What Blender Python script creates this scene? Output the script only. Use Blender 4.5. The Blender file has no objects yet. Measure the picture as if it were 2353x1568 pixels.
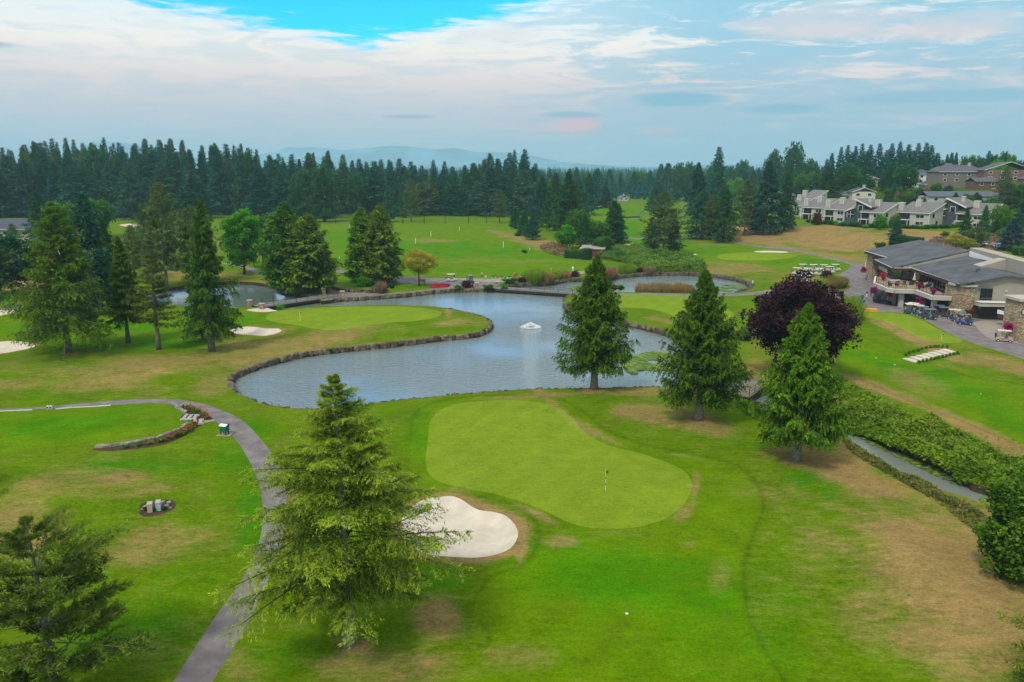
import bpy, bmesh, math, random
import numpy as np
from mathutils import Vector, Matrix
from mathutils.geometry import delaunay_2d_cdt

sc = bpy.context.scene
COL = sc.collection
R_ = math.radians
# ------------------------------------------------------------------ camera
CAMZ, PITCH, FPX = 27.0, R_(12.21), 1830.0          # 28 mm lens, drone about 27 m up
cam = bpy.data.cameras.new('camera'); camo = bpy.data.objects.new('camera', cam); COL.objects.link(camo)
cam.lens = 36 * FPX / 2353; cam.sensor_width = 36; cam.clip_end = 60000; cam.clip_start = 0.5
camo.location = (0, 0, CAMZ); camo.rotation_euler = (R_(90) - PITCH, 0, 0)
sc.camera = camo
# ------------------------------------------------------------------ view and render
sc.view_settings.view_transform = 'Standard'; sc.view_settings.look = 'None'
sc.view_settings.gamma = 1; sc.view_settings.use_curve_mapping = False
sc.view_settings.exposure = 0.78
sc.render.engine = 'CYCLES'
cy = sc.cycles
cy.max_bounces = 6; cy.diffuse_bounces = 3; cy.glossy_bounces = 2; cy.transmission_bounces = 2
cy.volume_bounces = 1; cy.transparent_max_bounces = 6
cy.use_adaptive_sampling = True; cy.adaptive_threshold = 0.015
try:
    cy.use_denoising = True; cy.denoiser = 'OPENIMAGEDENOISE'; cy.denoising_prefilter = 'ACCURATE'
except Exception: pass
# ------------------------------------------------------------------ sun: a soft sun behind thin cloud, from behind and left
SUN_EL, SUN_AZ = 52.0, 215.0                       # azimuth clockwise from +Y
sun = bpy.data.lights.new('sun', 'SUN'); suno = bpy.data.objects.new('sun', sun); COL.objects.link(suno)
sun.energy = 1.5; sun.angle = R_(10); sun.color = (1.0, 0.93, 0.80)
a = R_(SUN_AZ); e = R_(SUN_EL)
sdir = Vector((math.sin(a) * math.cos(e), math.cos(a) * math.cos(e), math.sin(e)))
suno.rotation_euler = (-sdir).to_track_quat('-Z', 'Y').to_euler()

# ------------------------------------------------------------------ node helper
class NT:
    def __init__(s, tree): s.t = tree; s.n = tree.nodes; s.l = tree.links
    def new(s, typ, **kw):
        n = s.n.new(typ)
        for k, v in kw.items(): setattr(n, k, v)
        return n
    def put(s, sock, v):
        if isinstance(v, bpy.types.NodeSocket): s.l.new(v, sock)
        elif v is not None:
            if sock.type == 'RGBA' and isinstance(v, (tuple, list)) and len(v) == 3: v = (*v, 1)
            sock.default_value = v
    def m(s, op, a, b=None, c=None, clamp=False):
        n = s.new('ShaderNodeMath', operation=op, use_clamp=clamp)
        s.put(n.inputs[0], a)
        if b is not None: s.put(n.inputs[1], b)
        if c is not None: s.put(n.inputs[2], c)
        return n.outputs[0]
    def ss(s, x, lo, hi):                              # smoothstep lo..hi -> 0..1
        n = s.new('ShaderNodeMapRange', interpolation_type='SMOOTHSTEP')
        s.put(n.inputs[0], x); n.inputs[1].default_value = lo; n.inputs[2].default_value = hi
        n.inputs[3].default_value = 0; n.inputs[4].default_value = 1
        return n.outputs[0]
    def lin(s, x, lo, hi, a=0., b=1.):
        n = s.new('ShaderNodeMapRange'); s.put(n.inputs[0], x)
        for i, v in enumerate((lo, hi, a, b)): n.inputs[i + 1].default_value = v
        return n.outputs[0]
    def mix(s, f, a, b, mode='MIX'):
        n = s.new('ShaderNodeMix', data_type='RGBA', blend_type=mode)
        s.put(n.inputs[0], f); s.put(n.inputs[6], a); s.put(n.inputs[7], b)
        return n.outputs[2]
    def noise(s, vec, scale, detail=3, rough=.5, dist=0., out=0):
        n = s.new('ShaderNodeTexNoise'); s.put(n.inputs['Vector'], vec)
        n.inputs['Scale'].default_value = scale; n.inputs['Detail'].default_value = detail
        n.inputs['Roughness'].default_value = rough; n.inputs['Distortion'].default_value = dist
        return n.outputs[out]
    def mapping(s, vec, scale=(1, 1, 1), rot=(0, 0, 0), loc=(0, 0, 0)):
        n = s.new('ShaderNodeMapping'); s.put(n.inputs[0], vec)
        n.inputs['Scale'].default_value = scale; n.inputs['Rotation'].default_value = rot; n.inputs['Location'].default_value = loc
        return n.outputs[0]
    def attr(s, name, out='Fac'):
        n = s.new('ShaderNodeAttribute'); n.attribute_name = name; return n.outputs[out]
    def ramp(s, x, stops):
        n = s.new('ShaderNodeValToRGB'); s.put(n.inputs[0], x)
        el = n.color_ramp.elements
        while len(el) < len(stops): el.new(.5)
        for i, (p, c) in enumerate(stops): el[i].position = p; el[i].color = (*c, 1)
        return n.outputs[0]
def s2l(r, g, b):
    f = lambda c: ((c / 255 + .055) / 1.055) ** 2.4 if c > 10 else c / 255 / 12.92
    return (f(r), f(g), f(b))

# ------------------------------------------------------------------ sky (world)
w = bpy.data.worlds.new('World'); sc.world = w; w.use_nodes = True
g = NT(w.node_tree); g.n.clear()
out = g.new('ShaderNodeOutputWorld'); bg = g.new('ShaderNodeBackground'); g.l.new(bg.outputs[0], out.inputs[0])
sky = g.new('ShaderNodeTexSky'); sky.sky_type = 'NISHITA'; sky.sun_disc = False
sky.sun_elevation = R_(SUN_EL); sky.sun_rotation = R_(SUN_AZ); sky.ozone_density = 3.0; sky.dust_density = .6
SKY_STRENGTH = 0.1
tc = g.new('ShaderNodeTexCoord'); vec = tc.outputs['Generated']
sep = g.new('ShaderNodeSeparateXYZ'); g.l.new(vec, sep.inputs[0])
X, Y, Z = sep.outputs
az = g.m('MULTIPLY', g.m('ARCTAN2', X, Y), 57.29578)
el = g.m('MULTIPLY', g.m('ARCSINE', Z), 57.29578)
cmb = g.new('ShaderNodeCombineXYZ'); g.put(cmb.inputs[0], g.m('MULTIPLY', az, .03)); g.put(cmb.inputs[1], g.m('MULTIPLY', el, .16)); AE = cmb.outputs[0]
n1 = g.noise(AE, 2.2, 6, .58, .8); n2 = g.noise(g.mapping(AE, loc=(7, 3, 1), rot=(0, 0, -.12)), 4.5, 8, .66, 1.3); n3 = g.noise(g.mapping(AE, scale=(1, 2.2, 1), loc=(2, 9, 4)), 9, 6, .65, .6)
blue = g.mix(1, sky.outputs[0], (0.04, 1.15, 1.75), 'MULTIPLY')
K = .635 / SKY_STRENGTH                                 # cloud radiance per unit of pixel brightness
kc = lambda r, gg, b: tuple(c * K for c in s2l(r, gg, b))
cl = g.ramp(g.lin(el, 0, 24), [(0.0, kc(186, 202, 212)), (.10, kc(192, 203, 214)), (.17, kc(204, 206, 214)), (.24, kc(230, 219, 218)),
    (.33, kc(248, 243, 236)), (.43, kc(228, 244, 250)), (.52, kc(196, 230, 248)), (1, kc(214, 228, 234))])
graya = g.ramp(g.lin(el, 0, 24), [(0, kc(156, 194, 212)), (.2, kc(164, 196, 214)), (.35, kc(146, 200, 224)), (.6, kc(140, 204, 232)), (1, kc(150, 196, 220))])
right = g.ss(az, -6, 16)
st = g.m('ADD', g.m('MULTIPLY', n2, .75), g.m('MULTIPLY', n3, .32))
streak = g.ss(g.m('ADD', st, g.m('MULTIPLY', right, .10)), .50, .64)
cl = g.mix(g.m('MULTIPLY', streak, g.m('ADD', .30, g.m('MULTIPLY', right, .62))), cl, graya)
# warm cream highlights on the right half
warm = g.m('MULTIPLY', g.ss(n1, .52, .66), g.m('MULTIPLY', right, g.m('MULTIPLY', g.ss(el, 2.5, 5), .55)))
cl = g.mix(warm, cl, kc(226, 218, 220))
def blob(ac, ec, ra, re, col, k, soft=.55, nz=n2, na=1.6):
    global cl
    dx = g.m('DIVIDE', g.m('SUBTRACT', az, ac), ra); dy = g.m('DIVIDE', g.m('SUBTRACT', el, ec), re)
    d = g.m('SQRT', g.m('ADD', g.m('MULTIPLY', dx, dx), g.m('MULTIPLY', dy, dy)))
    d = g.m('ADD', d, g.m('MULTIPLY', g.m('SUBTRACT', nz, .5), na))
    f = g.m('SUBTRACT', 1, g.ss(d, 1 - soft, 1.0))
    cl = g.mix(g.m('MULTIPLY', f, k), cl, kc(*col))
blob(11.0, 4.55, 3.9, .62, (132, 184, 208), .9)
blob(18.3, 3.85, 3.2, .4, (134, 186, 210), .8)
blob(28, 4.3, 8.5, .55, (138, 188, 210), .8)
blob(4.2, 3.62, 2.6, .30, (150, 178, 205), .8)
blob(-7, 3.5, 1.8, .16, (150, 178, 205), .7)
blob(-33, 7.0, 3.5, .3, (140, 172, 196), .7)
blob(4.4, 2.85, 2.7, .75, (236, 186, 190), .9, .7)
blob(1.5, 2.9, 4, .8, (214, 196, 208), .6, .8)
blob(10.2, 2.5, 1.5, .6, (206, 190, 204), .6, .8)
blob(-1, 8.8, 4, .5, (232, 228, 232), .7, .8)
blob(20, 8.5, 6, .9, (222, 214, 218), .7, .9); blob(27, 8.0, 6, .8, (220, 212, 216), .7, .9)
# open blue wedge that widens upward
da = g.m('ADD', az, 9.5)
lft = g.m('MULTIPLY', g.m('MAXIMUM', g.m('MULTIPLY', da, -1), 0), .135)
rgt = g.m('MULTIPLY', g.m('MAXIMUM', da, 0), .20)
line = g.m('ADD', 7.95, g.m('ADD', lft, rgt))
gap = g.m('ADD', g.m('SUBTRACT', el, line), g.m('ADD', g.m('MULTIPLY', g.m('SUBTRACT', n2, .5), 3.4), g.m('MULTIPLY', g.m('SUBTRACT', n3, .5), 2.2)))
gapm = g.ss(gap, -.2, .9)
hi = g.ss(el, 16, 34)
hicov = g.ss(g.noise(g.mapping(vec, scale=(1, 1, 2.5)), 3, 5, .6, .4), .40, .60)      # broken cloud overhead
gapm = g.mix(hi, gapm, g.m('MULTIPLY', g.m('SUBTRACT', 1, hicov), .8))
rgtfade = g.m('MULTIPLY', gapm, g.m('SUBTRACT', 1, g.m('MULTIPLY', g.ss(az, 1, 5), g.m('SUBTRACT', 1, hi))))
skycol = g.mix(rgtfade, cl, blue)
# thin bright overcast towards the zenith (an overcast sky is brightest overhead)
skycol = g.mix(g.m('MULTIPLY', g.ss(el, 14, 50), g.lin(hicov, 0, 1, .78, .97)), skycol, tuple(K * c for c in (.92, .88, .80)))
g.put(bg.inputs[0], skycol); bg.inputs[1].default_value = SKY_STRENGTH

# ------------------------------------------------------------------ noise, terrain and pixel-to-ground layout helpers
_rng0 = np.random.RandomState(5); _G = _rng0.rand(256, 256)
def vn(x, y, s=1.0, o=0):
    x = np.asarray(x, float) / s + 31.7 + o * 17.3; y = np.asarray(y, float) / s + 57.1 + o * 9.1
    xi = np.floor(x).astype(int); yi = np.floor(y).astype(int); fx = x - xi; fy = y - yi
    fx = fx * fx * (3 - 2 * fx); fy = fy * fy * (3 - 2 * fy)
    g = lambda a, b: _G[a % 256, b % 256]
    return (g(xi, yi) * (1 - fx) + g(xi + 1, yi) * fx) * (1 - fy) + (g(xi, yi + 1) * (1 - fx) + g(xi + 1, yi + 1) * fx) * fy
def fbm(x, y, s, n=4, o=0):
    r = 0; a = .5
    for k in range(n): r = r + a * vn(x, y, s / 2 ** k, o + k); a *= .5
    return r / (1 - .5 ** n)
def sst(x, lo, hi):
    t = np.clip((np.asarray(x, float) - lo) / (hi - lo), 0, 1); return t * t * (3 - 2 * t)
def zt(x, y):                                          # broad terrain: flat course, hillside behind the clubhouse
    x = np.asarray(x, float); y = np.asarray(y, float)
    s = (x - 125) * .723 + (y - 350) * .697; t = (x - 125) * .697 - (y - 350) * .723
    h = (5.4 * sst(s, -78, -6) + 11.5 * sst(s, 14, 120)) * sst(t, -120, -15)
    pk = 5.0 * sst(y, 201, 214) * sst(x, 112, 124) * (1 - sst(y, 300, 330))
    far = 3.0 * sst(y, 900, 2500)
    return np.maximum(h, pk) + far
_cp, _sp = math.cos(PITCH), math.sin(PITCH)
def ray(u, v):
    dx = (u - 1176.5) / FPX; dv = -(v - 784) / FPX
    return dx, _cp + dv * _sp, -_sp + dv * _cp
def G(u, v, extra=0.):                                 # ground point seen at (u, v) of the 2353 px wide layout
    dx, dy, dz = ray(u, v)
    t = 20.0; prev = t
    while t < 20000:
        if CAMZ + dz * t <= float(zt(dx * t, dy * t)) + extra: break
        prev = t; t *= 1.01
    lo, hi_ = prev, t
    for _ in range(24):
        m = (lo + hi_) / 2
        if CAMZ + dz * m <= float(zt(dx * m, dy * m)) + extra: hi_ = m
        else: lo = m
    return (dx * hi_, dy * hi_)
def Gz(u, v, z):                                       # point at height z seen at (u, v)
    dx, dy, dz = ray(u, v); t = (z - CAMZ) / dz
    return (dx * t, dy * t, z)
def proj(x, y, z):
    z = z - CAMZ; d = y * _cp - z * _sp; d = np.maximum(d, 1)
    return 1176.5 + FPX * x / d, 784 - FPX * (y * _sp + z * _cp) / d
def ztop(y, v):                                        # height whose picture row is v at distance y
    return CAMZ - y * math.tan(PITCH + math.atan((v - 784) / FPX))
def catmull(p, step, closed=True):
    p = [np.array(q, float) for q in p]; n = len(p); o = []
    for i in range(n if closed else n - 1):
        if closed: a, b, c, d = p[i - 1], p[i], p[(i + 1) % n], p[(i + 2) % n]
        else: a, b, c, d = p[max(i - 1, 0)], p[i], p[i + 1], p[min(i + 2, n - 1)]
        k = max(1, int(np.linalg.norm(c - b) / step))
        for j in range(k):
            t = j / k
            o.append(.5 * ((2 * b) + (c - a) * t + (2 * a - 5 * b + 4 * c - d) * t * t + (3 * b - a - 3 * c + d) * t ** 3))
    if not closed: o.append(p[-1])
    return o
def lin_dense(p, step):
    o = []
    for i in range(len(p)):
        b = np.array(p[i], float); c = np.array(p[(i + 1) % len(p)], float); k = max(1, int(np.linalg.norm(c - b) / step))
        for j in range(k): o.append(b + (c - b) * j / k)
    return o
def inside(px, py, poly):
    px = np.asarray(px); py = np.asarray(py); c = np.zeros(px.shape, bool); P = np.array(poly); j = len(P) - 1
    x0, y0 = P.min(0); x1, y1 = P.max(0); bb = (px >= x0) & (px <= x1) & (py >= y0) & (py <= y1)
    qx = px[bb]; qy = py[bb]; cc = np.zeros(qx.shape, bool)
    for i in range(len(P)):
        xi, yi = P[i]; xj, yj = P[j]
        if yi != yj: cc ^= ((yi > qy) != (yj > qy)) & (qx < (xj - xi) * (qy - yi) / (yj - yi) + xi)
        j = i
    c[bb] = cc
    return c
def dist_poly(px, py, poly):
    P = np.array(poly); d = np.full(len(px), 1e9)
    for i in range(len(P)):
        a = P[i - 1]; b = P[i]; ab = b - a; L = max(ab @ ab, 1e-9)
        t = np.clip(((px - a[0]) * ab[0] + (py - a[1]) * ab[1]) / L, 0, 1)
        d = np.minimum(d, np.hypot(px - a[0] - t * ab[0], py - a[1] - t * ab[1]))
    return d

# ------------------------------------------------------------------ object helpers
def link(name, me, mat=None, parent=None, loc=None):
    o = bpy.data.objects.new(name, me); COL.objects.link(o)
    if mat is not None and me is not None and not me.materials: me.materials.append(mat)
    if parent is not None: o.parent = parent
    if loc is not None: o.location = loc
    return o
def tag(o, label, cat, group=None, kind=None):
    if label: o['label'] = label
    if cat: o['category'] = cat
    if group: o['group'] = group
    if kind: o['kind'] = kind
    return o
def struct(o): o['kind'] = 'structure'; return o
def thing(name, label, cat, loc=(0, 0, 0), rz=0., group=None, sc_=None):
    o = bpy.data.objects.new(name, None); COL.objects.link(o); o.location = loc; o.rotation_euler = (0, 0, rz)
    o.empty_display_size = .3
    if sc_: o.scale = sc_
    return tag(o, label, cat, group)
def copy_tree(o, parent=None):
    c = o.copy(); COL.objects.link(c)
    if parent is not None: c.parent = parent
    for ch in o.children: copy_tree(ch, c)
    return c
def place(proto, loc, rz=0., s=None, label=None, group=None, first=set()):
    if id(proto) not in first and proto.name not in first: first.add(proto.name); r = proto
    else: r = copy_tree(proto)
    r.location = loc; r.rotation_euler = (0, 0, rz)
    if s is not None: r.scale = s if isinstance(s, tuple) else (s, s, s)
    if label: r['label'] = label
    if group: r['group'] = group
    return r
def np_mesh(name, V, Q, tint=None, tri=False):
    V = np.ascontiguousarray(V, np.float32); Q = np.ascontiguousarray(Q, np.int32); k = Q.shape[1]
    me = bpy.data.meshes.new(name)
    me.vertices.add(len(V)); me.vertices.foreach_set('co', V.ravel())
    me.loops.add(Q.size); me.loops.foreach_set('vertex_index', Q.ravel())
    me.polygons.add(len(Q)); me.polygons.foreach_set('loop_start', np.arange(0, Q.size, k, dtype=np.int32))
    if tint is not None:
        for nm, arr in tint.items():
            at = me.attributes.new(nm, 'FLOAT', 'POINT'); at.data.foreach_set('value', np.ascontiguousarray(arr, np.float32))
    me.update(calc_edges=True)
    return me
class MB:
    """collects boxes, prisms and tubes, builds ONE mesh object"""
    def __init__(s, org=(0, 0, 0)): s.v = []; s.f = []; s.o = np.array(org, float)
    def add(s, vs, fs):
        b = len(s.v); s.v += [tuple(np.array(p, float) - s.o) for p in vs]; s.f += [tuple(b + i for i in f) for f in fs]
        return s
    def box(s, x0, x1, y0, y1, z0, z1, M=None):
        vs = [(x, y, z) for z in (z0, z1) for x, y in ((x0, y0), (x1, y0), (x1, y1), (x0, y1))]
        if M: vs = [M(*p) for p in vs]
        return s.add(vs, [(3, 2, 1, 0), (4, 5, 6, 7), (0, 1, 5, 4), (1, 2, 6, 5), (2, 3, 7, 6), (3, 0, 4, 7)])
    def prism(s, plan, zb, ztp):                      # plan polygon, z bottom / top (number, list or fn)
        n = len(plan); A = sum(plan[i - 1][0] * plan[i][1] - plan[i][0] * plan[i - 1][1] for i in range(n))
        if A < 0:
            plan = plan[::-1]
            if isinstance(zb, list): zb = zb[::-1]
            if isinstance(ztp, list): ztp = ztp[::-1]
        zb = zb if isinstance(zb, list) else [zb] * n; ztp = ztp if isinstance(ztp, list) else [ztp] * n
        vs = [(p[0], p[1], z) for p, z in zip(plan, zb)] + [(p[0], p[1], z) for p, z in zip(plan, ztp)]
        return s.add(vs, [tuple(range(n - 1, -1, -1)), tuple(range(n, 2 * n))] + [(i, (i + 1) % n, n + (i + 1) % n, n + i) for i in range(n)])
    def wall(s, a, b, z0, z1, th=.25, za=None, zb_=None):    # vertical slab from a to b, thickness to its right
        a = np.array(a[:2], float); b = np.array(b[:2], float); d = b - a; d /= np.linalg.norm(d); n = np.array([d[1], -d[0]]) * th
        za = z1 if za is None else za; zb_ = z1 if zb_ is None else zb_
        return s.prism([tuple(a), tuple(b), tuple(b + n), tuple(a + n)], z0, [za, zb_, zb_, za])
    def tube(s, pts, rads, k=6, cap=True):
        pts = [np.array(p, float) for p in pts]; rads = rads if hasattr(rads, '__len__') else [rads] * len(pts)
        vs = []; n = len(pts)
        for i, p in enumerate(pts):
            d = pts[min(i + 1, n - 1)] - pts[max(i - 1, 0)]; d = d / max(np.linalg.norm(d), 1e-9)
            r = np.array([0, 0, 1.]) if abs(d[2]) < .9 else np.array([1., 0, 0])
            x = np.cross(d, r); x /= np.linalg.norm(x); y = np.cross(d, x)
            for j in range(k):
                t = 2 * math.pi * j / k; vs.append(p + rads[i] * (x * math.cos(t) + y * math.sin(t)))
        fs = [(i * k + (j + 1) % k, i * k + j, (i + 1) * k + j, (i + 1) * k + (j + 1) % k) for i in range(n - 1) for j in range(k)]
        if cap: fs += [tuple(range(k)), tuple(range(n * k - 1, (n - 1) * k - 1, -1))]
        return s.add(vs, fs)
    def bar(s, a, b, w, h=None):
        return s.tube([a, b], w * .6, 4)
    def build(s, name, mat, parent=None, smooth=False, bevel=0, loc=None):
        me = bpy.data.meshes.new(name); me.from_pydata(s.v, [], s.f); me.update()
        if bevel:
            bm = bmesh.new(); bm.from_mesh(me)
            bmesh.ops.bevel(bm, geom=bm.edges[:], offset=bevel, segments=2, affect='EDGES', clamp_overlap=True); bm.to_mesh(me); bm.free()
        if smooth: me.polygons.foreach_set('use_smooth', [True] * len(me.polygons))
        return link(name, me, mat, parent, loc)

# ------------------------------------------------------------------ materials
MATS = {}
def mat(name, col, rough=.8, spec=.3, var=.0, vscale=1., bump=0., bscale=8., metal=0., rnd=0., detail=4):
    if name in MATS: return MATS[name]
    m = bpy.data.materials.new(name); m.use_nodes = True; g = NT(m.node_tree); g.n.clear()
    o = g.new('ShaderNodeOutputMaterial'); b = g.new('ShaderNodeBsdfPrincipled'); g.l.new(b.outputs[0], o.inputs[0])
    c = col
    geo = g.new('ShaderNodeNewGeometry'); P = geo.outputs['Position']
    if var:
        nz = g.noise(P, vscale, detail, .6)
        c = g.mix(g.ss(nz, .3, .7), tuple(x * (1 - var) for x in col), tuple(min(1, x * (1 + var)) for x in col))
    if rnd:
        oi = g.new('ShaderNodeObjectInfo')
        c = g.mix(1, c, g.ramp(oi.outputs['Random'], [(0, (1 - rnd,) * 3), (1, (1 + rnd,) * 3)]), 'MULTIPLY')
    g.put(b.inputs['Base Color'], c); b.inputs['Roughness'].default_value = rough
    b.inputs['Specular IOR Level'].default_value = spec; b.inputs['Metallic'].default_value = metal
    if bump:
        bn = g.new('ShaderNodeBump'); bn.inputs['Distance'].default_value = bump
        g.put(bn.inputs['Height'], g.noise(P, bscale, 4, .6)); g.l.new(bn.outputs[0], b.inputs['Normal'])
    MATS[name] = m
    return m
def foliage(name, dark, light, rough=.65, trans=.25, hue=0.):
    """leaf material: 'tint' runs from dark inner growth, crown shade painted in, to fresh tips"""
    if name in MATS: return MATS[name]
    m = bpy.data.materials.new(name); m.use_nodes = True; g = NT(m.node_tree); g.n.clear()
    o = g.new('ShaderNodeOutputMaterial'); b = g.new('ShaderNodeBsdfPrincipled')
    oi = g.new('ShaderNodeObjectInfo')
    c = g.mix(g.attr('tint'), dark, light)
    v = .18 + hue
    c = g.mix(1, c, g.ramp(oi.outputs['Random'], [(0, (1 - v, 1 - v * .8, 1 - v * .2)), (.5, (1, 1, 1)), (1, (1 + v * 1.2, 1 + v * .5, 1 - v * .6))]), 'MULTIPLY')
    tco = g.new('ShaderNodeTexCoord')
    cn = g.noise(tco.outputs['Object'], .45, 3, .6)
    c = g.mix(1, c, g.ramp(cn, [(.3, (.72, .76, .8)), (.7, (1.28, 1.22, 1.1))]), 'MULTIPLY')
    g.put(b.inputs['Base Color'], c); b.inputs['Roughness'].default_value = rough; b.inputs['Specular IOR Level'].default_value = .07
    tr = g.new('ShaderNodeBsdfTranslucent'); g.put(tr.inputs[0], c)
    mx = g.new('ShaderNodeMixShader'); mx.inputs[0].default_value = trans
    g.l.new(b.outputs[0], mx.inputs[1]); g.l.new(tr.outputs[0], mx.inputs[2]); g.l.new(mx.outputs[0], o.inputs[0])
    MATS[name] = m
    return m
def grass(name, green, lush, dry, base=.0, fine=.35, stripe=0.):
    m = bpy.data.materials.new(name); m.use_nodes = True; g = NT(m.node_tree); g.n.clear()
    o = g.new('ShaderNodeOutputMaterial'); b = g.new('ShaderNodeBsdfPrincipled'); g.l.new(b.outputs[0], o.inputs[0])
    geo = g.new('ShaderNodeNewGeometry'); P = geo.outputs['Position']
    a = g.noise(g.mapping(P, scale=(1, .7, 1), rot=(0, 0, .35)), .16, 8, .72, .6)
    bb = g.noise(g.mapping(P, scale=(.45, 1.3, 1), rot=(0, 0, -.3)), .9, 6, .75, .3)
    mid = g.noise(g.mapping(P, scale=(.6, 1.2, 1), rot=(0, 0, .5)), 2.4, 5, .8, .2)
    f = g.noise(P, 5., 4, .8); ff = g.noise(P, 22., 2, .8)
    dryf = g.m('ADD', g.attr('dry'), g.m('ADD', g.m('MULTIPLY', g.m('SUBTRACT', a, .5), 1.1), g.m('MULTIPLY', g.m('SUBTRACT', bb, .5), .95)))
    dryf = g.m('ADD', dryf, g.m('MULTIPLY', g.m('SUBTRACT', mid, .5), .55))
    dryf = g.ss(g.m('ADD', dryf, base), .10, 1.0)
    ln = g.m('ADD', g.m('MULTIPLY', g.m('SUBTRACT', g.noise(P, .12, 7, .72, .5), .5), 1.7), g.m('MULTIPLY', g.m('SUBTRACT', mid, .5), .5))
    lushf = g.ss(g.m('ADD', g.m('MULTIPLY', g.attr('lush'), .62), ln), -.05, 1.0)
    c = g.mix(lushf, green, lush)
    c = g.mix(dryf, c, dry)
    sc1 = g.m('ADD', g.m('MULTIPLY', g.m('SUBTRACT', f, .5), fine * 3.6), g.m('MULTIPLY', g.m('SUBTRACT', ff, .5), fine * 2.6))
    sc1 = g.m('ADD', sc1, g.m('MULTIPLY', g.m('SUBTRACT', mid, .5), fine * 2.8))
    sc1 = g.m('ADD', sc1, g.m('MULTIPLY', g.m('SUBTRACT', g.noise(g.mapping(P, loc=(9, 4, 0)), .22, 6, .7, .4), .5), fine * 2.2))
    sc1 = g.m('ADD', g.m('ADD', sc1, g.m('MULTIPLY', g.m('SUBTRACT', bb, .5), fine * 1.3)), 1.0)
    sc1 = g.m('MULTIPLY', sc1, g.m('SUBTRACT', 1, g.m('MULTIPLY', g.attr('edge'), .22)))
    if stripe:
        wv = g.new('ShaderNodeTexWave'); wv.wave_type = 'BANDS'; g.put(wv.inputs['Vector'], g.mapping(P, rot=(0, 0, .5)))
        wv.inputs['Scale'].default_value = .10; wv.inputs['Distortion'].default_value = 1.2; wv.inputs['Detail Scale'].default_value = .1
        sc1 = g.m('ADD', sc1, g.m('MULTIPLY', g.m('SUBTRACT', wv.outputs['Fac'], .5), stripe))
    cc = g.new('ShaderNodeCombineColor')
    for i in range(3): g.put(cc.inputs[i], sc1)
    c = g.mix(1, c, cc.outputs[0], 'MULTIPLY')
    g.put(b.inputs['Base Color'], c); b.inputs['Roughness'].default_value = 1.0; b.inputs['Specular IOR Level'].default_value = .02
    bn = g.new('ShaderNodeBump'); bn.inputs['Distance'].default_value = .12; bn.inputs['Strength'].default_value = .55
    g.put(bn.inputs['Height'], g.m('ADD', f, g.m('MULTIPLY', bb, 1.5))); g.l.new(bn.outputs[0], b.inputs['Normal'])
    return m

# ================================================================== GROUND
REG = []                                               # (name, D outline, curved?, kind of sheet) - earlier entries win
def reg(name, pts, sheet, curved=True, step=None):
    W = [G(u, v) for u, v in pts]; d = math.hypot(*np.mean(W, 0))
    st = step or max(.35, d * .006)
    P = catmull(W, st) if curved else lin_dense(W, st)
    P = [tuple(p) for p in P]; REG.append((name, P, sheet)); return P
pond_main = reg('pond', [(700, 705), (729, 704), (780, 703), (835, 702), (905, 701), (975, 703), (1017, 707.5), (1059, 715), (1108, 728), (1127, 741),
    (1120, 754), (1087, 766.8), (1017, 773.8), (919, 786), (821, 796), (751, 803), (684, 813), (625, 828), (583, 840), (549, 854), (533, 863), (527, 875),
    (532, 890), (549, 904), (577, 918), (611, 929), (653, 936), (695, 939), (751, 939), (830, 930), (900, 921), (1045, 907), (1130, 900), (1200, 895),
    (1300, 893), (1400, 891), (1515, 889), (1600, 894), (1680, 906), (1722, 918), (1748, 890), (1722, 868), (1690, 850), (1650, 818), (1610, 790), (1571, 776),
    (1535.6, 764), (1500, 754), (1463.6, 746), (1427.6, 736), (1390, 726), (1345, 716), (1310, 708), (1299, 700), (1297, 690), (1302, 683), (1316, 676),
    (1322, 669), (1385, 670), (1411, 671), (1462, 672), (1577, 674), (1640, 675), (1690, 672), (1716, 667), (1727, 658), (1718, 649), (1692, 640), (1654, 634),
    (1616, 630), (1577, 627.6), (1513, 627.6), (1449, 631.4), (1385, 639), (1308, 642), (1252, 650.6), (1206, 652), (1160, 657), (1139, 664),
    (1091, 664), (1041, 665), (1003, 668), (950, 674), (891, 679), (850, 682), (807, 685), (779, 686), (760, 690), (735, 693)], 'water')
pond_left = reg('pond', [(528, 647), (569, 648), (611, 653), (653, 666), (690, 675), (715, 683), (738, 692), (705, 706), (640, 708), (572, 706), (527, 707),
    (486, 705), (435, 704), (397, 700), (350, 695), (322, 684), (340, 670), (410, 659), (460, 652)], 'water')
creek = reg('creek', [(1716, 916), (1780, 945), (1850, 965), (1900, 980), (1936, 994), (1968, 1021), (2028, 1057), (2068, 1081), (2128, 1105), (2168, 1127), (2208, 1137), (2275, 1165), (2353, 1205),
    (2480, 1285), (2700, 1400), (2900, 1500), (2900, 1425), (2700, 1330), (2480, 1215), (2353, 1150), (2276, 1122), (2236, 1110), (2208, 1089), (2148, 1057), (2100, 1037), (2036, 1009), (1988, 985), (1936, 972), (1880, 950), (1820, 925), (1770, 900), (1750, 884)], 'water')
far_pond = reg('pond', [(1438, 499), (1470, 497), (1468, 501), (1440, 502)], 'water')
b_near = reg('sand_bunker', [(1015, 1139), (1037, 1137), (1059, 1144), (1082, 1159), (1101, 1169), (1133, 1174), (1159, 1183), (1178, 1203), (1190, 1229), (1187, 1248),
    (1171, 1266), (1139, 1277), (1095, 1283), (1047, 1281), (989, 1274), (950, 1258), (925, 1232), (922, 1196), (945, 1164), (980, 1144)], 'sand')
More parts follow.
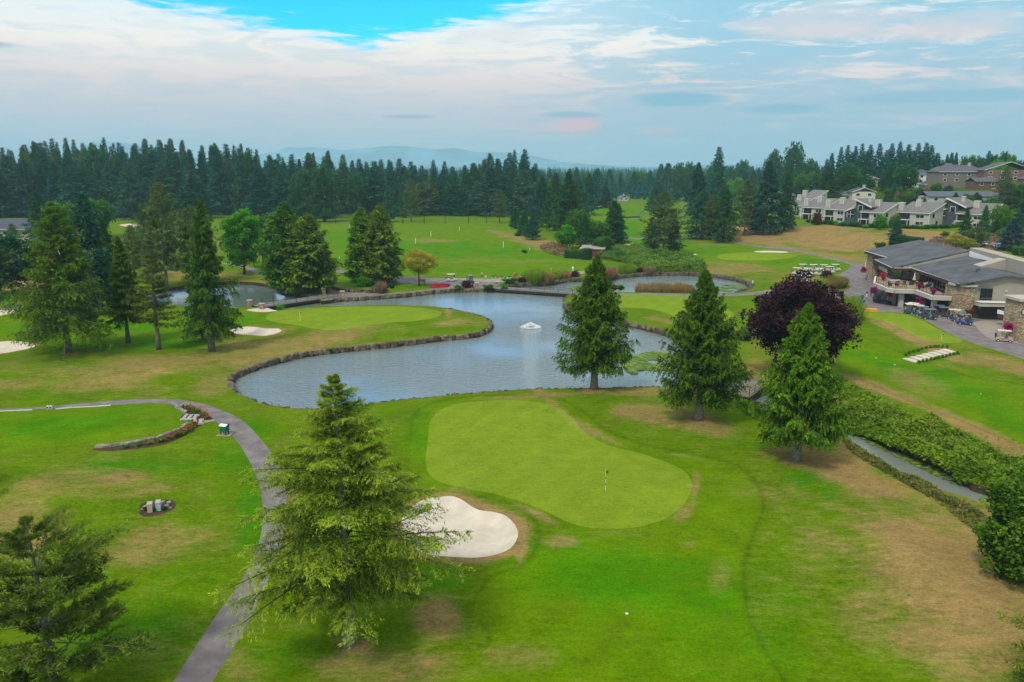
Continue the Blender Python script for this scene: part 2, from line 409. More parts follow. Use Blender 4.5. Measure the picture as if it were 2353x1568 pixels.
BUNK = [('sand_bunker', [(569, 712), (611, 707.5), (678, 704.5), (684, 706), (653, 712), (633, 719), (605, 721.4), (577, 718)]),
    ('sand_bunker', [(528, 758), (555, 752), (583, 752), (611, 756), (640, 756.5), (647, 760), (637, 765), (611, 770), (569, 768), (544, 766)]),
    ('sand_bunker', [(-60, 790), (0, 784.5), (40, 783), (75, 789), (79, 796), (50, 803), (0, 811), (-60, 816)]),
    ('sand_bunker', [(-40, 714), (0, 712), (33, 711.5), (34, 717), (0, 724), (-40, 727)]),
    ('sand_bunker', [(789, 614), (810, 613), (838, 615.5), (842, 621), (825, 623), (800, 620)]),
    ('sand_bunker', [(1735, 577), (1770, 576.5), (1808, 578.5), (1806, 581), (1770, 581), (1740, 581)]),
    ('sand_bunker', [(1545, 587), (1570, 587.5), (1598, 584.5), (1600, 587.5), (1575, 591.5), (1552, 591)]),
    ('sand_bunker', [(1425, 563), (1450, 562), (1475, 564), (1474, 567.5), (1445, 567)]),
    ('sand_bunker', [(275, 517.5), (295, 515), (318, 516), (317, 522), (290, 521)]),
    ('sand_bunker', [(862, 472), (885, 469.5), (905, 471), (902, 475), (878, 475.5)]),
    ('sand_bunker', [(1360, 473), (1378, 471.5), (1392, 473), (1388, 477), (1366, 477.5)])]
for n_, p_ in BUNK: reg(n_, p_, 'sand')
reg('putting_green', [(984, 1000), (988, 975), (1010, 950), (1050, 932), (1105, 924), (1170, 922), (1230, 927), (1280, 942), (1315, 965), (1345, 995), (1400, 1020), (1470, 1037),
    (1530, 1058), (1570, 1080), (1588, 1108), (1585, 1142), (1565, 1170), (1530, 1195), (1480, 1211), (1420, 1217), (1350, 1213), (1295, 1198), (1250, 1175), (1200, 1152),
    (1140, 1132), (1080, 1120), (1020, 1108), (988, 1090), (978, 1060), (981, 1025)], 'green')
reg('putting_green', [(612, 737), (617, 728), (639, 719), (684, 711), (779, 705.5), (891, 704.5), (961, 708), (1003, 715), (1016, 724), (997, 735), (947, 742), (891, 744), (849, 750),
    (807, 757), (765, 760), (723, 756), (684, 750), (639, 745)], 'green')
reg('putting_green', [(1401, 678.5), (1463.6, 677), (1559.6, 680), (1620, 688), (1660, 704), (1686, 722), (1690, 740), (1660, 750), (1620, 748), (1583.6, 737.6), (1559.6, 729), (1531, 718), (1499.6, 709), (1463.6, 706),
    (1406, 706), (1355, 700), (1345, 688)], 'green')
reg('putting_green', [(1968, 725.5), (2025, 724.5), (2066, 728), (2107, 744), (2148, 759), (2188.5, 774), (2211, 782), (2201, 790), (2168, 791), (2137.5, 786), (2107, 776), (2066, 760), (2025, 748), (1984.5, 739), (1968, 731)], 'green')
reg('putting_green', [(1648, 592), (1680, 585), (1740, 583), (1800, 584), (1832, 588), (1822, 595), (1780, 600), (1720, 601), (1665, 599)], 'green')
reg('path_slab', [(453, 978), (491, 970), (494, 975), (458, 984)], 'concrete', False)
reg('flower_bed', [(400, 934), (416, 936), (440, 941), (466, 953), (491, 971), (476, 977), (453, 979), (437, 968), (421, 951)], 'soil')
reg('flower_bed', [(436, 985), (462, 982), (457.7, 990), (424, 1011), (381, 1028), (318, 1038.5), (254, 1044), (214, 1042), (216, 1037), (271, 1033), (322, 1024), (373, 1012), (410, 1000)], 'soil')
reg('flower_bed', [(321, 1173), (325, 1163), (345, 1157), (375, 1152), (398, 1153), (405, 1162), (395, 1174), (360, 1186), (330, 1189), (320, 1184)], 'soil')
reg('lawn', [(769.5, 627.5), (820.7, 638), (850, 643), (872, 650), (862, 658), (840, 667), (815, 669), (780, 662), (757, 660), (748, 655)], 'fair')
reg('lawn', [(908, 651), (945, 651), (987, 652), (992, 660), (985, 665), (948.7, 669), (888, 674), (886, 668)], 'fair')
reg('lawn', [(1876, 648), (1886, 641), (1912, 640), (1930, 644), (1948, 653), (1951, 660), (1935, 665), (1917, 667), (1880, 668), (1862, 662)], 'rough')
reg('flower_bed', [(866, 659), (890, 654), (905, 655), (900, 666), (884, 673), (842, 674), (842, 668)], 'soil')
reg('plaza_paving', [(1045, 637.4), (1124, 639.6), (1201, 637.6), (1311.6, 626.6), (1384, 619.5), (1426, 614.5), (1470, 614.5), (1480, 619), (1420, 621), (1395, 624.5), (1330, 631), (1249, 637), (1187, 645), (1155.6, 649), (1124, 648), (1095, 646), (1060, 642)], 'concrete', False)
reg('car_park_terrace', [(2232, 744), (2262, 735), (2330, 736), (2350, 752), (2350, 775), (2338, 789), (2295, 788), (2262, 772)], 'concrete', False)
reg('cart_path', [(-80, 951), (0, 944), (55, 941), (106, 937.5), (212, 925.6), (300, 920), (369, 918), (424, 921), (487, 935), (551, 967), (602, 1014), (636, 1060), (652.6, 1107), (657, 1141), (656, 1190), (645, 1250),
    (622, 1310), (588, 1385), (545, 1465), (510, 1520), (480, 1570), (430, 1660), (330, 1660), (390, 1568), (440, 1490), (500, 1400), (545, 1340), (580, 1280), (600, 1220), (603, 1158), (593, 1107), (573, 1060), (542, 1014), (491.6, 973),
    (460, 951), (407, 935), (360, 929), (254, 933), (169.5, 938), (131, 942), (60, 946), (0, 950), (-80, 957)], 'asphalt')
reg('road', [(774, 618.6), (836, 630), (902, 633.5), (1000, 637), (1045, 638.5), (1095, 646), (1124, 648), (1150, 650), (1146, 664), (1091, 662.5), (1045, 663), (1003, 666), (950, 672), (891, 677), (807, 683), (779, 685), (752, 690), (716, 681), (748, 668), (775, 672),
    (815, 672), (880, 664), (880, 645), (850, 641), (808, 633.5), (775, 626), (700, 612), (640, 606), (640, 603), (700, 606)], 'asphalt', False)
reg('road', [(1930, 598), (1963, 604.5), (1990, 605.5), (2060, 610), (2140, 640), (2300, 690), (2500, 730), (2560, 900), (2440, 868), (2353, 829), (2215, 783.5), (2150, 757), (2105, 737.5), (2070, 724.5), (2025, 722), (1965, 722), (1938, 722), (1910, 718),
    (1870, 712), (1840, 700), (1800, 692), (1755, 675.6), (1702, 680), (1655, 681), (1590, 682), (1500, 679), (1408, 677.5), (1322, 676.5), (1320, 671.5), (1411, 673.5), (1500, 674.5), (1590, 676.6), (1655, 676), (1700, 674.5), (1752, 668.5), (1800, 660), (1862, 668), (1917, 669.5), (1951, 663), (1954, 659), (1944, 650), (1917, 637),
    (1940, 624), (1957, 612), (1952, 607), (1925, 599.5)], 'asphalt', False)
reg('cart_path', [(1405, 541), (1440, 546), (1500, 547), (1560, 540), (1620, 545), (1690, 556), (1750, 567), (1815, 571), (1878, 583.5), (1935, 598), (1926, 600), (1878, 587), (1814, 574.5), (1750, 570.5), (1690, 559), (1620, 548), (1560, 543), (1500, 549.5), (1440, 548.5), (1405, 543.5)], 'asphalt')
reg('cart_path', [(-60, 708), (0, 706), (60, 705), (60, 709), (0, 711), (-60, 713)], 'asphalt')
reg('cart_path', [(390, 612), (420, 602), (455, 603), (527, 604), (570, 612), (602, 624), (650, 640), (700, 655), (748, 668), (738, 673), (690, 661), (640, 646), (592, 629), (560, 616), (520, 608), (455, 607), (430, 607), (400, 616)], 'asphalt')
reg('cart_path', [(1478, 484), (1482, 483), (1492, 491), (1488, 492)], 'asphalt')
# mown, greener areas
reg('fairway', [(655, 520), (750, 517), (860, 514), (1000, 513), (1130, 512), (1200, 530), (1235, 548), (1300, 575), (1325, 592), (1370, 606), (1445, 613), (1384, 619.5), (1311, 626.6), (1201, 637.6), (1124, 639.6), (1045, 637.4), (902, 632), (836, 628.5), (760, 614), (700, 600), (620, 590), (640, 550)], 'fair')
reg('fairway', [(1385, 600), (1400, 560), (1420, 520), (1432, 502), (1480, 496), (1500, 480), (1515, 482), (1530, 530), (1580, 548), (1690, 562), (1815, 577), (1900, 592), (1953, 609), (1935, 622), (1880, 632), (1800, 620), (1720, 606), (1640, 606), (1590, 600), (1500, 575), (1440, 576)], 'fair')
reg('fairway', [(1940, 768), (1990, 780), (2060, 808), (2130, 836), (2230, 870), (2400, 905), (2400, 1040), (2300, 1010), (2200, 965), (2100, 925), (2020, 890), (1950, 862), (1928, 840), (1928, 790)], 'fair')
reg('tee', [(-60, 958), (60, 949), (180, 942), (300, 936), (370, 934), (405, 945), (430, 962), (415, 990), (370, 1006), (300, 1016), (216, 1030), (100, 1036), (-60, 1040)], 'fair')
reg('fairway', [(-60, 728), (60, 722), (250, 730), (420, 726), (540, 716), (600, 726), (605, 742), (560, 750), (500, 765), (470, 795), (300, 800), (120, 790), (-60, 780)], 'fair')
reg('fairway', [(945, 985), (965, 945), (1030, 918), (1150, 908), (1270, 914), (1330, 945), (1400, 990), (1500, 1022), (1600, 1040), (1690, 1065), (1740, 1110), (1752, 1165), (1725, 1240), (1708, 1310), (1715, 1400), (1745, 1480),
    (1800, 1570), (1830, 1660), (900, 1660), (930, 1560), (1120, 1480), (1090, 1400), (1130, 1330), (1210, 1300), (1240, 1240), (1200, 1170), (1120, 1140), (1000, 1122), (950, 1090)], 'fair')
reg('fairway', [(1130, 482), (1230, 470), (1300, 475), (1420, 470), (1500, 478), (1428, 498), (1300, 508), (1190, 500)], 'fair')

ys = [-60, -40, -20, -5, 8]; y = 17.
while y < 8200: ys.append(y); y += max(.33, y * (.0115 if y < 420 else .03))
gp = []
rs = list(np.arange(-.80, .8001, .0072)) + list(np.arange(-1.6, -.8, .1)) + list(np.arange(.9, 1.7, .1))
for i, y in enumerate(ys):
    s_ = max(y, 60) if y < 17 else y
    rr = rs if (y > 16 and y < 900) else rs[::4]
    for r in rr:
        gp.append((r * max(s_, 40) + (.0036 * s_ if i % 2 else 0), y))
    for ex in (-3, 3): gp.append((ex * max(y, 200), y))
gp = np.array(gp); rnd = np.random.RandomState(3)
pts = [Vector(p) for p in gp]; edges = []
for n_, P, sh in REG:
    b0 = len(pts); pts += [Vector(p) for p in P]; k = len(P); edges += [(b0 + i, b0 + (i + 1) % k) for i in range(k)]
res = delaunay_2d_cdt(pts, edges, [], 0, 1e-4, False)
V2 = np.array([tuple(v) for v in res[0]]); T = np.array([f for f in res[2] if len(f) == 3])
cen = V2[T].mean(1)
own = np.full(len(T), -1)
for k in range(len(REG) - 1, -1, -1):
    own[inside(cen[:, 0], cen[:, 1], REG[k][1])] = k
isw = np.array([o >= 0 and REG[o][2] == 'water' for o in own])
# heights: small undulation, raised tee and greens, bank lips
H = zt(V2[:, 0], V2[:, 1])
def bump_at(u, v, rx, ry, h, rot=0.):
    global H
    x0, y0 = G(u, v); dx = V2[:, 0] - x0; dy = V2[:, 1] - y0; c, s = math.cos(rot), math.sin(rot)
    a_ = (dx * c + dy * s) / rx; b_ = (-dx * s + dy * c) / ry
    H = H + h * np.exp(-(a_ * a_ + b_ * b_))
dpond = np.minimum(dist_poly(V2[:, 0], V2[:, 1], pond_main[::3]), np.minimum(dist_poly(V2[:, 0], V2[:, 1], pond_left[::2]), dist_poly(V2[:, 0], V2[:, 1], creek[::2])))
und = (fbm(V2[:, 0], V2[:, 1], 26, 3) - .5) * 1.5 + (fbm(V2[:, 0], V2[:, 1], 7, 2, 4) - .5) * .25
fade = sst(dpond, 1, 14) * (1 - sst(V2[:, 1], 300, 420) * .5)
H0 = H.copy()
bump_at(1150, 960, 14, 6, .5); bump_at(1480, 1130, 6, 5, .35); bump_at(1230, 1230, 2.2, 4, .45); bump_at(180, 990, 16, 6, .7); bump_at(800, 728, 26, 8, .6)
bump_at(2060, 742, 12, 8, 1.0); bump_at(1740, 592, 14, 12, 1.0); bump_at(350, 860, 22, 6, .8, .1); bump_at(2100, 1300, 5, 10, .6); bump_at(150, 1130, 12, 5, .5)
H = H0 + (H - H0) * sst(dpond, .5, 6) + und * fade * .55
masks = {k: (own == k) for k in range(-1, len(REG))}
for k, (n_, P, sh) in enumerate(REG):                  # flat things sit on calm ground; bunkers are dug in
    idx = np.unique(T[masks[k]]) if masks[k].any() else np.array([], int)
    if sh == 'sand' and len(idx):
        d = dist_poly(V2[idx, 0], V2[idx, 1], P); H[idx] -= .60 * sst(d, 0, 1.1) * (1 if n_ else 1) - .05 * sst(d, 1.5, 4)
Zc = H
def gz(x, y):                                          # ground height used to seat things
    x = np.atleast_1d(np.asarray(x, float)); y = np.atleast_1d(np.asarray(y, float)); o = []
    for a_, b_ in zip(x, y):
        d = (V2[:, 0] - a_) ** 2 + (V2[:, 1] - b_) ** 2; i = np.argpartition(d, 4)[:4]; w_ = 1 / (d[i] + 1e-4)
        o.append(float((Zc[i] * w_).sum() / w_.sum()))
    return np.array(o)
def GP(u, v): x, y = G(u, v); return (x, y, float(gz(x, y)[0]))
# dryness and lushness, fixed to the ground
U_, W_ = proj(V2[:, 0], V2[:, 1], H)
dry = np.zeros(len(V2)); lush = np.zeros(len(V2))
wob = (fbm(V2[:, 0], V2[:, 1], 9, 4, 7) - .5)
def patch(arr, u, v, ru, rv, k, ang=0., soft=1.):
    c, s = math.cos(R_(ang)), math.sin(R_(ang)); dx = U_ - u; dy = W_ - v
    a_ = (dx * c + dy * s) / ru; b_ = (-dx * s + dy * c) / rv
    d = np.sqrt(a_ * a_ + b_ * b_) + wob * 1.9
    f = (1 - sst(d, 1 - .6 * soft, 1 + .35 * soft)) * k
    arr[:] = np.where(abs(arr) > abs(f), arr, f) if k > 0 else arr + f
for a_ in [(2150, 1310, 400, 220, .68, 28), (2260, 1340, 230, 110, .95, 32), (2090, 1240, 230, 100, .85, 22), (1366, 897, 34, 7, .8), (1606, 969, 32, 9, .85), (1832, 1064, 40, 12, .85), (160, 813, 30, 7, .8), (487, 810, 24, 6, .8), (365, 805, 18, 5, .7), (295, 790, 18, 5, .7), (815, 1485, 55, 22, .95), (1980, 1110, 190, 50, .8, 22), (2180, 1450, 220, 80, .62), (2000, 1400, 120, 120, .45), (1880, 1250, 90, 160, .3), (2250, 1520, 160, 60, .5), (350, 840, 380, 34, .62, -3), (150, 885, 260, 24, .55),
    (480, 870, 60, 40, .5), (700, 785, 190, 30, .7, -8), (560, 800, 120, 25, .6), (1000, 1420, 72, 56, .66), (880, 1535, 200, 50, .6), (1180, 1505, 85, 40, .5), (285, 1098, 55, 12, .75, -8), (345, 1128, 90, 14, .6, -8), (200, 1110, 160, 35, .45), (40, 1230, 130, 70, .7), (40, 1190, 90, 40, .6),
    (330, 1270, 190, 40, .45, -12), (1235, 560, 90, 12, .8, 14), (1190, 545, 60, 10, .7, 10), (1000, 553, 60, 6, .6), (1130, 600, 200, 6, .35), (940, 655, 60, 3, .1), (1960, 555, 190, 32, .8, 3), (2120, 545, 160, 20, .8), (1800, 540, 150, 18, .85, -4), (1720, 530, 90, 14, .8), (1900, 585, 140, 12, .6, 8), (2200, 560, 200, 25, .9),
    (2085, 770, 90, 16, .75, 24), (2150, 800, 80, 14, .6, 22), (2330, 850, 120, 22, .5, 25), (2110, 880, 100, 25, .45, 25), (2230, 980, 190, 14, .8, 25), (2050, 905, 120, 9, .75, 22), (2330, 1040, 90, 12, .6, 22), (1300, 955, 90, 8, .6, 40), (1390, 1005, 90, 7, .7, 28), (1530, 1040, 90, 7, .6, 12),
    (1597, 1115, 16, 55, .6, 8), (1572, 1178, 45, 22, .58, -40), (1450, 1225, 120, 7, .5), (1230, 1180, 70, 9, .7, 26), (1585, 1250, 34, 16, .55), (1650, 1320, 34, 50, .42), (1290, 1245, 40, 16, .6), (1060, 1125, 60, 6, .5), (1560, 960, 130, 22, .5, 12), (1480, 900, 130, 9, .5), (1200, 912, 220, 5, .55, -3), (1680, 620, 120, 16, .45, 4), (1850, 640, 80, 16, .4),
    (1440, 572, 60, 14, .7), (1200, 1235, 9, 40, .8, -15), (1195, 1250, 12, 50, .7, 0), (1120, 1165, 60, 7, .8, 20), (770, 665, 50, 10, .7), (640, 650, 60, 14, .6, 20), (470, 640, 120, 14, .65), (590, 560, 80, 40, .6), (50, 650, 140, 30, .9), (150, 600, 100, 30, .8), (820, 765, 120, 10, .45, -6), (1030, 745, 80, 12, .5), (1560, 745, 120, 7, .5, 12),
    (1030, 715, 10, 18, .6), (1750, 860, 60, 60, .55), (1790, 800, 90, 60, .35), (720, 1360, 30, 120, .5, 25), (545, 1540, 60, 60, .4), (665, 1220, 22, 140, .5), (2000, 600, 110, 6, .5, 12), (1640, 560, 70, 10, .35), (1100, 470, 200, 6, .3), (870, 790, 200, 8, .4, -6)]:
    patch(dry, *a_)
for a_ in [(1480, 1330, 330, 110, .95), (1250, 1350, 140, 60, .85), (1650, 1480, 220, 120, .6), (570, 1130, 45, 150, .9, 0), (520, 1060, 40, 60, .8), (350, 1440, 230, 110, .8, -15), (200, 975, 260, 34, .8), (350, 1070, 180, 20, .7), (1560, 965, 90, 16, .6), (400, 790, 300, 18, .9), (200, 838, 150, 16, .6), (100, 760, 160, 20, .8), (300, 750, 280, 20, .8),
    (1000, 570, 260, 18, .9, 2), (1250, 590, 130, 12, .7), (900, 600, 160, 14, .8), (800, 545, 110, 14, .8), (1000, 625, 300, 8, .6), (1440, 540, 50, 40, 1.), (1600, 568, 130, 14, .9), (1850, 600, 120, 10, .9), (2050, 840, 160, 22, .8, 22), (2250, 920, 160, 34, .9, 24), (2330, 860, 90, 8, .7, 22), (960, 1010, 30, 60, .7), (1380, 720, 60, 8, .7), (540, 738, 70, 8, .9), (1330, 485, 200, 10, .9),
    (600, 1400, 60, 60, .3), (720, 1330, 90, 80, .8), (640, 1500, 120, 70, .7), (1000, 1340, 120, 40, .9), (1900, 1130, 60, 60, .6), (1800, 1400, 90, 200, .5), (950, 660, 40, 10, .9), (820, 650, 40, 10, .9), (1400, 610, 60, 6, .7), (1620, 1000, 140, 16, .4, 10), (1700, 990, 60, 10, .5), (1850, 1100, 60, 40, .8)]:
    patch(lush, *a_)
for a_ in [(2120, 485, 160, 12, .7), (2250, 470, 120, 14, .8), (2060, 480, 60, 8, .6), (2200, 500, 140, 8, .5)]: patch(dry, *a_)
edge = np.zeros(len(V2))
for n_, P, sh in REG:
    if sh == 'fair' and n_ == 'fairway' and P[0][1] < 140:
        m_ = (V2[:, 1] < 175); edge[m_] = np.maximum(edge[m_], np.exp(-(dist_poly(V2[m_, 0], V2[m_, 1], P) / .20) ** 2) * ((U_[m_] > 1100) | (W_[m_] < 1000)))
dry *= np.where((U_ < 960) & (W_ > 690), .72, 1.0)
for n_, P, sh in REG:                                  # worn, dry fringe round the sand
    if sh == 'sand':
        c0 = np.mean(P, 0); m_ = np.hypot(V2[:, 0] - c0[0], V2[:, 1] - c0[1]) < 25
        dd_ = dist_poly(V2[m_, 0], V2[m_, 1], P); big = P is b_near
        dry[m_] = np.maximum(dry[m_], (.95 if big else .6) * (1 - sst(dd_, .25, 1.3 if big else .9)) * (.55 + .7 * vn(V2[m_, 0], V2[m_, 1], 2.2, 3)))
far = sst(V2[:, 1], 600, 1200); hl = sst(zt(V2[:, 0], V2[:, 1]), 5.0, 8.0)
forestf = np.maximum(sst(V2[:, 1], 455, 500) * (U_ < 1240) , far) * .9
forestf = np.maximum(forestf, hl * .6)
M = {}
q = 1.36
dv = lambda c: tuple(x / q for x in s2l(*c))
M['rough'] = grass('rough_grass', dv((100, 133, 5)), dv((62, 138, 0)), dv((164, 138, 86)), base=.18, fine=.42)
M['fair'] = grass('fairway_grass', dv((106, 140, 5)), dv((70, 140, 0)), dv((158, 138, 82)), base=.06, fine=.38, stripe=.05)
M['green'] = grass('green_turf', dv((134, 160, 40)), dv((122, 154, 30)), dv((152, 168, 70)), base=-.02, fine=.28, stripe=.05)
sand = mat('bunker_sand', (.57, .505, .41), .95, .1, var=.09, vscale=.9, bump=.07, bscale=4, detail=8)
asph = mat('asphalt', dv((138, 130, 130)), .9, .2, var=.26, vscale=.6, bump=.01, bscale=30, detail=9)
conc = mat('concrete_paving', dv((170, 160, 148)), .9, .2, var=.1, vscale=.6)
soil = mat('bark_mulch', (.075, .045, .032), .95, .1, var=.35, vscale=3, bump=.05, bscale=12)
M.update(sand=sand, asphalt=asph, concrete=conc, soil=soil)
def submesh(sel, name):
    t = T[sel]; u_, inv = np.unique(t, return_inverse=True); t = inv.reshape(t.shape)
    v = np.column_stack([V2[u_], H[u_]])
    return np_mesh(name, v, t, {'dry': dry[u_], 'lush': lush[u_], 'forest': forestf[u_], 'edge': edge[u_]}), u_
def smooth(me): me.polygons.foreach_set('use_smooth', np.ones(len(me.polygons), bool))
# forest floor tint into rough grass
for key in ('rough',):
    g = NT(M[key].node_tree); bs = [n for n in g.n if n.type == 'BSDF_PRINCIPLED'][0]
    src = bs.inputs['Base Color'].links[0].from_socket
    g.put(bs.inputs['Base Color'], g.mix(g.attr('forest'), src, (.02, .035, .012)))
me, _ = submesh(own == -1, 'ground'); smooth(me); struct(link('ground', me, M['rough']))
for k, (n_, P, sh) in enumerate(REG):
    if sh == 'water' or not masks[k].any(): continue
    me, _ = submesh(masks[k], n_); smooth(me); struct(link(n_, me, M[sh]))
# banks of the ponds and the creek
wt = {}
for t in T[isw]:
    for i in range(3):
        a_, b_ = t[i], t[(i + 1) % 3]; wt[(a_, b_)] = 1
bank = MB(); nb_ = MB()
for (a_, b_) in list(wt):
    if (b_, a_) not in wt:
        pa = (V2[a_][0], V2[a_][1], H[a_]); pb = (V2[b_][0], V2[b_][1], H[b_])
        bank.add([pa, pb, (pb[0], pb[1], -2.2), (pa[0], pa[1], -2.2)], [(0, 1, 2, 3)])
struct(bank.build('bank', mat('bank_soil', (.06, .045, .03), .95, .1, var=.4, vscale=1.5, bump=.08, bscale=3)))
# water
def watermat(name, deep, amp, sx, rough=.04):
    m = bpy.data.materials.new(name); m.use_nodes = True; g = NT(m.node_tree); g.n.clear()
    o = g.new('ShaderNodeOutputMaterial'); b = g.new('ShaderNodeBsdfPrincipled'); g.l.new(b.outputs[0], o.inputs[0])
    geo = g.new('ShaderNodeNewGeometry'); P = geo.outputs['Position']
    b.inputs['Base Color'].default_value = (*deep, 1); b.inputs['Roughness'].default_value = rough; b.inputs['IOR'].default_value = 1.55
    b.inputs['Specular IOR Level'].default_value = 1.0
    h = g.m('ADD', g.noise(g.mapping(P, scale=(.5, 1.6, 1), rot=(0, 0, .2)), 1.5, 3, .55, .4), g.m('MULTIPLY', g.noise(g.mapping(P, scale=(.7, 1.5, 1), rot=(0, 0, -.5)), 4.2, 2, .6), .4))
    calm = g.ss(g.noise(P, .035, 3, .5), .35, .62)
    h = g.m('MULTIPLY', h, g.lin(calm, 0, 1, .18, 1.15))
    bn = g.new('ShaderNodeBump'); bn.inputs['Distance'].default_value = amp; bn.inputs['Strength'].default_value = 1
    g.put(bn.inputs['Height'], h); g.l.new(bn.outputs[0], b.inputs['Normal'])
    return m
def grow(P, d):
    P = np.array(P)[::2]; n = len(P); A = sum(P[i - 1][0] * P[i][1] - P[i][0] * P[i - 1][1] for i in range(n)); o = []
    for i in range(n):
        t = P[(i + 1) % n] - P[i - 1]; t /= max(np.linalg.norm(t), 1e-6); nn = np.array([t[1], -t[0]]) * (1 if A > 0 else -1)
        o.append(tuple(P[i] + nn * d))
    return o
def flat(name, P, z, m):
    r = delaunay_2d_cdt([Vector(p) for p in P], [(i, (i + 1) % len(P)) for i in range(len(P))], [], 1, 1e-4, False)
    me = bpy.data.meshes.new(name); me.from_pydata([(v[0], v[1], z) for v in r[0]], [], [tuple(f) for f in r[2]]); me.update()
    return struct(link(name, me, m))
WZ = -.75
flat('pond_water', grow(pond_main, .6), WZ, watermat('pond_water', (.185, .23, .22), .17, 1))
flat('pond_water', grow(pond_left, .4), WZ - .006, watermat('still_water', (.13, .18, .175), .02, 1, .02))
flat('creek_water', grow(creek, .5), WZ - .012, watermat('creek_water', (.19, .22, .20), .03, 1, .05))
flat('pond_water', grow(far_pond, .5), WZ, MATS.get('x') or bpy.data.materials['pond_water'])

# ================================================================== VEGETATION
RS = np.random.RandomState
def norm(v): return v / np.maximum(np.linalg.norm(v, axis=-1, keepdims=True), 1e-9)
def cards(P, D, L, W, rs, flatness=.0):
    """diamond leaf sprays: base P (N,3), direction D, length L, width W; flatness 1 keeps them horizontal"""
    n = len(P); D = norm(D)
    r = rs.normal(size=(n, 3)); r[:, 2] += flatness * 4
    S = norm(np.cross(D, r)); N = np.cross(D, S)
    m = P + D * (L * .45)[:, None]
    V = np.empty((n, 4, 3)); V[:, 0] = P; V[:, 1] = m + S * (W * .5)[:, None] + N * (W * .12)[:, None]
    V[:, 2] = P + D * L[:, None]; V[:, 3] = m - S * (W * .5)[:, None] + N * (W * .12)[:, None]
    return V.reshape(-1, 3), np.arange(n * 4).reshape(n, 4)
def conifer(name, seed, H, R, base, nb, ntw, nc, leaf, prof, e0, e1, droop, hang, fol, bark, wood=True, tl=.38, dens_in=.15, lw=.32, trunk_r=None, lean=(0, 0), whorl=0, irr=.3, tipup=0., flat_=.3, lump=.56, limb_mat=None):
    rs = RS(seed)
    t = (np.arange(nb) + rs.rand(nb)) / nb
    if whorl: t = np.round(t * whorl) / whorl * .98 + rs.rand(nb) * .02
    z0 = base + (H - base) * t
    L = R * prof(t) * (1 - irr + irr * 1.5 * rs.rand(nb)) + .12 * R * (1 - t) * .3
    azm = np.arange(nb) * 2.39996 + rs.rand(nb) * .9
    L = L * (1 + .18 * np.sin(azm * 2 + seed) * (rs.rand() + .3)) * (1 - lump / 2 + lump * vn((azm % 6.283) * 1.3, z0 / H * 7, 1, seed))
    e = R_(e0) + (R_(e1) - R_(e0)) * t + rs.normal(size=nb) * .09
    lx = lean[0] * (z0 / H) ** 2; ly = lean[1] * (z0 / H) ** 2
    O = np.column_stack([lx, ly, z0]); Dh = np.column_stack([np.cos(azm), np.sin(azm), np.zeros(nb)])
    def bp(s):                                         # s (nb,k) -> points (nb,k,3)
        hor = (L * np.cos(e))[:, None] * s
        ver = (L * np.sin(e))[:, None] * s - droop * L[:, None] * s ** 2 + tipup * L[:, None] * s ** 4
        p = O[:, None, :] + Dh[:, None, :] * hor[..., None]; p = p.copy(); p[..., 2] += ver
        return p
    s = dens_in + (1 - dens_in) * ((np.arange(ntw) + .5) / ntw)[None, :] + rs.normal(size=(nb, ntw)) * .02
    s = np.clip(s, .02, 1)
    B = bp(s); Tn = norm(bp(np.clip(s + .03, 0, 1.05)) - bp(s - .02))
    side = np.where(np.arange(ntw) % 2 == 0, 1., -1.)[None, :] * np.ones((nb, 1))
    Sd = norm(np.cross(Tn, np.array([0, 0, 1.])))
    TD = norm(Tn * (.55 + .3 * rs.rand(nb, ntw, 1)) + Sd * side[..., None] * (.85 + .3 * rs.normal(size=(nb, ntw, 1))) + np.array([0, 0, 1.]) * (-hang * (.5 + rs.rand(nb, ntw, 1))) + rs.normal(size=(nb, ntw, 3)) * .15)
    TL = tl * L[:, None] * (1.0 - .72 * s) * (.7 + .6 * rs.rand(nb, ntw)) + leaf * .4
    q = (np.arange(nc) + rs.rand(nb, ntw, nc)) / nc
    P = B[:, :, None, :] + TD[:, :, None, :] * (TL[:, :, None] * q)[..., None]
    P[..., 2] -= hang * .55 * TL[:, :, None] * q ** 2
    P += rs.normal(size=P.shape) * leaf * .22
    cd = norm(TD[:, :, None, :] * .8 + norm(rs.normal(size=P.shape)) * .65 + np.array([0, 0, -1.]) * hang * .7)
    N = nb * ntw * nc; P = P.reshape(-1, 3); cd = cd.reshape(-1, 3)
    LL = leaf * (.65 + .7 * rs.rand(N)) * (.38 + .62 * np.clip((1 - P[:, 2] / H) * 2.6, 0, 1)); V, Q = cards(P, cd, LL, LL * lw, rs, flat_)
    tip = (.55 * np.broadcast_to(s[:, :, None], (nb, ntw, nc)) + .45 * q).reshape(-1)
    tint = np.clip(tip ** 1.7 * .62 + rs.rand(N) * .22 + np.repeat((rs.rand(nb) - .5) * .25, ntw * nc) + np.repeat((rs.rand(nb * ntw) - .45) * .55, nc), 0, 1)  # inner needles darker: shade between the branches is painted into the tint
    Fm = np_mesh(name + '_needles', V, Q, {'tint': np.repeat(tint, 4)})
    # wood
    tr = trunk_r or H * .017 + .08
    mb = MB(); zz = np.linspace(0, 1, 9)
    mb.tube([(lean[0] * z * z + .02 * tr, lean[1] * z * z, z * H * .985 - (.3 if z == 0 else 0)) for z in zz], [tr * (1.35 if z == 0 else 1.0) * (1 - z) ** .85 + .015 for z in zz], 8)
    Tm = bpy.data.meshes.new(name + '_trunk'); Tm.from_pydata(mb.v, [], mb.f); Tm.update(); smooth(Tm)
    Wm = None
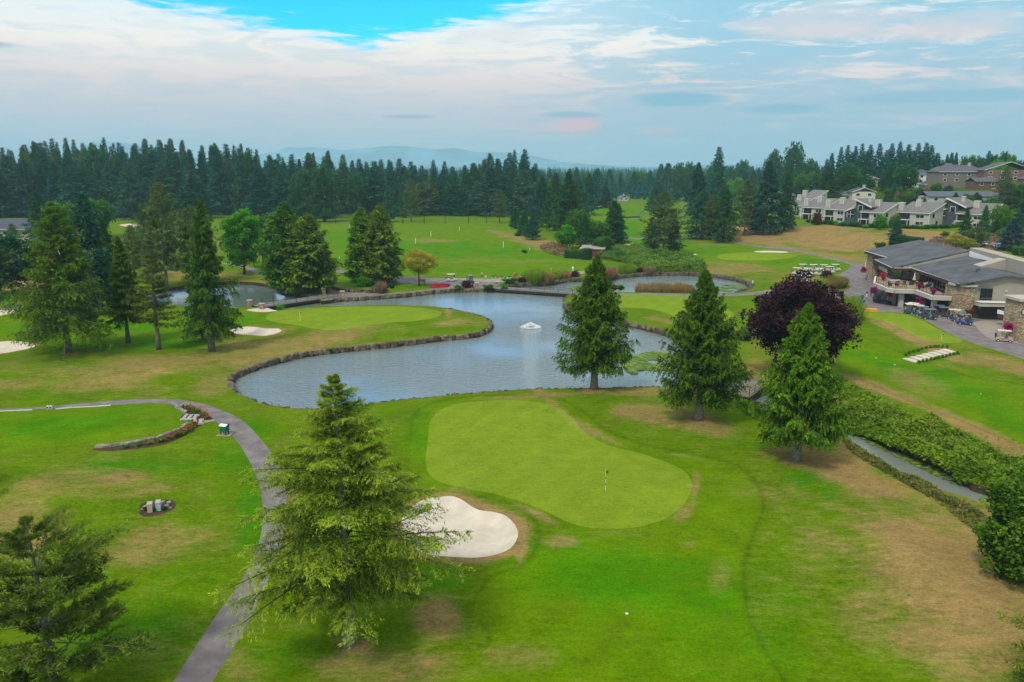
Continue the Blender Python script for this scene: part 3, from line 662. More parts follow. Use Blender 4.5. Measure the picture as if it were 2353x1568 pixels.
    if wood:
        kk = 5; ss = np.linspace(0, .93, kk)[None, :] * np.ones((nb, 1)); C = bp(ss); rad = (.009 * L[:, None] + .005) * (1 - .8 * ss)
        U3 = np.array([0, 0, 1.]); X3 = norm(np.cross(Dh, U3)); vv = []
        for j in range(3):
            a_ = 2 * math.pi * j / 3; vv.append(C + rad[..., None] * (X3[:, None, :] * math.cos(a_) + U3 * math.sin(a_)))
        VV = np.stack(vv, 2).reshape(-1, 3); idx = np.arange(nb * kk * 3).reshape(nb, kk, 3); q4 = []
        for j in range(3):
            a_, b_ = idx[:, :-1, j], idx[:, :-1, (j + 1) % 3]; c_, d_ = idx[:, 1:, (j + 1) % 3], idx[:, 1:, j]
            q4.append(np.stack([a_, b_, c_, d_], -1).reshape(-1, 4))
        Wm = np_mesh(name + '_limbs', VV, np.concatenate(q4))
    for m_, x in ((Fm, fol), (Tm, bark), (Wm, limb_mat or bark)):
        if m_ is not None: m_.materials.append(x)
    return dict(trunk=Tm, crown=Fm, limbs=Wm)
def broadleaf(name, seed, H, R, base, ncl, nl, leaf, fol, bark, shape=1., top=.5, shell=.55, cr=.24, trunk=True, lw=.75, limbs=9, clsq=.8, spread=None):
    rs = RS(seed); hz = (H - base) / 2; cz = base + hz
    d = norm(rs.normal(size=(ncl, 3))); rr = (shell + (1 - shell) * rs.rand(ncl)) * (.86 + .28 * rs.rand(ncl))
    c = d * rr[:, None]
    k = np.where(c[:, 2] > 0, 1 - top * c[:, 2] ** 2 * (1 - .0), 1.0)
    C = np.column_stack([c[:, 0] * R * k, c[:, 1] * R * k, cz + c[:, 2] * hz])
    cr_ = R * cr * (.7 + .6 * rs.rand(ncl))
    dd = norm(rs.normal(size=(ncl, nl, 3))); dd[..., 2] = np.where(rs.rand(ncl, nl) < .6, np.abs(dd[..., 2]), dd[..., 2])
    P = C[:, None, :] + dd * (cr_[:, None, None] * (.55 + .5 * rs.rand(ncl, nl, 1))) * np.array([1, 1, clsq])
    P[..., 2] = np.maximum(P[..., 2], .02)
    P = P.reshape(-1, 3); D = norm(dd.reshape(-1, 3) * .7 + rs.normal(size=P.shape) * .7 + np.array([0, 0, -.25]))
    N = len(P); LL = leaf * (.6 + .8 * rs.rand(N)); V, Q = cards(P, D, LL, LL * lw, rs, .5)
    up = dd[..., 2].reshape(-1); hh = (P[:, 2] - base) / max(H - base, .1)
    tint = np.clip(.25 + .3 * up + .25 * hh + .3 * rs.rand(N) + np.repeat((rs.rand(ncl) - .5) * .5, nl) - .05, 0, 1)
    Fm = np_mesh(name + '_leaves', V, Q, {'tint': np.repeat(tint, 4)}); Fm.materials.append(fol)
    if not trunk: return dict(crown=Fm, trunk=None, limbs=None)
    mb = MB(); tr = H * .022 + .04
    mb.tube([(0, 0, -.3), (0, 0, .2), (.1 * tr, 0, base * .7 + .3), (0, .1, cz)], [tr * 1.4, tr, tr * .8, tr * .35], 8)
    Tm = bpy.data.meshes.new(name + '_trunk'); Tm.from_pydata(mb.v, [], mb.f); Tm.update(); smooth(Tm); Tm.materials.append(bark)
    mb = MB()
    for i in range(limbs):
        j = rs.randint(ncl); z = base * .6 + rs.rand() * (cz - base * .6) + .2; mid = np.array([C[j][0] * .45, C[j][1] * .45, z + (C[j][2] - z) * .55])
        mb.tube([(0, 0, z), mid, C[j]], [tr * .45, tr * .28, tr * .1], 5)
    Lm = bpy.data.meshes.new(name + '_limbs'); Lm.from_pydata(mb.v, [], mb.f); Lm.update(); Lm.materials.append(bark)
    return dict(crown=Fm, trunk=Tm, limbs=Lm)
def plant(name, parts, loc, label, cat='tree', group=None, rz=0., s=1., names=('trunk', 'limbs', 'crown')):
    if parts.get('trunk') is None and parts.get('limbs') is None:
        o = link(name, parts['crown'], None, None, loc); o.rotation_euler = (0, 0, rz); o.scale = s if isinstance(s, tuple) else (s, s, s)
        return tag(o, label, cat, group)
    t = thing(name, label, cat, loc, rz, group, s if isinstance(s, tuple) else (s, s, s))
    for k in names:
        if parts.get(k) is not None: link('branches' if k == 'limbs' else k, parts[k], None, t)
    return t

bark_g = mat('bark_grey', (.16, .14, .12), .9, .1, var=.3, vscale=3, bump=.03, bscale=14)
bark_b = mat('bark_brown', (.10, .065, .045), .9, .1, var=.3, vscale=3, bump=.03, bscale=14)
F_hem = foliage('hemlock_needles', (.022, .070, .003), (.37, .51, .045), trans=.2)
F_pine = foliage('pine_needles', (.030, .070, .006), (.26, .36, .035), trans=.2)
F_ced = foliage('cedar_sprays', (.005, .036, .002), (.13, .25, .018), trans=.1)
F_spr = foliage('spruce_needles', (.008, .050, .004), (.15, .28, .022), trans=.12)
F_fir = foliage('fir_needles', (.002, .065, .048), (.012, .150, .098), trans=.15, hue=.22)  # teal haze of the distance painted into the needle colour
F_firw = foliage('old_fir_needles', (.008, .070, .042), (.060, .170, .082), trans=.15, hue=.26)
F_con = foliage('cypress_sprays', (.006, .08, .036), (.035, .17, .065), trans=.15)
F_pur = foliage('purple_leaves', (.010, .004, .008), (.060, .020, .030), rough=.45, trans=.12)
F_bri = foliage('bright_leaves', (.010, .12, .003), (.13, .44, .006), trans=.35)
F_mid = foliage('green_leaves', (.012, .085, .010), (.10, .27, .022), trans=.3, hue=.1)
F_yel = foliage('yellow_leaves', (.10, .16, .010), (.42, .40, .050), trans=.35)
F_dkb = foliage('dark_leaves', (.008, .055, .018), (.04, .16, .045), trans=.2)
F_red = foliage('red_leaves', (.030, .006, .010), (.13, .025, .035), trans=.2)
F_blu = foliage('blue_spruce_needles', (.018, .055, .060), (.085, .17, .17), trans=.15)
F_bram = foliage('bramble_leaves', (.030, .12, .006), (.24, .38, .022), trans=.3)
F_grs = foliage('tall_grass_blades', (.07, .16, .008), (.24, .37, .02), trans=.35)
F_tan = foliage('dry_grass_blades', (.13, .085, .04), (.36, .26, .13), trans=.3)
F_mag = foliage('magenta_petals', (.20, .005, .09), (.50, .02, .26), trans=.3)
F_redp = foliage('red_petals', (.45, .01, .02), (.75, .05, .08), trans=.3)
F_whi = foliage('cream_petals', (.45, .48, .30), (.80, .80, .60), trans=.3)
F_rust = foliage('rust_leaves', (.16, .06, .03), (.40, .17, .08), trans=.3)
F_lily = foliage('lily_pads', (.05, .13, .01), (.26, .34, .05), trans=.1, rough=.5)

pyr = lambda t: (1 - t) ** .8
ppine = lambda t: np.minimum(1, (1 - t) * 2.2) * (.75 + .25 * np.sin(t * 9))
def cedarp(t): return np.minimum(1 - t, 1) ** .78 * np.where(t < .12, .72 + t * 2.3, 1)
def colp(t): return np.sin(np.clip((1 - t) * 1.25, 0, 1) * math.pi / 2) ** .8 * np.where(t < .15, .7 + 2 * t, 1)
def conep(t): return np.clip((1 - t), 0, 1) ** .62 * np.where(t < .1, .8 + 2 * t, 1)
def size(u, vb, vt, hw, dz=0.):
    x, y, z = GP(u, vb); dep = y * _cp - (z - CAMZ) * _sp
    return (x, y, z + dz), ztop(y, vt) - z, hw / FPX * dep
HEAVY = True
# -- the big near trees
loc, h, r = size(803, 1474, 868, 222)
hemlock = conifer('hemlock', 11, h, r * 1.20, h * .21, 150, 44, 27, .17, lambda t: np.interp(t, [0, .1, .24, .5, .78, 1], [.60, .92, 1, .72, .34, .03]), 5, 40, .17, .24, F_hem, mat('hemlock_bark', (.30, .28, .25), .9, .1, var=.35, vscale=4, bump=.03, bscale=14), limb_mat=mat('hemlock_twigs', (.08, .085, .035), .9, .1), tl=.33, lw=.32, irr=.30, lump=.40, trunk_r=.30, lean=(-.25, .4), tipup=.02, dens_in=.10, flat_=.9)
o = plant('hemlock_tree', hemlock, loc, 'tall feathery green hemlock beside the white bunker, drooping tips overhanging the curved cart path')
loc, h, r = size(128, 1600, 1202, 185)
pine = conifer('pine', 5, h, r, h * .14, 84, 28, 32, .22, lambda t: np.minimum(1, (1 - t) * 1.7) ** .6, 4, 42, .05, -.05, F_pine, bark_g, tl=.40, lw=.26, irr=.5, trunk_r=.24, lean=(-.4, .2), dens_in=.35, whorl=9)
plant('pine_tree', pine, loc, 'gnarled dark green pine with bare grey limbs in the bottom left corner of the lawn')
for nm, sd, (u, vb, vt, hw), lab, dn in (
    ('cedar', 21, (1365, 894, 588, 92), 'pointed dark green cedar standing alone on the pond bank in front of the fountain', 1),
    ('cedar', 22, (1605, 964, 622, 110), 'broad open-branched cedar between the lily pads and the near green', 1),
    ('cedar', 23, (1830, 1058, 698, 116), 'dense bright green cedar in front of the purple-leaved maple', 1.15)):
    loc, h, r = size(u, vb, vt, hw)
    p_ = conifer('cedar%d' % sd, sd, h, r * 1.0, h * .19, 200, 30, 20, .23, cedarp, -6, 52, .10 if sd != 22 else .06, .75, F_ced if sd < 23 else foliage('young_cedar_sprays', (.007, .048, .002), (.17, .33, .016), trans=.12), mat('cedar_bark', (.26, .22, .18), .9, .1, var=.3, vscale=4, bump=.04, bscale=10), limb_mat=mat('cedar_twigs', (.16, .15, .09), .9, .1), tl=.36, lw=.42, irr=.18, trunk_r=.42 if sd < 23 else .36, dens_in=.12, tipup=.14, lump=.26)
    plant('cedar_tree', p_, loc, lab)
loc, h, r = size(1829, 872, 643, 108)
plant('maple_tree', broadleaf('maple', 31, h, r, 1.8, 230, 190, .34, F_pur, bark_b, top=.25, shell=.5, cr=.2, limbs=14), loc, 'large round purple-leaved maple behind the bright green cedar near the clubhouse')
for sd, (u, vb, vt, hw), lab, kw in (
    (41, (158, 810, 468, 124), 'huge wide-spreading spruce above the left bunker, largest of the trees by the pond', dict(nb=235, droop=.10, hang=.45, base=.15)),
    (42, (295, 788, 545, 46), 'slim dark spruce with bare lower trunk, just right of the huge wide-spreading spruce', dict(nb=110, droop=.1, hang=.5, base=.24)),
    (43, (365, 803, 545, 50), 'thin see-through brownish spruce with a straight pale trunk', dict(nb=80, droop=.02, hang=.15, base=.24)),
    (44, (487, 807, 458, 64), 'tall shaggy spruce with hanging sprays at the edge of the peninsula', dict(nb=150, droop=.20, hang=.9, base=.17))):
    loc, h, r = size(u, vb, vt, hw); thin = sd == 43
    fm = F_spr if sd != 43 else foliage('thin_spruce_needles', (.06, .09, .015), (.22, .26, .05))
    p_ = conifer('spruce%d' % sd, sd, h, r * 1.02, h * kw['base'], kw['nb'], 24, 9 if thin else 18, .30 if not thin else .30, lambda t: (1 - t) ** .7 * np.where(t < .1, .85, 1), -8, 40, kw['droop'], kw['hang'], fm, bark_g, tl=.40, lw=.34, irr=.38, trunk_r=h * .02, tipup=.05, whorl=17 if sd in (41, 43) else 0)
    plant('spruce_tree', p_, loc, lab)

# -- protos for trees farther off
PR = {}
def proto(key, f): PR[key] = f; return f
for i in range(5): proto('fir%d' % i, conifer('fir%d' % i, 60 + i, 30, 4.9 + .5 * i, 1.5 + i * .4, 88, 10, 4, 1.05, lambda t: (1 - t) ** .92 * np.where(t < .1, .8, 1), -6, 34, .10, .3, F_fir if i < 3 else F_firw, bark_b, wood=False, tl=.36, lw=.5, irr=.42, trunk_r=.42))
for i in range(3): proto('mfir%d' % i, conifer('mfir%d' % i, 70 + i, 20, 5.0 + .6 * i, 2.2, 95, 14, 6, .75, lambda t: (1 - t) ** .7 * np.where(t < .12, .8, 1), -8, 34, .08, .35, F_firw if i else foliage('green_fir_needles', (.008, .055, .018), (.06, .18, .04)), bark_g, tl=.38, lw=.42, irr=.4, trunk_r=.42))
for i in range(2): proto('mpine%d' % i, conifer('mpine%d' % i, 75 + i, 18, 5.0, 3.0, 80, 14, 7, .7, lambda t: np.minimum(1, (1 - t) * 2.0) ** .7, 2, 45, .03, .1, foliage('grey_pine_needles', (.045, .095, .030), (.17, .24, .07)), bark_g, tl=.42, lw=.4, irr=.45, trunk_r=.35))
for i in range(3): proto('cone%d' % i, conifer('cone%d' % i, 80 + i, 18, 3.6, 1.4, 110, 10, 4, .75, conep, 10, 55, .02, .3, F_con, bark_b, wood=False, tl=.35, lw=.55, irr=.12, trunk_r=.4))
proto('cyp', conifer('cyp', 85, 18, 4.2, 1.2, 150, 18, 7, .62, colp, 8, 62, .02, .5, foliage('pond_cypress_sprays', (.012, .080, .004), (.17, .37, .022)), bark_g, tl=.36, lw=.42, irr=.22, trunk_r=.5))
proto('cyp1', conifer('cyp1', 86, 18, 4.2, 1.2, 150, 18, 7, .62, colp, 4, 58, .04, .6, foliage('dark_cypress_sprays', (.016, .070, .004), (.20, .31, .025)), bark_g, tl=.36, lw=.42, irr=.3, trunk_r=.5))
for i, fm in enumerate((F_mid, F_dkb, F_bri)): proto('leaf%d' % i, broadleaf('leaf%d' % i, 90 + i, 12, 5, 1.6, 110, 70, .55, fm, bark_b, top=.3, cr=.26))
proto('yel', broadleaf('yel', 95, 8, 4.6, 2.6, 95, 90, .30, F_yel, bark_b, top=.5, cr=.22, clsq=.45, limbs=14, lw=.5))
proto('maple2', broadleaf('maple2', 96, 14, 4.6, 1.6, 150, 110, .42, F_bri, bark_b, top=.45, cr=.22))
for i, fm in enumerate((F_mid, F_dkb, F_bram, F_red, F_bri, F_rust)): proto('bush%d' % i, broadleaf('bush%d' % i, 100 + i, 2, 1.3, 0, 36, 55, .26, fm, bark_b, top=.1, shell=.3, cr=.34, trunk=False))
proto('blue', conifer('blue', 99, 14, 4.2, .5, 100, 14, 7, .5, pyr, -5, 30, .02, .15, F_blu, bark_b, tl=.4, lw=.45, irr=.2, trunk_r=.25))
H0_ = {k: (12 if k.startswith('leaf') else 8 if k == 'yel' else 14 if k in ('maple2', 'blue') else 2 if k.startswith('bush') else 30 if k.startswith('fir') else 20 if k.startswith('mfir') else 18) for k in PR}
R0_ = {}
for k, p_ in PR.items():
    co = np.empty(len(p_['crown'].vertices) * 3, np.float32); p_['crown'].vertices.foreach_get('co', co); co = co.reshape(-1, 3)
    R0_[k] = float(np.percentile(np.hypot(co[:, 0], co[:, 1]), 97))
rt = random.Random(4)
def put(kind, u, vb, vt, hw, label, name=None, cat='tree', group=None, rz=None, loc=None):
    if loc is None: loc, h, r = size(u, vb, vt, hw)
    else: h = ztop(loc[1], vt) - loc[2]; r = hw / FPX * (loc[1] * _cp)
    h = max(h, .5)
    nm = name or {'f': 'fir_tree', 'm': 'fir_tree', 'c': 'cypress_tree', 'l': 'broadleaf_tree', 'y': 'yellow_tree', 'b': 'bush'}[kind[0]]
    if kind.startswith('mpine'): nm = name or 'pine_tree'
    if kind == 'maple2': nm = name or 'maple_tree'
    if kind == 'blue': nm = 'blue_spruce'
    sx = r / R0_[kind]
    return plant(nm, PR[kind], loc, label, cat, group, rt.uniform(0, 6.28) if rz is None else rz, (sx, sx, h / H0_[kind]))
# middle distance, left
put('cyp', 664, 668, 466, 57, 'tall bright green cypress by the left pond, beside the footbridge', 'cypress_tree')
put('cyp1', 716, 672, 494, 60, 'dark olive cypress beside the tall bright cypress at the footbridge', 'cypress_tree')
put('cyp', 836, 648, 478, 48, 'left half of the twin cypress behind the round green shrub', 'cypress_tree')
put('cyp1', 876, 652, 474, 48, 'right half of the twin cypress, beside the dark wooden kiosk', 'cypress_tree')
put('maple2', 562, 630, 482, 46, 'vivid green maple on the lawn above the left pond')
put('yel', 963, 658, 575, 43, 'small yellow-green tree on the island lawn beside the road', 'yellow_tree')
put('leaf0', 604, 606, 492, 26, 'soft green tree behind the vivid green maple')
put('leaf1', 610, 603, 520, 14, 'small blue-green tree between the vivid maple and the cypresses')
put('mfir2', 218, 716, 448, 66, 'green fir with pale trunk behind the huge wide-spreading spruce')
put('mpine0', 384, 662, 424, 54, 'tall greyish pine behind the thin see-through spruce')
put('mpine1', 345, 622, 470, 34, 'short greyish pine left of the tall greyish pine')
put('mpine0', 450, 650, 478, 60, 'broad greyish pine behind the tall shaggy spruce')
put('mfir0', 255, 700, 505, 40, 'dark fir between the huge spruce and the slim dark spruce')
put('mfir1', 466, 782, 560, 36, 'narrow dark fir half hidden behind the tall shaggy spruce')
put('leaf1', 30, 676, 545, 66, 'dark spreading tree at the left edge, in front of the blue roofs')
put('mpine1', -20, 690, 545, 50, 'dark pine cut off by the left edge, beside the spreading tree')
put('mpine1', 34, 575, 515, 22, 'small round pine in front of the blue-roofed house')
put('leaf0', 150, 560, 462, 40, 'soft green tree behind the top of the huge spruce')
put('leaf0', 228, 545, 455, 36, 'pale green tree beside the fir with the pale trunk')
put('mfir0', 95, 560, 440, 32, 'dark fir rising left of the huge spruce')
put('mpine1', 310, 640, 520, 34, 'short dark pine above the slim dark spruce')
# in front of the forest, left and centre
for i, (u, vb, vt, hw, k) in enumerate([(545, 486, 395, 27, 'mpine0'), (445, 470, 425, 24, 'mfir2'), (175, 482, 398, 26, 'mfir1'), (262, 478, 370, 34, 'mfir2'), (305, 505, 385, 36, 'mfir1'), (510, 492, 400, 24, 'mfir2'), (600, 487, 398, 30, 'mfir0'), (640, 490, 392, 28, 'mfir1'), (690, 495, 392, 28, 'mfir2'),
        (746, 510, 388, 36, 'mfir0'), (780, 490, 405, 22, 'mfir1'), (806, 487, 418, 18, 'mpine0'), (825, 492, 410, 26, 'mpine1'), (855, 490, 415, 20, 'mfir2'), (895, 510, 432, 20, 'mfir1'), (945, 510, 412, 20, 'mpine0'), (1104, 490, 422, 24, 'mpine1'), (1124, 488, 440, 16, 'mpine0'), (1148, 512, 436, 17, 'mpine0')]):
    put(k, u, vb, vt, hw, 'open-grown fir with visible trunk on the far side of the driving range', group='open-grown trees in front of the forest')
for i, (u, vb, vt, hw) in enumerate([(912, 492, 410, 18), (930, 500, 405, 16), (968, 495, 412, 16), (1000, 494, 402, 17), (1015, 494, 412, 17), (1045, 492, 400, 20), (1072, 492, 426, 15), (1094, 488, 404, 16), (1172, 493, 410, 20), (1195, 484, 376, 18), (1205, 484, 404, 16), (1090, 484, 396, 16)]):
    put('cone%d' % (i % 3), u, vb, vt, hw, 'smooth blue-green pointed cypress in the row behind the driving range poles', group='pointed cypresses behind the range poles')
# centre cluster right of the range
for u, vb, vt, hw, k, lab in [
    (1245, 520, 405, 28, 'mfir1', 'leftmost tall fir of the cluster at the right side of the driving range'), (1275, 530, 398, 30, 'mfir0', 'dark tall fir second from the left in the cluster beside the range'),
    (1305, 540, 394, 34, 'mfir0', 'darkest tall fir in the middle of the cluster beside the range'), (1328, 520, 408, 26, 'mfir1', 'green fir behind the middle of the cluster beside the range'),
    (1352, 495, 398, 24, 'mfir2', 'brownish narrow fir at the right end of the cluster beside the range'), (1185, 526, 478, 15, 'cone0', 'short bushy cypress, leftmost of the trio beside the range'),
    (1205, 542, 486, 18, 'cone1', 'short bushy cypress, middle of the trio beside the range'), (1224, 552, 492, 20, 'cone2', 'short bushy cypress, rightmost and nearest of the trio beside the range'),
    (1330, 560, 482, 30, 'leaf0', 'pale-topped broadleaf tree behind the red shed'), (1300, 573, 519, 25, 'leaf2', 'bright round tree with tan top left of the red shed'),
    (1343, 574, 492, 18, 'mfir0', 'narrow dark fir directly behind the red shed'), (1376, 572, 505, 26, 'leaf0', 'grey-green rounded tree behind the red shed roof'),
    (1386, 586, 542, 24, 'leaf0', 'pale leafy tree right of the red shed'), (1410, 568, 462, 38, 'mfir0', 'very dark wide fir right of the red shed'), (1420, 560, 468, 16, 'mfir1', 'dark spire rising beside the very dark wide fir'),
    (1524, 582, 443, 46, 'mpine0', 'large dark spreading pine on the fairway behind the brambles'), (1497, 576, 500, 24, 'mfir0', 'small dark fir left of the large spreading pine'), (1548, 580, 500, 24, 'mfir0', 'small dark fir right of the large spreading pine'),
    (1503, 490, 432, 20, 'cone1', 'pointed cypress behind the large spreading pine'), (1600, 500, 374, 32, 'mfir2', 'tall pale fir rising behind the row on the fairway edge'), (1646, 480, 338, 28, 'fir0', 'dark spiky fir, tallest on the skyline at the right'),
    (1612, 548, 438, 40, 'mfir1', 'leaning green fir on the fairway edge left of the dry slope'), (1638, 552, 450, 30, 'mpine1', 'brownish pine with thick trunk on the fairway edge'), (1662, 556, 430, 36, 'mfir0', 'dark fir nearest the cart path on the fairway edge'),
    (1710, 541, 415, 34, 'mpine0', 'tall brown-trunked pine at the top of the dry slope'), (1758, 540, 370, 38, 'mfir1', 'tall fir with long branches left of the condominiums'), (1802, 530, 398, 28, 'mfir0', 'dark narrow fir touching the leftmost condominium'),
    (1738, 535, 440, 20, 'mfir0', 'dark fir between the two tall trees on the dry slope'), (1690, 470, 412, 22, 'leaf2', 'bright green tree behind the fairway-edge firs')]:
    put(k, u, vb, vt, hw, lab)
# forest walls: individually placed firs, nearest rows
SKY_U = [-80, 0, 100, 190, 260, 330, 420, 470, 510, 590, 640, 700, 770, 850, 930, 1000, 1080, 1140, 1205, 1232, 1300]
SKY_V = [335, 330, 319, 318, 325, 318, 326, 340, 322, 342, 346, 356, 348, 366, 368, 376, 372, 350, 346, 378, 390]
rows = [(455, 36, 58, 34, -70, 760, 'front'), (482, 30, 38, 26, -80, 1225, 'front'), (520, 27, 20, 19, -80, 1225, 'mid'), (570, 27, 5, 13, -80, 1228, 'back'), (660, 26, 13, 13, -80, 1235, 'back')]
lab_ = {'front': 'tree in the front rows of the forest beyond the driving range', 'mid': 'dark conifer in the middle of the forest beyond the driving range', 'back': 'dark conifer whose top makes the skyline of the left forest'}
for Yr, du, off, jit, u0, u1, w_ in rows:
    u = u0 + rt.random() * du
    while u < u1:
        Yj = Yr * rt.uniform(.97, 1.03); x = (u - 1176.5) / FPX * (Yj * _cp + 5.7)
        vt = np.interp(u, SKY_U, SKY_V) + off + rt.uniform(-jit, jit) * (1 if rt.random() < .8 else 1.3)
        hw = rt.uniform(20, 37) * 500 / Yj * (1.15 if w_ == 'front' else 1)
        k = rt.choice(['fir0', 'fir1', 'fir3', 'fir4', 'mfir1', 'mfir2', 'mpine0', 'cone1', 'leaf1'] if w_ == 'front' else ['fir0', 'fir1', 'fir2', 'fir3', 'fir4', 'mfir0'] if w_ == 'mid' else ['fir0', 'fir1', 'fir2', 'fir4', 'mfir0'])
        if not (460 < u < 560 and Yr < 470):
            put(k, u, 0, vt, hw, lab_[w_], name='forest_tree', group='%s firs of the forest beyond the driving range' % w_, loc=(x, Yj, float(zt(x, Yj)) - .3))
        u += du * rt.uniform(.6, 1.4) * (500 / Yj) ** .3
# middle valley, right of centre
for Yr, du, v0, jit, u0, u1 in [(560, 30, 432, 14, 1230, 1400), (620, 30, 408, 14, 1225, 1530), (700, 28, 400, 12, 1560, 1880), (820, 24, 392, 9, 1230, 1900)]:
    u = u0 + rt.random() * du
    while u < u1:
        Yj = Yr * rt.uniform(.96, 1.04); x = (u - 1176.5) / FPX * (Yj * _cp + 5.7)
        if not (1395 < u < 1500 and Yr < 650):
            vt = v0 + rt.uniform(-jit, jit) - (14 if u > 1500 and Yr > 650 else 0)
            k = rt.choice(['fir0', 'fir1', 'fir4', 'cone0', 'cone1', 'leaf1', 'leaf0', 'fir2'])
            put(k, u, 0, vt, rt.uniform(15, 24) * (1.1 if k[0] == 'l' else 1), 'blue-green tree in the hazy valley wood beyond the fairway', group='trees of the valley wood', loc=(x, Yj, float(zt(x, Yj)) - .3), name='valley_tree')
        u += du * rt.uniform(.6, 1.35)
# hilltop wood at the right skyline
for u, vt, hw in [(1905, 352, 16), (1925, 338, 18), (1940, 334, 16), (1958, 336, 16), (1972, 330, 20), (1992, 333, 20), (2012, 330, 22), (2040, 330, 18), (2058, 326, 18), (2078, 332, 20), (2100, 329, 22), (2118, 328, 22), (2130, 334, 20), (2145, 352, 22), (1895, 366, 18), (1950, 350, 20), (1985, 348, 22), (2030, 345, 22), (2068, 346, 20), (2090, 346, 22), (2110, 348, 24), (2158, 368, 18)]:
    Yj = rt.uniform(470, 520); x = (u - 1176.5) / FPX * (Yj * _cp + 3)
    put('fir%d' % rt.choice([0, 1, 2]), u, 0, vt, hw * 1.1, 'dark fir in the dense clump crowning the hill above the condominiums', group='firs crowning the hill', loc=(x, Yj, float(zt(x, Yj)) - .5))
for u, vt, hw, Yj, k in [(1820, 336, 27, 640, 'leaf1'), (1775, 352, 22, 660, 'leaf1'), (1860, 372, 22, 560, 'leaf1'), (2178, 352, 12, 500, 'cone0'), (2168, 356, 10, 500, 'cone1'), (2188, 352, 10, 505, 'cone2'), (2212, 358, 16, 520, 'leaf0'), (2238, 356, 20, 510, 'leaf0'), (2262, 347, 16, 500, 'fir0'), (2276, 360, 22, 480, 'leaf1'),
        (2300, 353, 16, 520, 'leaf1'), (2318, 360, 12, 500, 'leaf2'), (2345, 368, 16, 480, 'fir1'), (2335, 372, 12, 520, 'leaf1'), (2290, 372, 26, 450, 'leaf2'), (1850, 395, 26, 480, 'leaf0'), (1880, 402, 26, 450, 'leaf0'), (1905, 400, 22, 470, 'leaf2'), (1960, 385, 20, 470, 'leaf0'), (1930, 385, 20, 480, 'cone0')]:
    x = (u - 1176.5) / FPX * (Yj * _cp + 3)
    put(k, u, 0, vt, hw, 'rounded tree on the right-hand skyline above the hillside houses', group='trees on the right-hand skyline', loc=(x, Yj, float(zt(x, Yj)) - .5), name='hill_tree')
# far woods that read as one mass
def woods(name, y0, y1, n, hmin, hmax, seed, label, ratio=.78, fol=F_fir, xmin=None):
    rs = RS(seed); Yv = np.sqrt(rs.rand(n) * (y1 ** 2 - y0 ** 2) + y0 ** 2); Xv = (rs.rand(n) * 2 - 1) * ratio * Yv
    if xmin is not None: kk = Xv > xmin * Yv; Xv, Yv = Xv[kk], Yv[kk]; n = len(Xv)
    hh = hmin + (hmax - hmin) * rs.rand(n) ** 1.5 * (.6 + .5 * vn(Xv, Yv, 120)); Z = zt(Xv, Yv)
    nt = 26; V = []; 
    t = rs.rand(n, nt) ** 1.2; az_ = rs.rand(n, nt) * 6.283; rr = (hh * .17)[:, None] * (1 - t) ** .8 * (.5 + .6 * rs.rand(n, nt))
    P = np.stack([Xv[:, None] + rr * .2 * np.cos(az_), Yv[:, None] + rr * .2 * np.sin(az_), Z[:, None] + hh[:, None] * (.05 + .93 * t)], -1).reshape(-1, 3)
    D = np.stack([np.cos(az_), np.sin(az_), -.25 + t * .5 * 0], -1).reshape(-1, 3); LL = (rr + hh[:, None] * .035).reshape(-1)
    V, Q = cards(P, D, LL * 1.1, np.maximum((hh[:, None] * .16 * (1.15 - t)).reshape(-1), 1.), rs, 0)
    # tapered core and a spire so that tops stay pointed
    k = 5; a_ = np.arange(k) * 2 * math.pi / k; ring = np.stack([np.cos(a_), np.sin(a_), a_ * 0], -1)
    C = np.stack([Xv, Yv, Z], -1); CV = (C[:, None, :] + ring[None] * (hh * .095)[:, None, None]); TP = C + np.stack([hh * 0, hh * 0, hh * 1.04], -1)
    V2_ = np.concatenate([CV, TP[:, None, :]], 1).reshape(-1, 3); b0 = np.arange(n)[:, None] * (k + 1)
    Q2 = np.stack([b0 + np.arange(k), b0 + (np.arange(k) + 1) % k, b0 + k + 0 * np.arange(k), b0 + k + 0 * np.arange(k)], -1).reshape(-1, 4)
    tri = Q2[:, :3]
    me = bpy.data.meshes.new(name); VV = np.concatenate([V, V2_]); 
    Lp = np.concatenate([Q.ravel(), (tri + len(V)).ravel()]).astype(np.int32); st = np.concatenate([np.arange(len(Q)) * 4, len(Q) * 4 + np.arange(len(tri)) * 3]).astype(np.int32)
    me.vertices.add(len(VV)); me.vertices.foreach_set('co', VV.astype(np.float32).ravel()); me.loops.add(len(Lp)); me.loops.foreach_set('vertex_index', Lp)
    me.polygons.add(len(st)); me.polygons.foreach_set('loop_start', st)
    at = me.attributes.new('tint', 'FLOAT', 'POINT'); tv = np.repeat(rs.rand(n) * .6, nt * 4); at.data.foreach_set('value', np.concatenate([np.clip(tv + rs.rand(len(tv)) * .3, 0, 1), np.repeat(rs.rand(n) * .3, k + 1)]).astype(np.float32))
    me.update(calc_edges=True)
    return tag(link(name, me, fol), label, 'woodland', kind='stuff')
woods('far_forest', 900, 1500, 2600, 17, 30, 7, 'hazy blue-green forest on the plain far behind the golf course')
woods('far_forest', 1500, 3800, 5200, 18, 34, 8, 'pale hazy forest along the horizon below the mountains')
woods('understory_trees', 690, 900, 900, 14, 26, 9, 'packed dark trees filling the space behind the first forest rows')

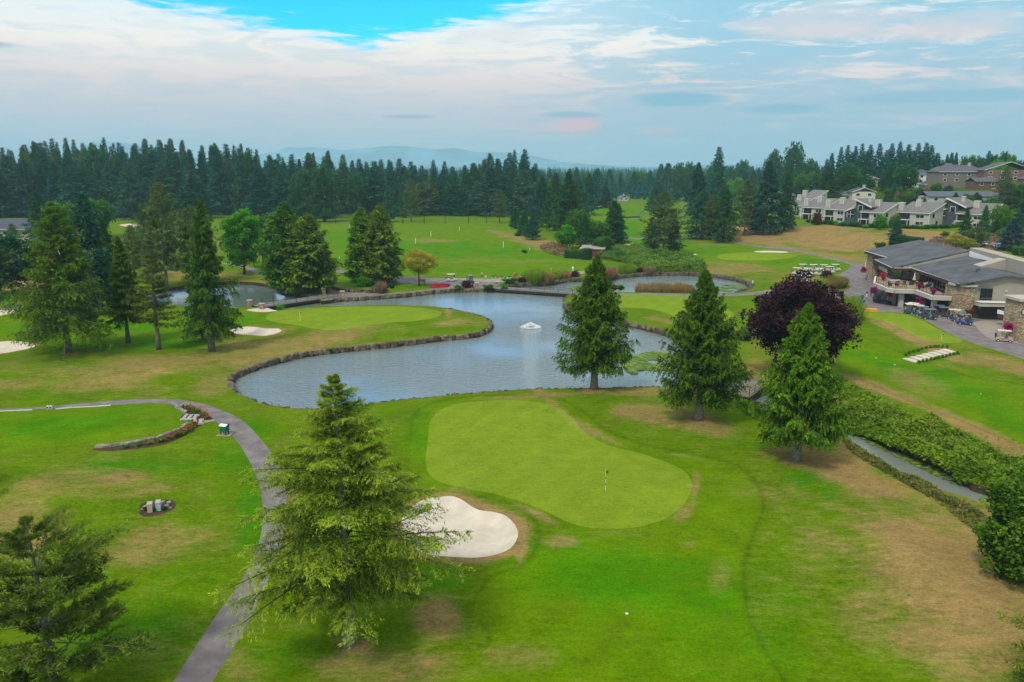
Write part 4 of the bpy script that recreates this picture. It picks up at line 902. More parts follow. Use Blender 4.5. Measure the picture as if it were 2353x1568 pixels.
# ================================================================== STONE EDGES, BEDS, SHRUBS
rock_mat = mat('shore_rock', (.13, .10, .075), .9, .15, var=.45, vscale=1.2, bump=.05, bscale=6, rnd=.42)
rock_l = mat('pale_rock', (.25, .23, .20), .9, .15, var=.4, vscale=2.5, bump=.04, bscale=9, rnd=.2)
ROCK = {}
for nm_, mm in (('d', rock_mat), ('l', rock_l)):
    for i in range(6):
        bm = bmesh.new(); bmesh.ops.create_icosphere(bm, subdivisions=2, radius=1)
        rr_ = random.Random(i * 7 + 1)
        for v in bm.verts:
            n = v.co.normalized(); f = 1 + .22 * math.sin(n.x * 3.1 + i) * math.cos(n.y * 2.7 - i) + .16 * math.sin(n.z * 5 + i * 2) + rr_.uniform(-.06, .06)
            v.co = Vector((max(-.85, min(.85, n.x * f)), max(-.8, min(.8, n.y * f)), max(-.75, min(.75, n.z * f))))
        me = bpy.data.meshes.new('rock%s%d' % (nm_, i)); bm.to_mesh(me); bm.free(); me.materials.append(mm); ROCK[nm_, i] = me
def stones(name, label, cat, P, size_, step, z, mtl='d', closed=False, jit=.2, part='boulder', zs=.8, stuff=False, inward=0.):
    """a wall or row of stones along the world polyline P"""
    P = np.array(P); x0, y0 = P[len(P) // 2]; rr_ = random.Random(int(abs(x0) * 7 + len(P)))
    root = thing(name, label, cat, (x0, y0, z)); seg = np.hypot(*np.diff(P, axis=0).T); cum = np.concatenate([[0], np.cumsum(seg)]); s = 0; k = 0; allv = []; allf = []
    while s < cum[-1]:
        i = min(np.searchsorted(cum, s, 'right') - 1, len(P) - 2); f = (s - cum[i]) / max(seg[i], 1e-6); p = P[i] + (P[i + 1] - P[i]) * f; d = P[i + 1] - P[i]
        a_ = math.atan2(d[1], d[0]) + rr_.uniform(-.25, .25); w_ = size_ * rr_.uniform(.6, 1.55)
        q_ = (p[0] - x0 + rr_.uniform(-jit, jit) * size_ - math.sin(a_) * inward, p[1] - y0 + rr_.uniform(-jit, jit) * size_ + math.cos(a_) * inward, rr_.uniform(-.06, .06))
        me = ROCK[mtl, rr_.randrange(6)]; scl = (w_ * .62, size_ * rr_.uniform(.4, .62), size_ * zs * rr_.uniform(.5, .7))
        if stuff:
            Mx = Matrix.Translation(q_) @ Matrix.Rotation(a_, 4, 'Z') @ Matrix.Diagonal((*scl, 1)); b = len(allv)
            allv += [tuple(Mx @ v.co) for v in me.vertices]; allf += [tuple(b + j for j in pp.vertices) for pp in me.polygons]
        else:
            o = link(part, me, None, root, q_); o.rotation_euler = (0, 0, a_ + (math.pi if rr_.random() < .5 else 0)); o.scale = scl
        s += w_ * step; k += 1
        if k > 295 and not stuff: break
    if stuff:
        me = bpy.data.meshes.new(part); me.from_pydata(allv, [], allf); me.update(); o = link(part, me, rock_mat if mtl == 'd' else rock_l, root); o['kind'] = 'stuff'
    return root
def DP(pts, step=1., closed=False): return catmull([G(u, v) for u, v in pts], step, closed)
stones('boulder_wall', 'brown boulder wall curving round the peninsula green and the left end of the pond', 'stone wall',
    DP([(1025, 708.5), (1059, 715), (1108, 728), (1127, 741), (1120, 754), (1087, 766.8), (1017, 773.8), (919, 786), (821, 796), (751, 803), (684, 813), (625, 828), (583, 840), (549, 854), (533, 863), (527, 875), (532, 890), (549, 904)]), .82, .92, -.34, zs=1.3)
stones('shore_stones', 'line of small dark stones where the near lawn meets the pond', 'stone edging', DP([(549, 904), (577, 918), (611, 929), (653, 936), (695, 939), (751, 939), (830, 930), (900, 921), (1045, 907), (1130, 900), (1200, 895), (1300, 893), (1400, 891), (1515, 889), (1600, 894)]), .55, 1.15, -.12, jit=.5)
stones('boulder_wall', 'brown boulder wall below the practice green, right of the fountain', 'stone wall', DP([(1316, 677), (1302, 683), (1297, 690), (1299, 700), (1310, 708), (1345, 716), (1390, 726), (1427.6, 736), (1463.6, 746), (1500, 754), (1535.6, 764), (1571, 776), (1610, 790)]), .85, .92, -.34, zs=1.3)
stones('boulder_wall', 'stone wall under the shore path between the two bridges', 'stone wall', DP([(757, 689), (779, 686), (807, 685), (850, 682), (891, 679), (950, 674), (1003, 668), (1041, 665), (1091, 664), (1139, 664)]), .95, .92, -.36, zs=1.2)
stones('boulder_wall', 'distant stone edge round the lily pond by the clubhouse road', 'stone wall', DP([(1160, 657), (1206, 652), (1252, 650.6), (1308, 642), (1385, 639), (1449, 631.4), (1513, 627.6), (1577, 627.6), (1616, 630), (1654, 634), (1692, 640), (1718, 649), (1727, 658), (1716, 667), (1690, 672)]), 1.1, .85, -.3, zs=1.2, stuff=True)
stones('boulder_wall', 'low stone edge in front of the round green shrub by the footbridge', 'stone wall', DP([(752, 660), (780, 668), (815, 672), (850, 671), (872, 672)]), .9, .9, .25, zs=1.0)
stones('retaining_wall', 'grey stone retaining wall above the rose bed, beside the path', 'stone wall', DP([(398, 934.5), (408, 942), (421, 951), (432, 962), (437, 970)], .5), .5, .74, .26, 'l', zs=1.3)
stones('retaining_wall', 'long low curved stone wall along the lower flower bed', 'stone wall', DP([(432, 984), (407, 999), (373, 1011), (322, 1023), (271, 1032), (216, 1037.5)], .5), .55, .74, .3, 'l', zs=1.3)
# leafy masses on uneven ground
def sample(poly, n, rs):
    P = np.array(poly); lo, hi_ = P.min(0), P.max(0); o = np.zeros((0, 2))
    while len(o) < n:
        q_ = lo + (hi_ - lo) * rs.rand(n * 2, 2); o = np.concatenate([o, q_[inside(q_[:, 0], q_[:, 1], poly)]])
    return o[:n]
def mass(name, label, cat, D, n, h, leaf, fol, seed, bs=2.6, zoff=-.2, world=None, kind='stuff', lw=.7):
    rs = RS(seed); poly = world or [tuple(p) for p in catmull([G(u, v) for u, v in D], 1.5)]
    q_ = sample(poly, n, rs); ed = sst(dist_poly(q_[:, 0], q_[:, 1], poly), 0, 1.6)
    b_ = fbm(q_[:, 0], q_[:, 1], bs, 3, seed); hh = h * (.15 + 1.35 * np.clip(b_ - .22, 0, 1)) * (.6 + .4 * ed)
    z = zt(q_[:, 0], q_[:, 1]) + zoff + hh * (.55 + .5 * rs.rand(n) ** .5)
    P = np.column_stack([q_, z]); D_ = norm(rs.normal(size=(n, 3)) * [1, 1, .5] + [0, 0, .25]); LL = leaf * (.6 + .8 * rs.rand(n))
    V, Q = cards(P, D_, LL, LL * lw, rs, .6)
    tint = np.clip(.15 + .9 * (b_ - .3) + .35 * rs.rand(n) + .3 * (vn(q_[:, 0], q_[:, 1], 5, seed) - .5), 0, 1)
    me = np_mesh(name, V, Q, {'tint': np.repeat(tint, 4)}); return tag(link(name, me, fol), label, cat, kind=kind)
def blades(name, label, cat, D, n, h, fol, seed, world=None, kind=None, lean=.35, w_=.05, z0=None, parent=None):
    rs = RS(seed); poly = world or [tuple(p) for p in catmull([G(u, v) for u, v in D], .6)]
    q_ = sample(poly, n, rs); z = zt(q_[:, 0], q_[:, 1]) if z0 is None else np.full(n, z0)
    P = np.column_stack([q_, z]); D_ = norm(rs.normal(size=(n, 3)) * lean * [1, 1, .1] + [0, 0, 1]); LL = h * (.6 + .5 * rs.rand(n)) * (.75 + .5 * vn(q_[:, 0], q_[:, 1], 1.5, seed))
    r = norm(np.cross(D_, rs.normal(size=(n, 3)))); V = np.empty((n, 4, 3)); V[:, 0] = P - r * w_; V[:, 1] = P + r * w_; V[:, 2] = P + D_ * LL[:, None] + r * w_ * .3; V[:, 3] = P + D_ * LL[:, None] - r * w_ * .3
    t = np.clip(rs.rand(n) * .5, 0, 1); tt = np.stack([t, t, t + .5, t + .5], 1).ravel()
    me = np_mesh(name, V.reshape(-1, 3), np.arange(n * 4).reshape(n, 4), {'tint': tt}); o = link(name, me, fol, parent)
    return tag(o, label, cat, kind=kind)
mass('undergrowth', 'tangled green brambles on the far bank of the creek', 'brambles', [(1932, 893), (1975, 900), (2030, 925), (2100, 960), (2180, 990), (2260, 1020), (2353, 1048), (2480, 1095), (2860, 1260), (2880, 1425), (2700, 1325), (2480, 1210), (2353, 1150), (2276, 1122), (2205, 1100), (2145, 1068), (2095, 1047), (2032, 1018), (1984, 992), (1930, 980)], 66000, 2.6, .30, F_bram, 3, bs=3.4, zoff=-.75)
mass('undergrowth', 'taller pale shoots and dry stems standing out of the creek brambles', 'brambles', [(1945, 895), (2030, 935), (2180, 1000), (2353, 1060), (2440, 1090), (2440, 1160), (2276, 1100), (2148, 1050), (2036, 1000), (1940, 960)], 2600, 3.3, .34, foliage('pale_shoots', (.06, .14, .01), (.27, .34, .06)), 23, bs=1.3, zoff=-.5, lw=.35)
mass('undergrowth', 'dry mixed weeds along the near bank of the creek', 'weeds', [(1925, 996), (1968, 1026), (2028, 1062), (2068, 1086), (2120, 1108), (2168, 1134), (2230, 1165), (2290, 1205), (2353, 1245), (2353, 1320), (2290, 1270), (2240, 1222), (2180, 1175), (2130, 1140), (2080, 1112), (2020, 1078), (1960, 1042)], 13000, .9, .22, foliage('weed_leaves', (.06, .085, .015), (.24, .24, .06)), 4, bs=1.6)
mass('undergrowth', 'weeds and brambles along the creek between the pond and the bright green cedar', 'weeds', [(1735, 878), (1800, 890), (1880, 915), (1932, 935), (1932, 965), (1880, 945), (1800, 912), (1755, 888)], 6000, 1.2, .28, F_bram, 14)
mass('undergrowth', 'leafy green thicket on the near edge of the creek beside the bright green cedar', 'weeds', [(1690, 925), (1722, 922), (1780, 950), (1850, 972), (1900, 985), (1890, 1005), (1820, 990), (1750, 970), (1700, 945)], 4500, .7, .24, F_bram, 15)
mass('undergrowth', 'wide green thicket between the fairway and the upper lily pond', 'thicket', [(1388, 580), (1434, 573), (1488, 578), (1544, 586), (1580, 597), (1613, 604), (1622, 618), (1615, 629), (1565, 627), (1500, 627), (1474, 616), (1420, 602), (1372, 594)], 34000, 3.2, .42, foliage('thicket_leaves', (.012, .07, .008), (.19, .34, .045)), 5, bs=3.0)
mass('undergrowth', 'reddish brown dry scrub on the slope behind the clubhouse', 'scrub', [(2128, 566), (2150, 548), (2210, 545), (2290, 538), (2380, 545), (2400, 575), (2300, 572), (2220, 574), (2150, 572)], 9000, 1.2, .45, foliage('dry_scrub', (.11, .065, .05), (.26, .18, .12)), 6, bs=4)
mass('undergrowth', 'brownish thicket at the foot of the tall firs on the course boundary', 'thicket', [(1240, 568), (1275, 560), (1300, 570), (1325, 585), (1300, 590), (1262, 582)], 4000, 1.2, .5, F_tan, 16, bs=5)
blades('tall_grass', 'patch of tall yellow-green grass at the left edge of the lawn', 'tall grass', [(-60, 1100), (5, 1102), (30, 1108), (38, 1118), (25, 1140), (0, 1160), (-60, 1185)], 9000, .75, F_grs, 2, kind='stuff')
blades('reed_bed', 'long tan reed bed standing in the lily pond beside the path', 'reeds', [(1463, 665), (1500, 664), (1585, 665), (1586, 671), (1500, 671.5), (1464, 670)], 5200, 2.1, F_tan, 3, kind='stuff', z0=WZ, lean=.12)
# clumps and shrubs: (u0,u1,vtop,vbase,kind)
def bush(kind, u0, u1, vt, vb, label, name=None, cat='shrub', group=None): return put('bush%d' % kind, (u0 + u1) / 2, vb - (vb - vt) * .22, vt, (u1 - u0) / 2, label, name or 'shrub', cat, group)
bush(4, 815, 859, 636, 664, 'round bright green shrub beside the dark wooden kiosk')
bush(3, 868, 882, 640, 655, 'reddish purple shrub at the left foot of the kiosk'); bush(3, 880, 896, 643, 668, 'taller purple shrub in front of the kiosk')
bush(1, 893, 907, 652, 667, 'small round dark green shrub right of the purple shrubs')
bush(3, 1057, 1089, 646, 666, 'big purple barberry by the stone post at the left end of the long bridge'); bush(4, 1043, 1062, 655, 668, 'low yellowish shrub left of the big purple barberry')
bush(0, 1156, 1189, 640, 657, 'green and brown shrub behind the right stone post of the long bridge'); bush(3, 1187, 1211, 638, 652, 'purple shrub beside the little wooden shelter')
bush(3, 1309, 1332, 624, 640, 'purple shrub in the pond bed left of the tall pond-bank cedar'); bush(3, 1460, 1481, 616, 629, 'small purple shrub at the right end of the range paving')
bush(3, 1396, 1420, 655, 673, 'dark purple shrub on the path between the lily pond and the practice green'); bush(0, 1418, 1436, 656, 671, 'pale green shrub next to the dark purple shrub on the path')
bush(3, 1886, 1913, 623, 645, 'deep red round shrub in front of the row of white golf carts')
bush(1, 1692, 1728, 756, 790, 'dark green shrub by the boulders at the left edge of the purple maple')
bush(4, 636, 655, 700, 712, 'tiny green shrub at the pond corner under the footbridge'); bush(4, 1150, 1168, 655, 668, 'green tuft hanging over the long bridge abutment')
bush(0, 1110, 1135, 655, 668, 'leafy yellow-green tuft right of the left stone post')
for i, (u, v, w_) in enumerate([(1190, 545, 9), (1205, 582, 7)]): bush(1, u - w_, u + w_, v - w_, v, ['small dark bush in the dry grass right of the range', 'lone low bush at the right border of the range'][i])
def clump(u0, u1, vt, vb, fol, label, n=1500, seed=1):
    um = (u0 + u1) / 2; hw = (u1 - u0) / 2; dv_ = min((vb - vt) * .3, hw * .3)
    P = [(um + hw * math.cos(a), vb - dv_ + dv_ * math.sin(a)) for a in np.arange(0, 6.28, .5)]; x, y = G(um, vb)
    h = ztop(y, vt) - float(zt(x, y)); blades('ornamental_grass', label, 'ornamental grass', P, n, h * 1.1, fol, seed, lean=.3, w_=.07)
clump(1206, 1253, 631, 653, F_grs, 'large bright green grass clump left of the pond-bank cedar', 2600); clump(1252, 1268, 634, 652, F_tan, 'tan feathery grass between two green clumps', 900, 2)
clump(1268, 1287, 631, 646, F_grs, 'small bright green grass clump by the lily pond', 1200, 3); clump(1287, 1309, 629, 643, F_tan, 'tan grass clump left of the purple shrub', 1000, 4)
clump(1421, 1460, 615, 632, F_grs, 'bright green grass clump at the right end of the range paving', 2200, 5); clump(1481, 1503, 617, 630, F_tan, 'tan grass right of the small purple shrub', 1000, 6)
clump(1384, 1416, 622, 640, foliage('orange_grass_blades', (.20, .09, .04), (.42, .24, .11)), 'orange-brown grasses on the bank of the lily pond', 1600, 7); clump(865, 884, 655, 676, F_tan, 'tan grass clump in front of the purple shrubs', 1000, 8)
clump(1902, 1945, 645, 664, foliage('mixed_weeds', (.08, .10, .02), (.28, .24, .07)), 'weedy mound of dry grasses on the curbed island by the road', 3000, 9)
clump(1918, 1969, 706, 752, F_grs, 'big fluffy light green grass mound right of the purple maple', 4200, 10)
clump(1898, 1925, 706, 722, F_yel, 'yellowish bush peeking out behind the purple maple', 900, 11)
rq = random.Random(5)
for i in range(16):
    f = (i + .5) / 16; u = 1395 + 215 * f + rq.uniform(-5, 5); v = 583 + 38 * f * rq.uniform(.6, 1.05) + rq.uniform(0, 8); w_ = rq.uniform(8, 14)
    put('bush%d' % rq.choice([0, 1, 4, 2, 1]), u, v, v - w_ * rq.uniform(.9, 1.3), w_, 'rounded bush standing out of the wide thicket by the lily pond', 'thicket_bush', 'shrub', 'bushes in the thicket by the lily pond')
# hedges
def hedge(name, A, B, depth, vt, fol, label, seed, h=None, n=4200, leaf=.22):
    a_ = np.array(G(*A)); b_ = np.array(G(*B)); d = b_ - a_; L = np.linalg.norm(d); d /= L; nrm = np.array([-d[1], d[0]]); nrm *= 1 if nrm[1] > 0 else -1
    z = float(zt(*a_)); h = h or (ztop(a_[1], vt) - z); rs = RS(seed); q_ = rs.rand(n, 3) * [L, depth, h]; f = rs.randint(0, 5, n)
    q_[f == 0, 1] = 0; q_[f == 1, 1] = depth; q_[f == 2, 2] = h; q_[f == 3, 0] = 0; q_[f == 4, 2] = h
    q_ += rs.normal(size=(n, 3)) * .07; P = np.column_stack([a_[0] + d[0] * q_[:, 0] + nrm[0] * q_[:, 1], a_[1] + d[1] * q_[:, 0] + nrm[1] * q_[:, 1], z + np.abs(q_[:, 2])])
    LL = leaf * (.6 + .8 * rs.rand(n)); V, Q = cards(P, rs.normal(size=(n, 3)), LL, LL * .7, rs)
    me = np_mesh(name, V, Q, {'tint': np.repeat(np.clip(rs.rand(n) * .5 + .4 * (q_[:, 2] / h), 0, 1), 4)}); o = link(name, me, fol)
    c = MB(); e_ = .12; pl = [tuple(a_ + d * e_ + nrm * e_), tuple(b_ - d * e_ + nrm * e_), tuple(b_ - d * e_ + nrm * (depth - e_)), tuple(a_ + d * e_ + nrm * (depth - e_))]
    c.prism(pl, z, z + h - .15); c.build('inner_twigs', mat('hedge_core', (.01, .03, .008)), o)
    return tag(o, label, 'hedge')
hedge('hedge', (1297, 593), (1333, 595), 2.2, 576, F_mid, 'clipped green box hedge left of the red shed', 1); hedge('hedge', (1336, 597), (1353, 598), 2.6, 573, F_mid, 'taller clipped hedge block in front of the red shed', 2, n=3000)
hedge('hedge', (2042, 563), (2106, 560), 3, 545, F_dkb, 'dark clipped hedge behind the clubhouse roof peak', 3, h=3.0)
hedge('hedge', (2330, 588), (2420, 600), 5, 570, F_mid, 'bright green hedge beside the parked cars', 4, h=2.2, n=6000)
# flowers
def rose(u, v, h, w_, petals, label, seed, leafm=None, nfl=26, name='rose_bush', group=None):
    v = v + (2 if v > 984 and v < 1040 and u < 470 else 0); x, y, z = GP(u, v); lf = broadleaf('rose', seed, h * .85, w_ * .72, 0, 14, 26, .12, leafm or F_mid, bark_b, top=.1, shell=.3, cr=.34, trunk=False)
    rs = RS(seed); a_ = rs.rand(nfl) * 6.28; r = np.sqrt(rs.rand(nfl)) * w_; P = np.column_stack([np.cos(a_) * r, np.sin(a_) * r, h * (.7 + .4 * rs.rand(nfl))]); V, Q = cards(P, rs.normal(size=(nfl, 3)), np.full(nfl, .14), np.full(nfl, .14), rs, .7)
    t = thing(name, label, 'flowering bush', (x, y, z), 0, group); link('leaves', lf['crown'], None, t); link('blossom', np_mesh('blossom', V, Q, {'tint': rs.rand(nfl).repeat(4)}), petals, t)['kind'] = 'stuff'
for i, (u, v, h, w_, pt, lb) in enumerate([(424, 943, .7, .5, F_whi, 'white-flowered rose at the upper tip of the triangular rose bed'), (437, 949, .8, .7, F_redp, 'rose bush with few pink blooms second from the upper tip'), (449, 955, .95, .8, F_redp, 'red-blooming rose bush in the middle of the triangular bed'),
        (459, 962, .95, .8, F_redp, 'rose bush with orange-red flowers right of the middle'), (470, 968, .7, .6, F_redp, 'small sparse rose near the path corner of the bed'), (478, 972, .45, .4, F_redp, 'tiniest rose, at the corner where bed and path meet'),
        (451, 989, .6, .5, F_redp, 'rose bush just below the timber steps'), (440, 999, .55, .5, F_redp, 'red rose second below the timber steps'), (424, 1005, .6, .5, F_redp, 'red rose bush before the thickest part of the low wall'), (409, 1012, .6, .5, F_redp, 'rose bush with two red heads at the bend of the low wall'),
        (391, 1017, .5, .45, F_redp, 'green rose plant left of the wall bend'), (372, 1022, .4, .4, F_yel, 'low leafy plant with yellowish tips by the low wall'), (345, 1027, .35, .4, F_yel, 'small plant in the mulch, mid length of the low wall'), (320, 1031, .35, .4, F_mid, 'small leafy plant towards the left end of the low wall'), (290, 1035, .3, .45, F_mid, 'flat leafy plant near the left end of the low wall')]): rose(u, v, h, w_, pt, lb, 200 + i)
def petals(name, label, D, n, fol, seed): return mass(name, label, 'flower bed', D, n, .35, .2, fol, seed, zoff=0.02)
petals('red_flowers', 'oval bed of red bedding flowers on the asphalt by the parked cart', [(987, 659), (1000, 655), (1020, 653), (1033, 656), (1028, 660), (1005, 663), (990, 663)], 2600, F_redp, 1)
petals('magenta_flowers', 'bright magenta end of the red flower bed', [(1020, 656), (1030, 653.5), (1036, 656), (1030, 660), (1022, 660)], 700, F_mag, 2)
petals('magenta_flowers', 'small magenta flower patch in front of the green shrub at the kiosk', [(881, 669), (888, 666), (893, 668), (889, 672), (882, 672)], 500, F_mag, 3)
# lily pads
def lilies(label, D, n, r, seed, z=WZ + .012):
    rs = RS(seed); poly = [tuple(p) for p in catmull([G(u, v) for u, v in D], .8)]; q_ = sample(poly, n, rs); k = 7; a_ = np.arange(k) * 2 * math.pi / k; R = r * (.5 + .8 * rs.rand(n)); ph = rs.rand(n) * 6.28
    keep = (fbm(q_[:, 0], q_[:, 1], 3, 3, seed) > .40); q_, R, ph = q_[keep], R[keep], ph[keep]; n = len(q_); zz = z + rs.rand(n) * .07
    A = a_[None] + ph[:, None]; V = np.stack([q_[:, :1] + R[:, None] * np.cos(A), q_[:, 1:] + R[:, None] * np.sin(A), zz[:, None] + rs.normal(size=(n, k)) * .02], -1)
    me = np_mesh('lily_pads', V.reshape(-1, 3), np.arange(n * k).reshape(n, k), {'tint': np.repeat(rs.rand(n), k)}); return tag(link('lily_pads', me, F_lily), label, 'lily pads', kind='stuff')
lilies('lily pads crowding the pond between the two broad cedars', [(1440, 800), (1470, 797), (1530, 800), (1550, 815), (1545, 845), (1510, 852), (1460, 850), (1435, 835), (1428, 815)], 2600, .36, 1)
lilies('floating lily pads in the upper pond behind the pond-bank cedar', [(1310, 658), (1325, 650), (1380, 647), (1425, 650), (1432, 654), (1390, 658), (1340, 662)], 1500, .5, 2)
lilies('round patch of lily pads at the right end of the upper pond', [(1650, 656), (1670, 648), (1700, 650), (1712, 656), (1700, 661), (1660, 662)], 1300, .5, 3)
lilies('lily leaves choking the creek near the dark bush', [(2205, 1128), (2240, 1122), (2290, 1140), (2300, 1160), (2260, 1160), (2220, 1142)], 500, .34, 4)
lilies('scattered pads and weed floating along the shaded side of the creek', [(1960, 980), (2020, 1002), (2080, 1030), (2150, 1060), (2200, 1090), (2190, 1094), (2080, 1042), (2000, 1004)], 260, .2, 5)
# big dark bush, right edge, and pine bough at the lower right
loc, h, r = size(2330, 1335, 1085, 80)
plant('bush_tree', broadleaf('edge_bush', 77, h, r, 0, 150, 160, .26, F_ced, bark_b, top=.3, shell=.35, cr=.28, trunk=True), loc, 'large dark green bush hanging over the creek at the right edge')
loc, h, r = size(2440, 1600, 1372, 125)
plant('pine_tree', conifer('pine_r', 15, h, r, .4, 70, 20, 12, .22, lambda t: np.minimum(1, (1 - t) * 1.5) ** .6, 4, 42, .05, .0, F_pine, bark_g, tl=.42, lw=.30, irr=.4, trunk_r=.15), loc, 'dark pine reaching in at the bottom right corner')
# fountain
x, y = G(1219, 742); ft = thing('fountain', 'white bubbling fountain spraying in the middle of the pond', 'fountain', (x, y, WZ)); rs = RS(8); n = 3000
ph = rs.rand(n) * 6.28; vel = .25 + rs.rand(n); t = rs.rand(n); rr = 1.3 * vel * t * (.9 + .2 * rs.rand(n)); z = 4 * t * (1 - t) * .72 * (1.15 - .55 * vel) + .05
P = np.column_stack([np.cos(ph) * rr, np.sin(ph) * rr, z]); V, Q = cards(P, rs.normal(size=(n, 3)) + [0, 0, .5], .06 + .10 * rs.rand(n), np.full(n, .07), rs)
wm = mat('white_water', (.86, .88, .88), .35, .5); o = link('spray', np_mesh('spray', V, Q), wm, ft); o['kind'] = 'stuff'
n = 1500; ph = rs.rand(n) * 6.28; rr = .9 + 1.0 * rs.rand(n) ** 1.3; P = np.column_stack([np.cos(ph) * rr, np.sin(ph) * rr, .015 + .03 * rs.rand(n)]); V, Q = cards(P, np.column_stack([rs.normal(size=(n, 2)), np.zeros(n)]), .08 + .14 * rs.rand(n), np.full(n, .10), rs, 3.)
o = link('foam', np_mesh('foam', V, Q), wm, ft); o['kind'] = 'stuff'; MB().tube([(0, 0, -.5), (0, 0, .12)], [.25, .25], 12).build('nozzle', mat('dark_metal', (.03, .03, .03), .5), ft)

# ================================================================== BRIDGES, POSTS AND SMALL SITE OBJECTS
white = mat('white_paint', (.78, .77, .73), .6, .3); black = mat('black_metal', (.015, .015, .017), .5, .4); dkwood = mat('dark_timber', (.035, .028, .022), .8, .2, var=.3, vscale=2)
deckm = mat('bridge_deck', (.17, .165, .16), .85, .2, var=.15, vscale=1.5); plankm = mat('weathered_plank', (.22, .19, .15), .85, .2, var=.25, vscale=3, rnd=.2)
stonem = None
def stonework(name, c1, c2, mort, sx=2.2, sy=6.):
    m = bpy.data.materials.new(name); m.use_nodes = True; g = NT(m.node_tree); g.n.clear()
    o = g.new('ShaderNodeOutputMaterial'); b = g.new('ShaderNodeBsdfPrincipled'); g.l.new(b.outputs[0], o.inputs[0])
    geo = g.new('ShaderNodeNewGeometry'); s = g.new('ShaderNodeSeparateXYZ'); g.l.new(geo.outputs['Position'], s.inputs[0])
    c = g.new('ShaderNodeCombineXYZ'); g.put(c.inputs[0], g.m('MULTIPLY', g.m('ADD', s.outputs[0], s.outputs[1]), sx)); g.put(c.inputs[1], g.m('MULTIPLY', s.outputs[2], sy))
    v = g.new('ShaderNodeTexVoronoi'); v.feature = 'F1'; g.l.new(c.outputs[0], v.inputs['Vector']); v.inputs['Scale'].default_value = 1
    v2 = g.new('ShaderNodeTexVoronoi'); v2.feature = 'DISTANCE_TO_EDGE'; g.l.new(c.outputs[0], v2.inputs['Vector']); v2.inputs['Scale'].default_value = 1
    sp = g.new('ShaderNodeSeparateColor'); g.l.new(v.outputs['Color'], sp.inputs[0])
    col = g.mix(sp.outputs[0], c1, c2); col = g.mix(g.ss(v2.outputs['Distance'], 0, .12), mort, col)
    g.put(b.inputs['Base Color'], col); b.inputs['Roughness'].default_value = .9; bn = g.new('ShaderNodeBump'); bn.inputs['Distance'].default_value = .06
    g.put(bn.inputs['Height'], g.m('ADD', g.ss(v2.outputs['Distance'], 0, .2), sp.outputs[1])); g.l.new(bn.outputs[0], b.inputs['Normal'])
    return m
ston = stonework('ledge_stone', (.28, .18, .10), (.70, .53, .33), (.14, .10, .07))
def bridge(name, label, A, B, wd, z, dm, post, rails=(1, 1), beam=.45, plank=False, rh=1.05):
    a_ = np.array(G(*A)); b_ = np.array(G(*B)); d = b_ - a_; L = np.linalg.norm(d); ang = math.atan2(d[1], d[0])
    r = thing(name, label, 'bridge', (a_[0], a_[1], z), ang)
    if plank:
        k = int(L / .32); base = MB().box(0, .28, -wd / 2, wd / 2, -.06, .0).build('plank', plankm, r)
        for i in range(1, k): o = base.copy(); COL.objects.link(o); o.parent = r; o.location = (i * L / k, 0, random.Random(i).uniform(-.008, .008))
    else: MB().box(0, L, -wd / 2, wd / 2, -.12, 0).build('deck', dm, r)
    for s in (-1, 1): MB().box(.1, L - .1, s * wd / 2 - .12, s * wd / 2 + .12, -.12 - beam, -.125).build('beam', dkwood, r)
    n = max(2, int(L / post)); pm = MB().box(-.03, .03, -.03, .03, 0, rh)
    pm0 = None
    for s, on in zip((-1, 1), rails):
        if not on: continue
        for i in range(n + 1):
            if pm0 is None: pm0 = pm.build('rail_post', black, r); o = pm0
            else: o = pm0.copy(); COL.objects.link(o); o.parent = r
            o.location = (i * L / n, s * (wd / 2 - .08), 0)
        for zz in (rh, rh * .55, rh * .15): MB().tube([(0, s * (wd / 2 - .08), zz), (L, s * (wd / 2 - .08), zz)], .022, 4).build('handrail', black, r)
    return r, a_, b_, ang
bridge('bridge', 'low grey bridge between the left pond and the peninsula', (590, 705), (764, 680), 4.2, .12, deckm, 2.6)
bridge('bridge', 'long grey bridge with thin railings over the far side of the pond', (1134, 661.5), (1322, 674), 3.8, .12, deckm, 2.9)
bridge('footbridge', 'small wooden plank footbridge over the creek behind the middle cedar', (1698, 914), (1748, 877), 2.6, .25, plankm, 2.0, plank=True)
def pillar(u, v, w_, vt, label, lamp=False):
    x, y, z = GP(u, v); h = ztop(y, vt) - z; r = thing('stone_pillar', label, 'pillar', (x, y, z), .2, 'stone pillars at the bridge ends')
    MB().prism([(-w_ / 2, -w_ / 2), (w_ / 2, -w_ / 2), (w_ / 2, w_ / 2), (-w_ / 2, w_ / 2)], -.2, h - .12).build('shaft', ston, r); c = w_ / 2 + .08
    MB().box(-c, c, -c, c, h - .12, h).build('cap', mat('cap_stone', (.42, .38, .32), .8), r)
pillar(574, 703, .9, 689.5, 'taller stone pillar at the left end of the low grey bridge'); pillar(602, 708, .9, 697, 'shorter stone pillar second at the left end of the low grey bridge'); pillar(744, 677, .8, 663, 'far stone pillar at the right end of the low grey bridge'); pillar(787, 685, .9, 669, 'near stone pillar at the right end of the low grey bridge, by the water')
pillar(1096, 664, .85, 650, 'stone pillar beside the big purple barberry'); pillar(1143, 659, .85, 647, 'stone pillar at the paved left end of the long bridge')
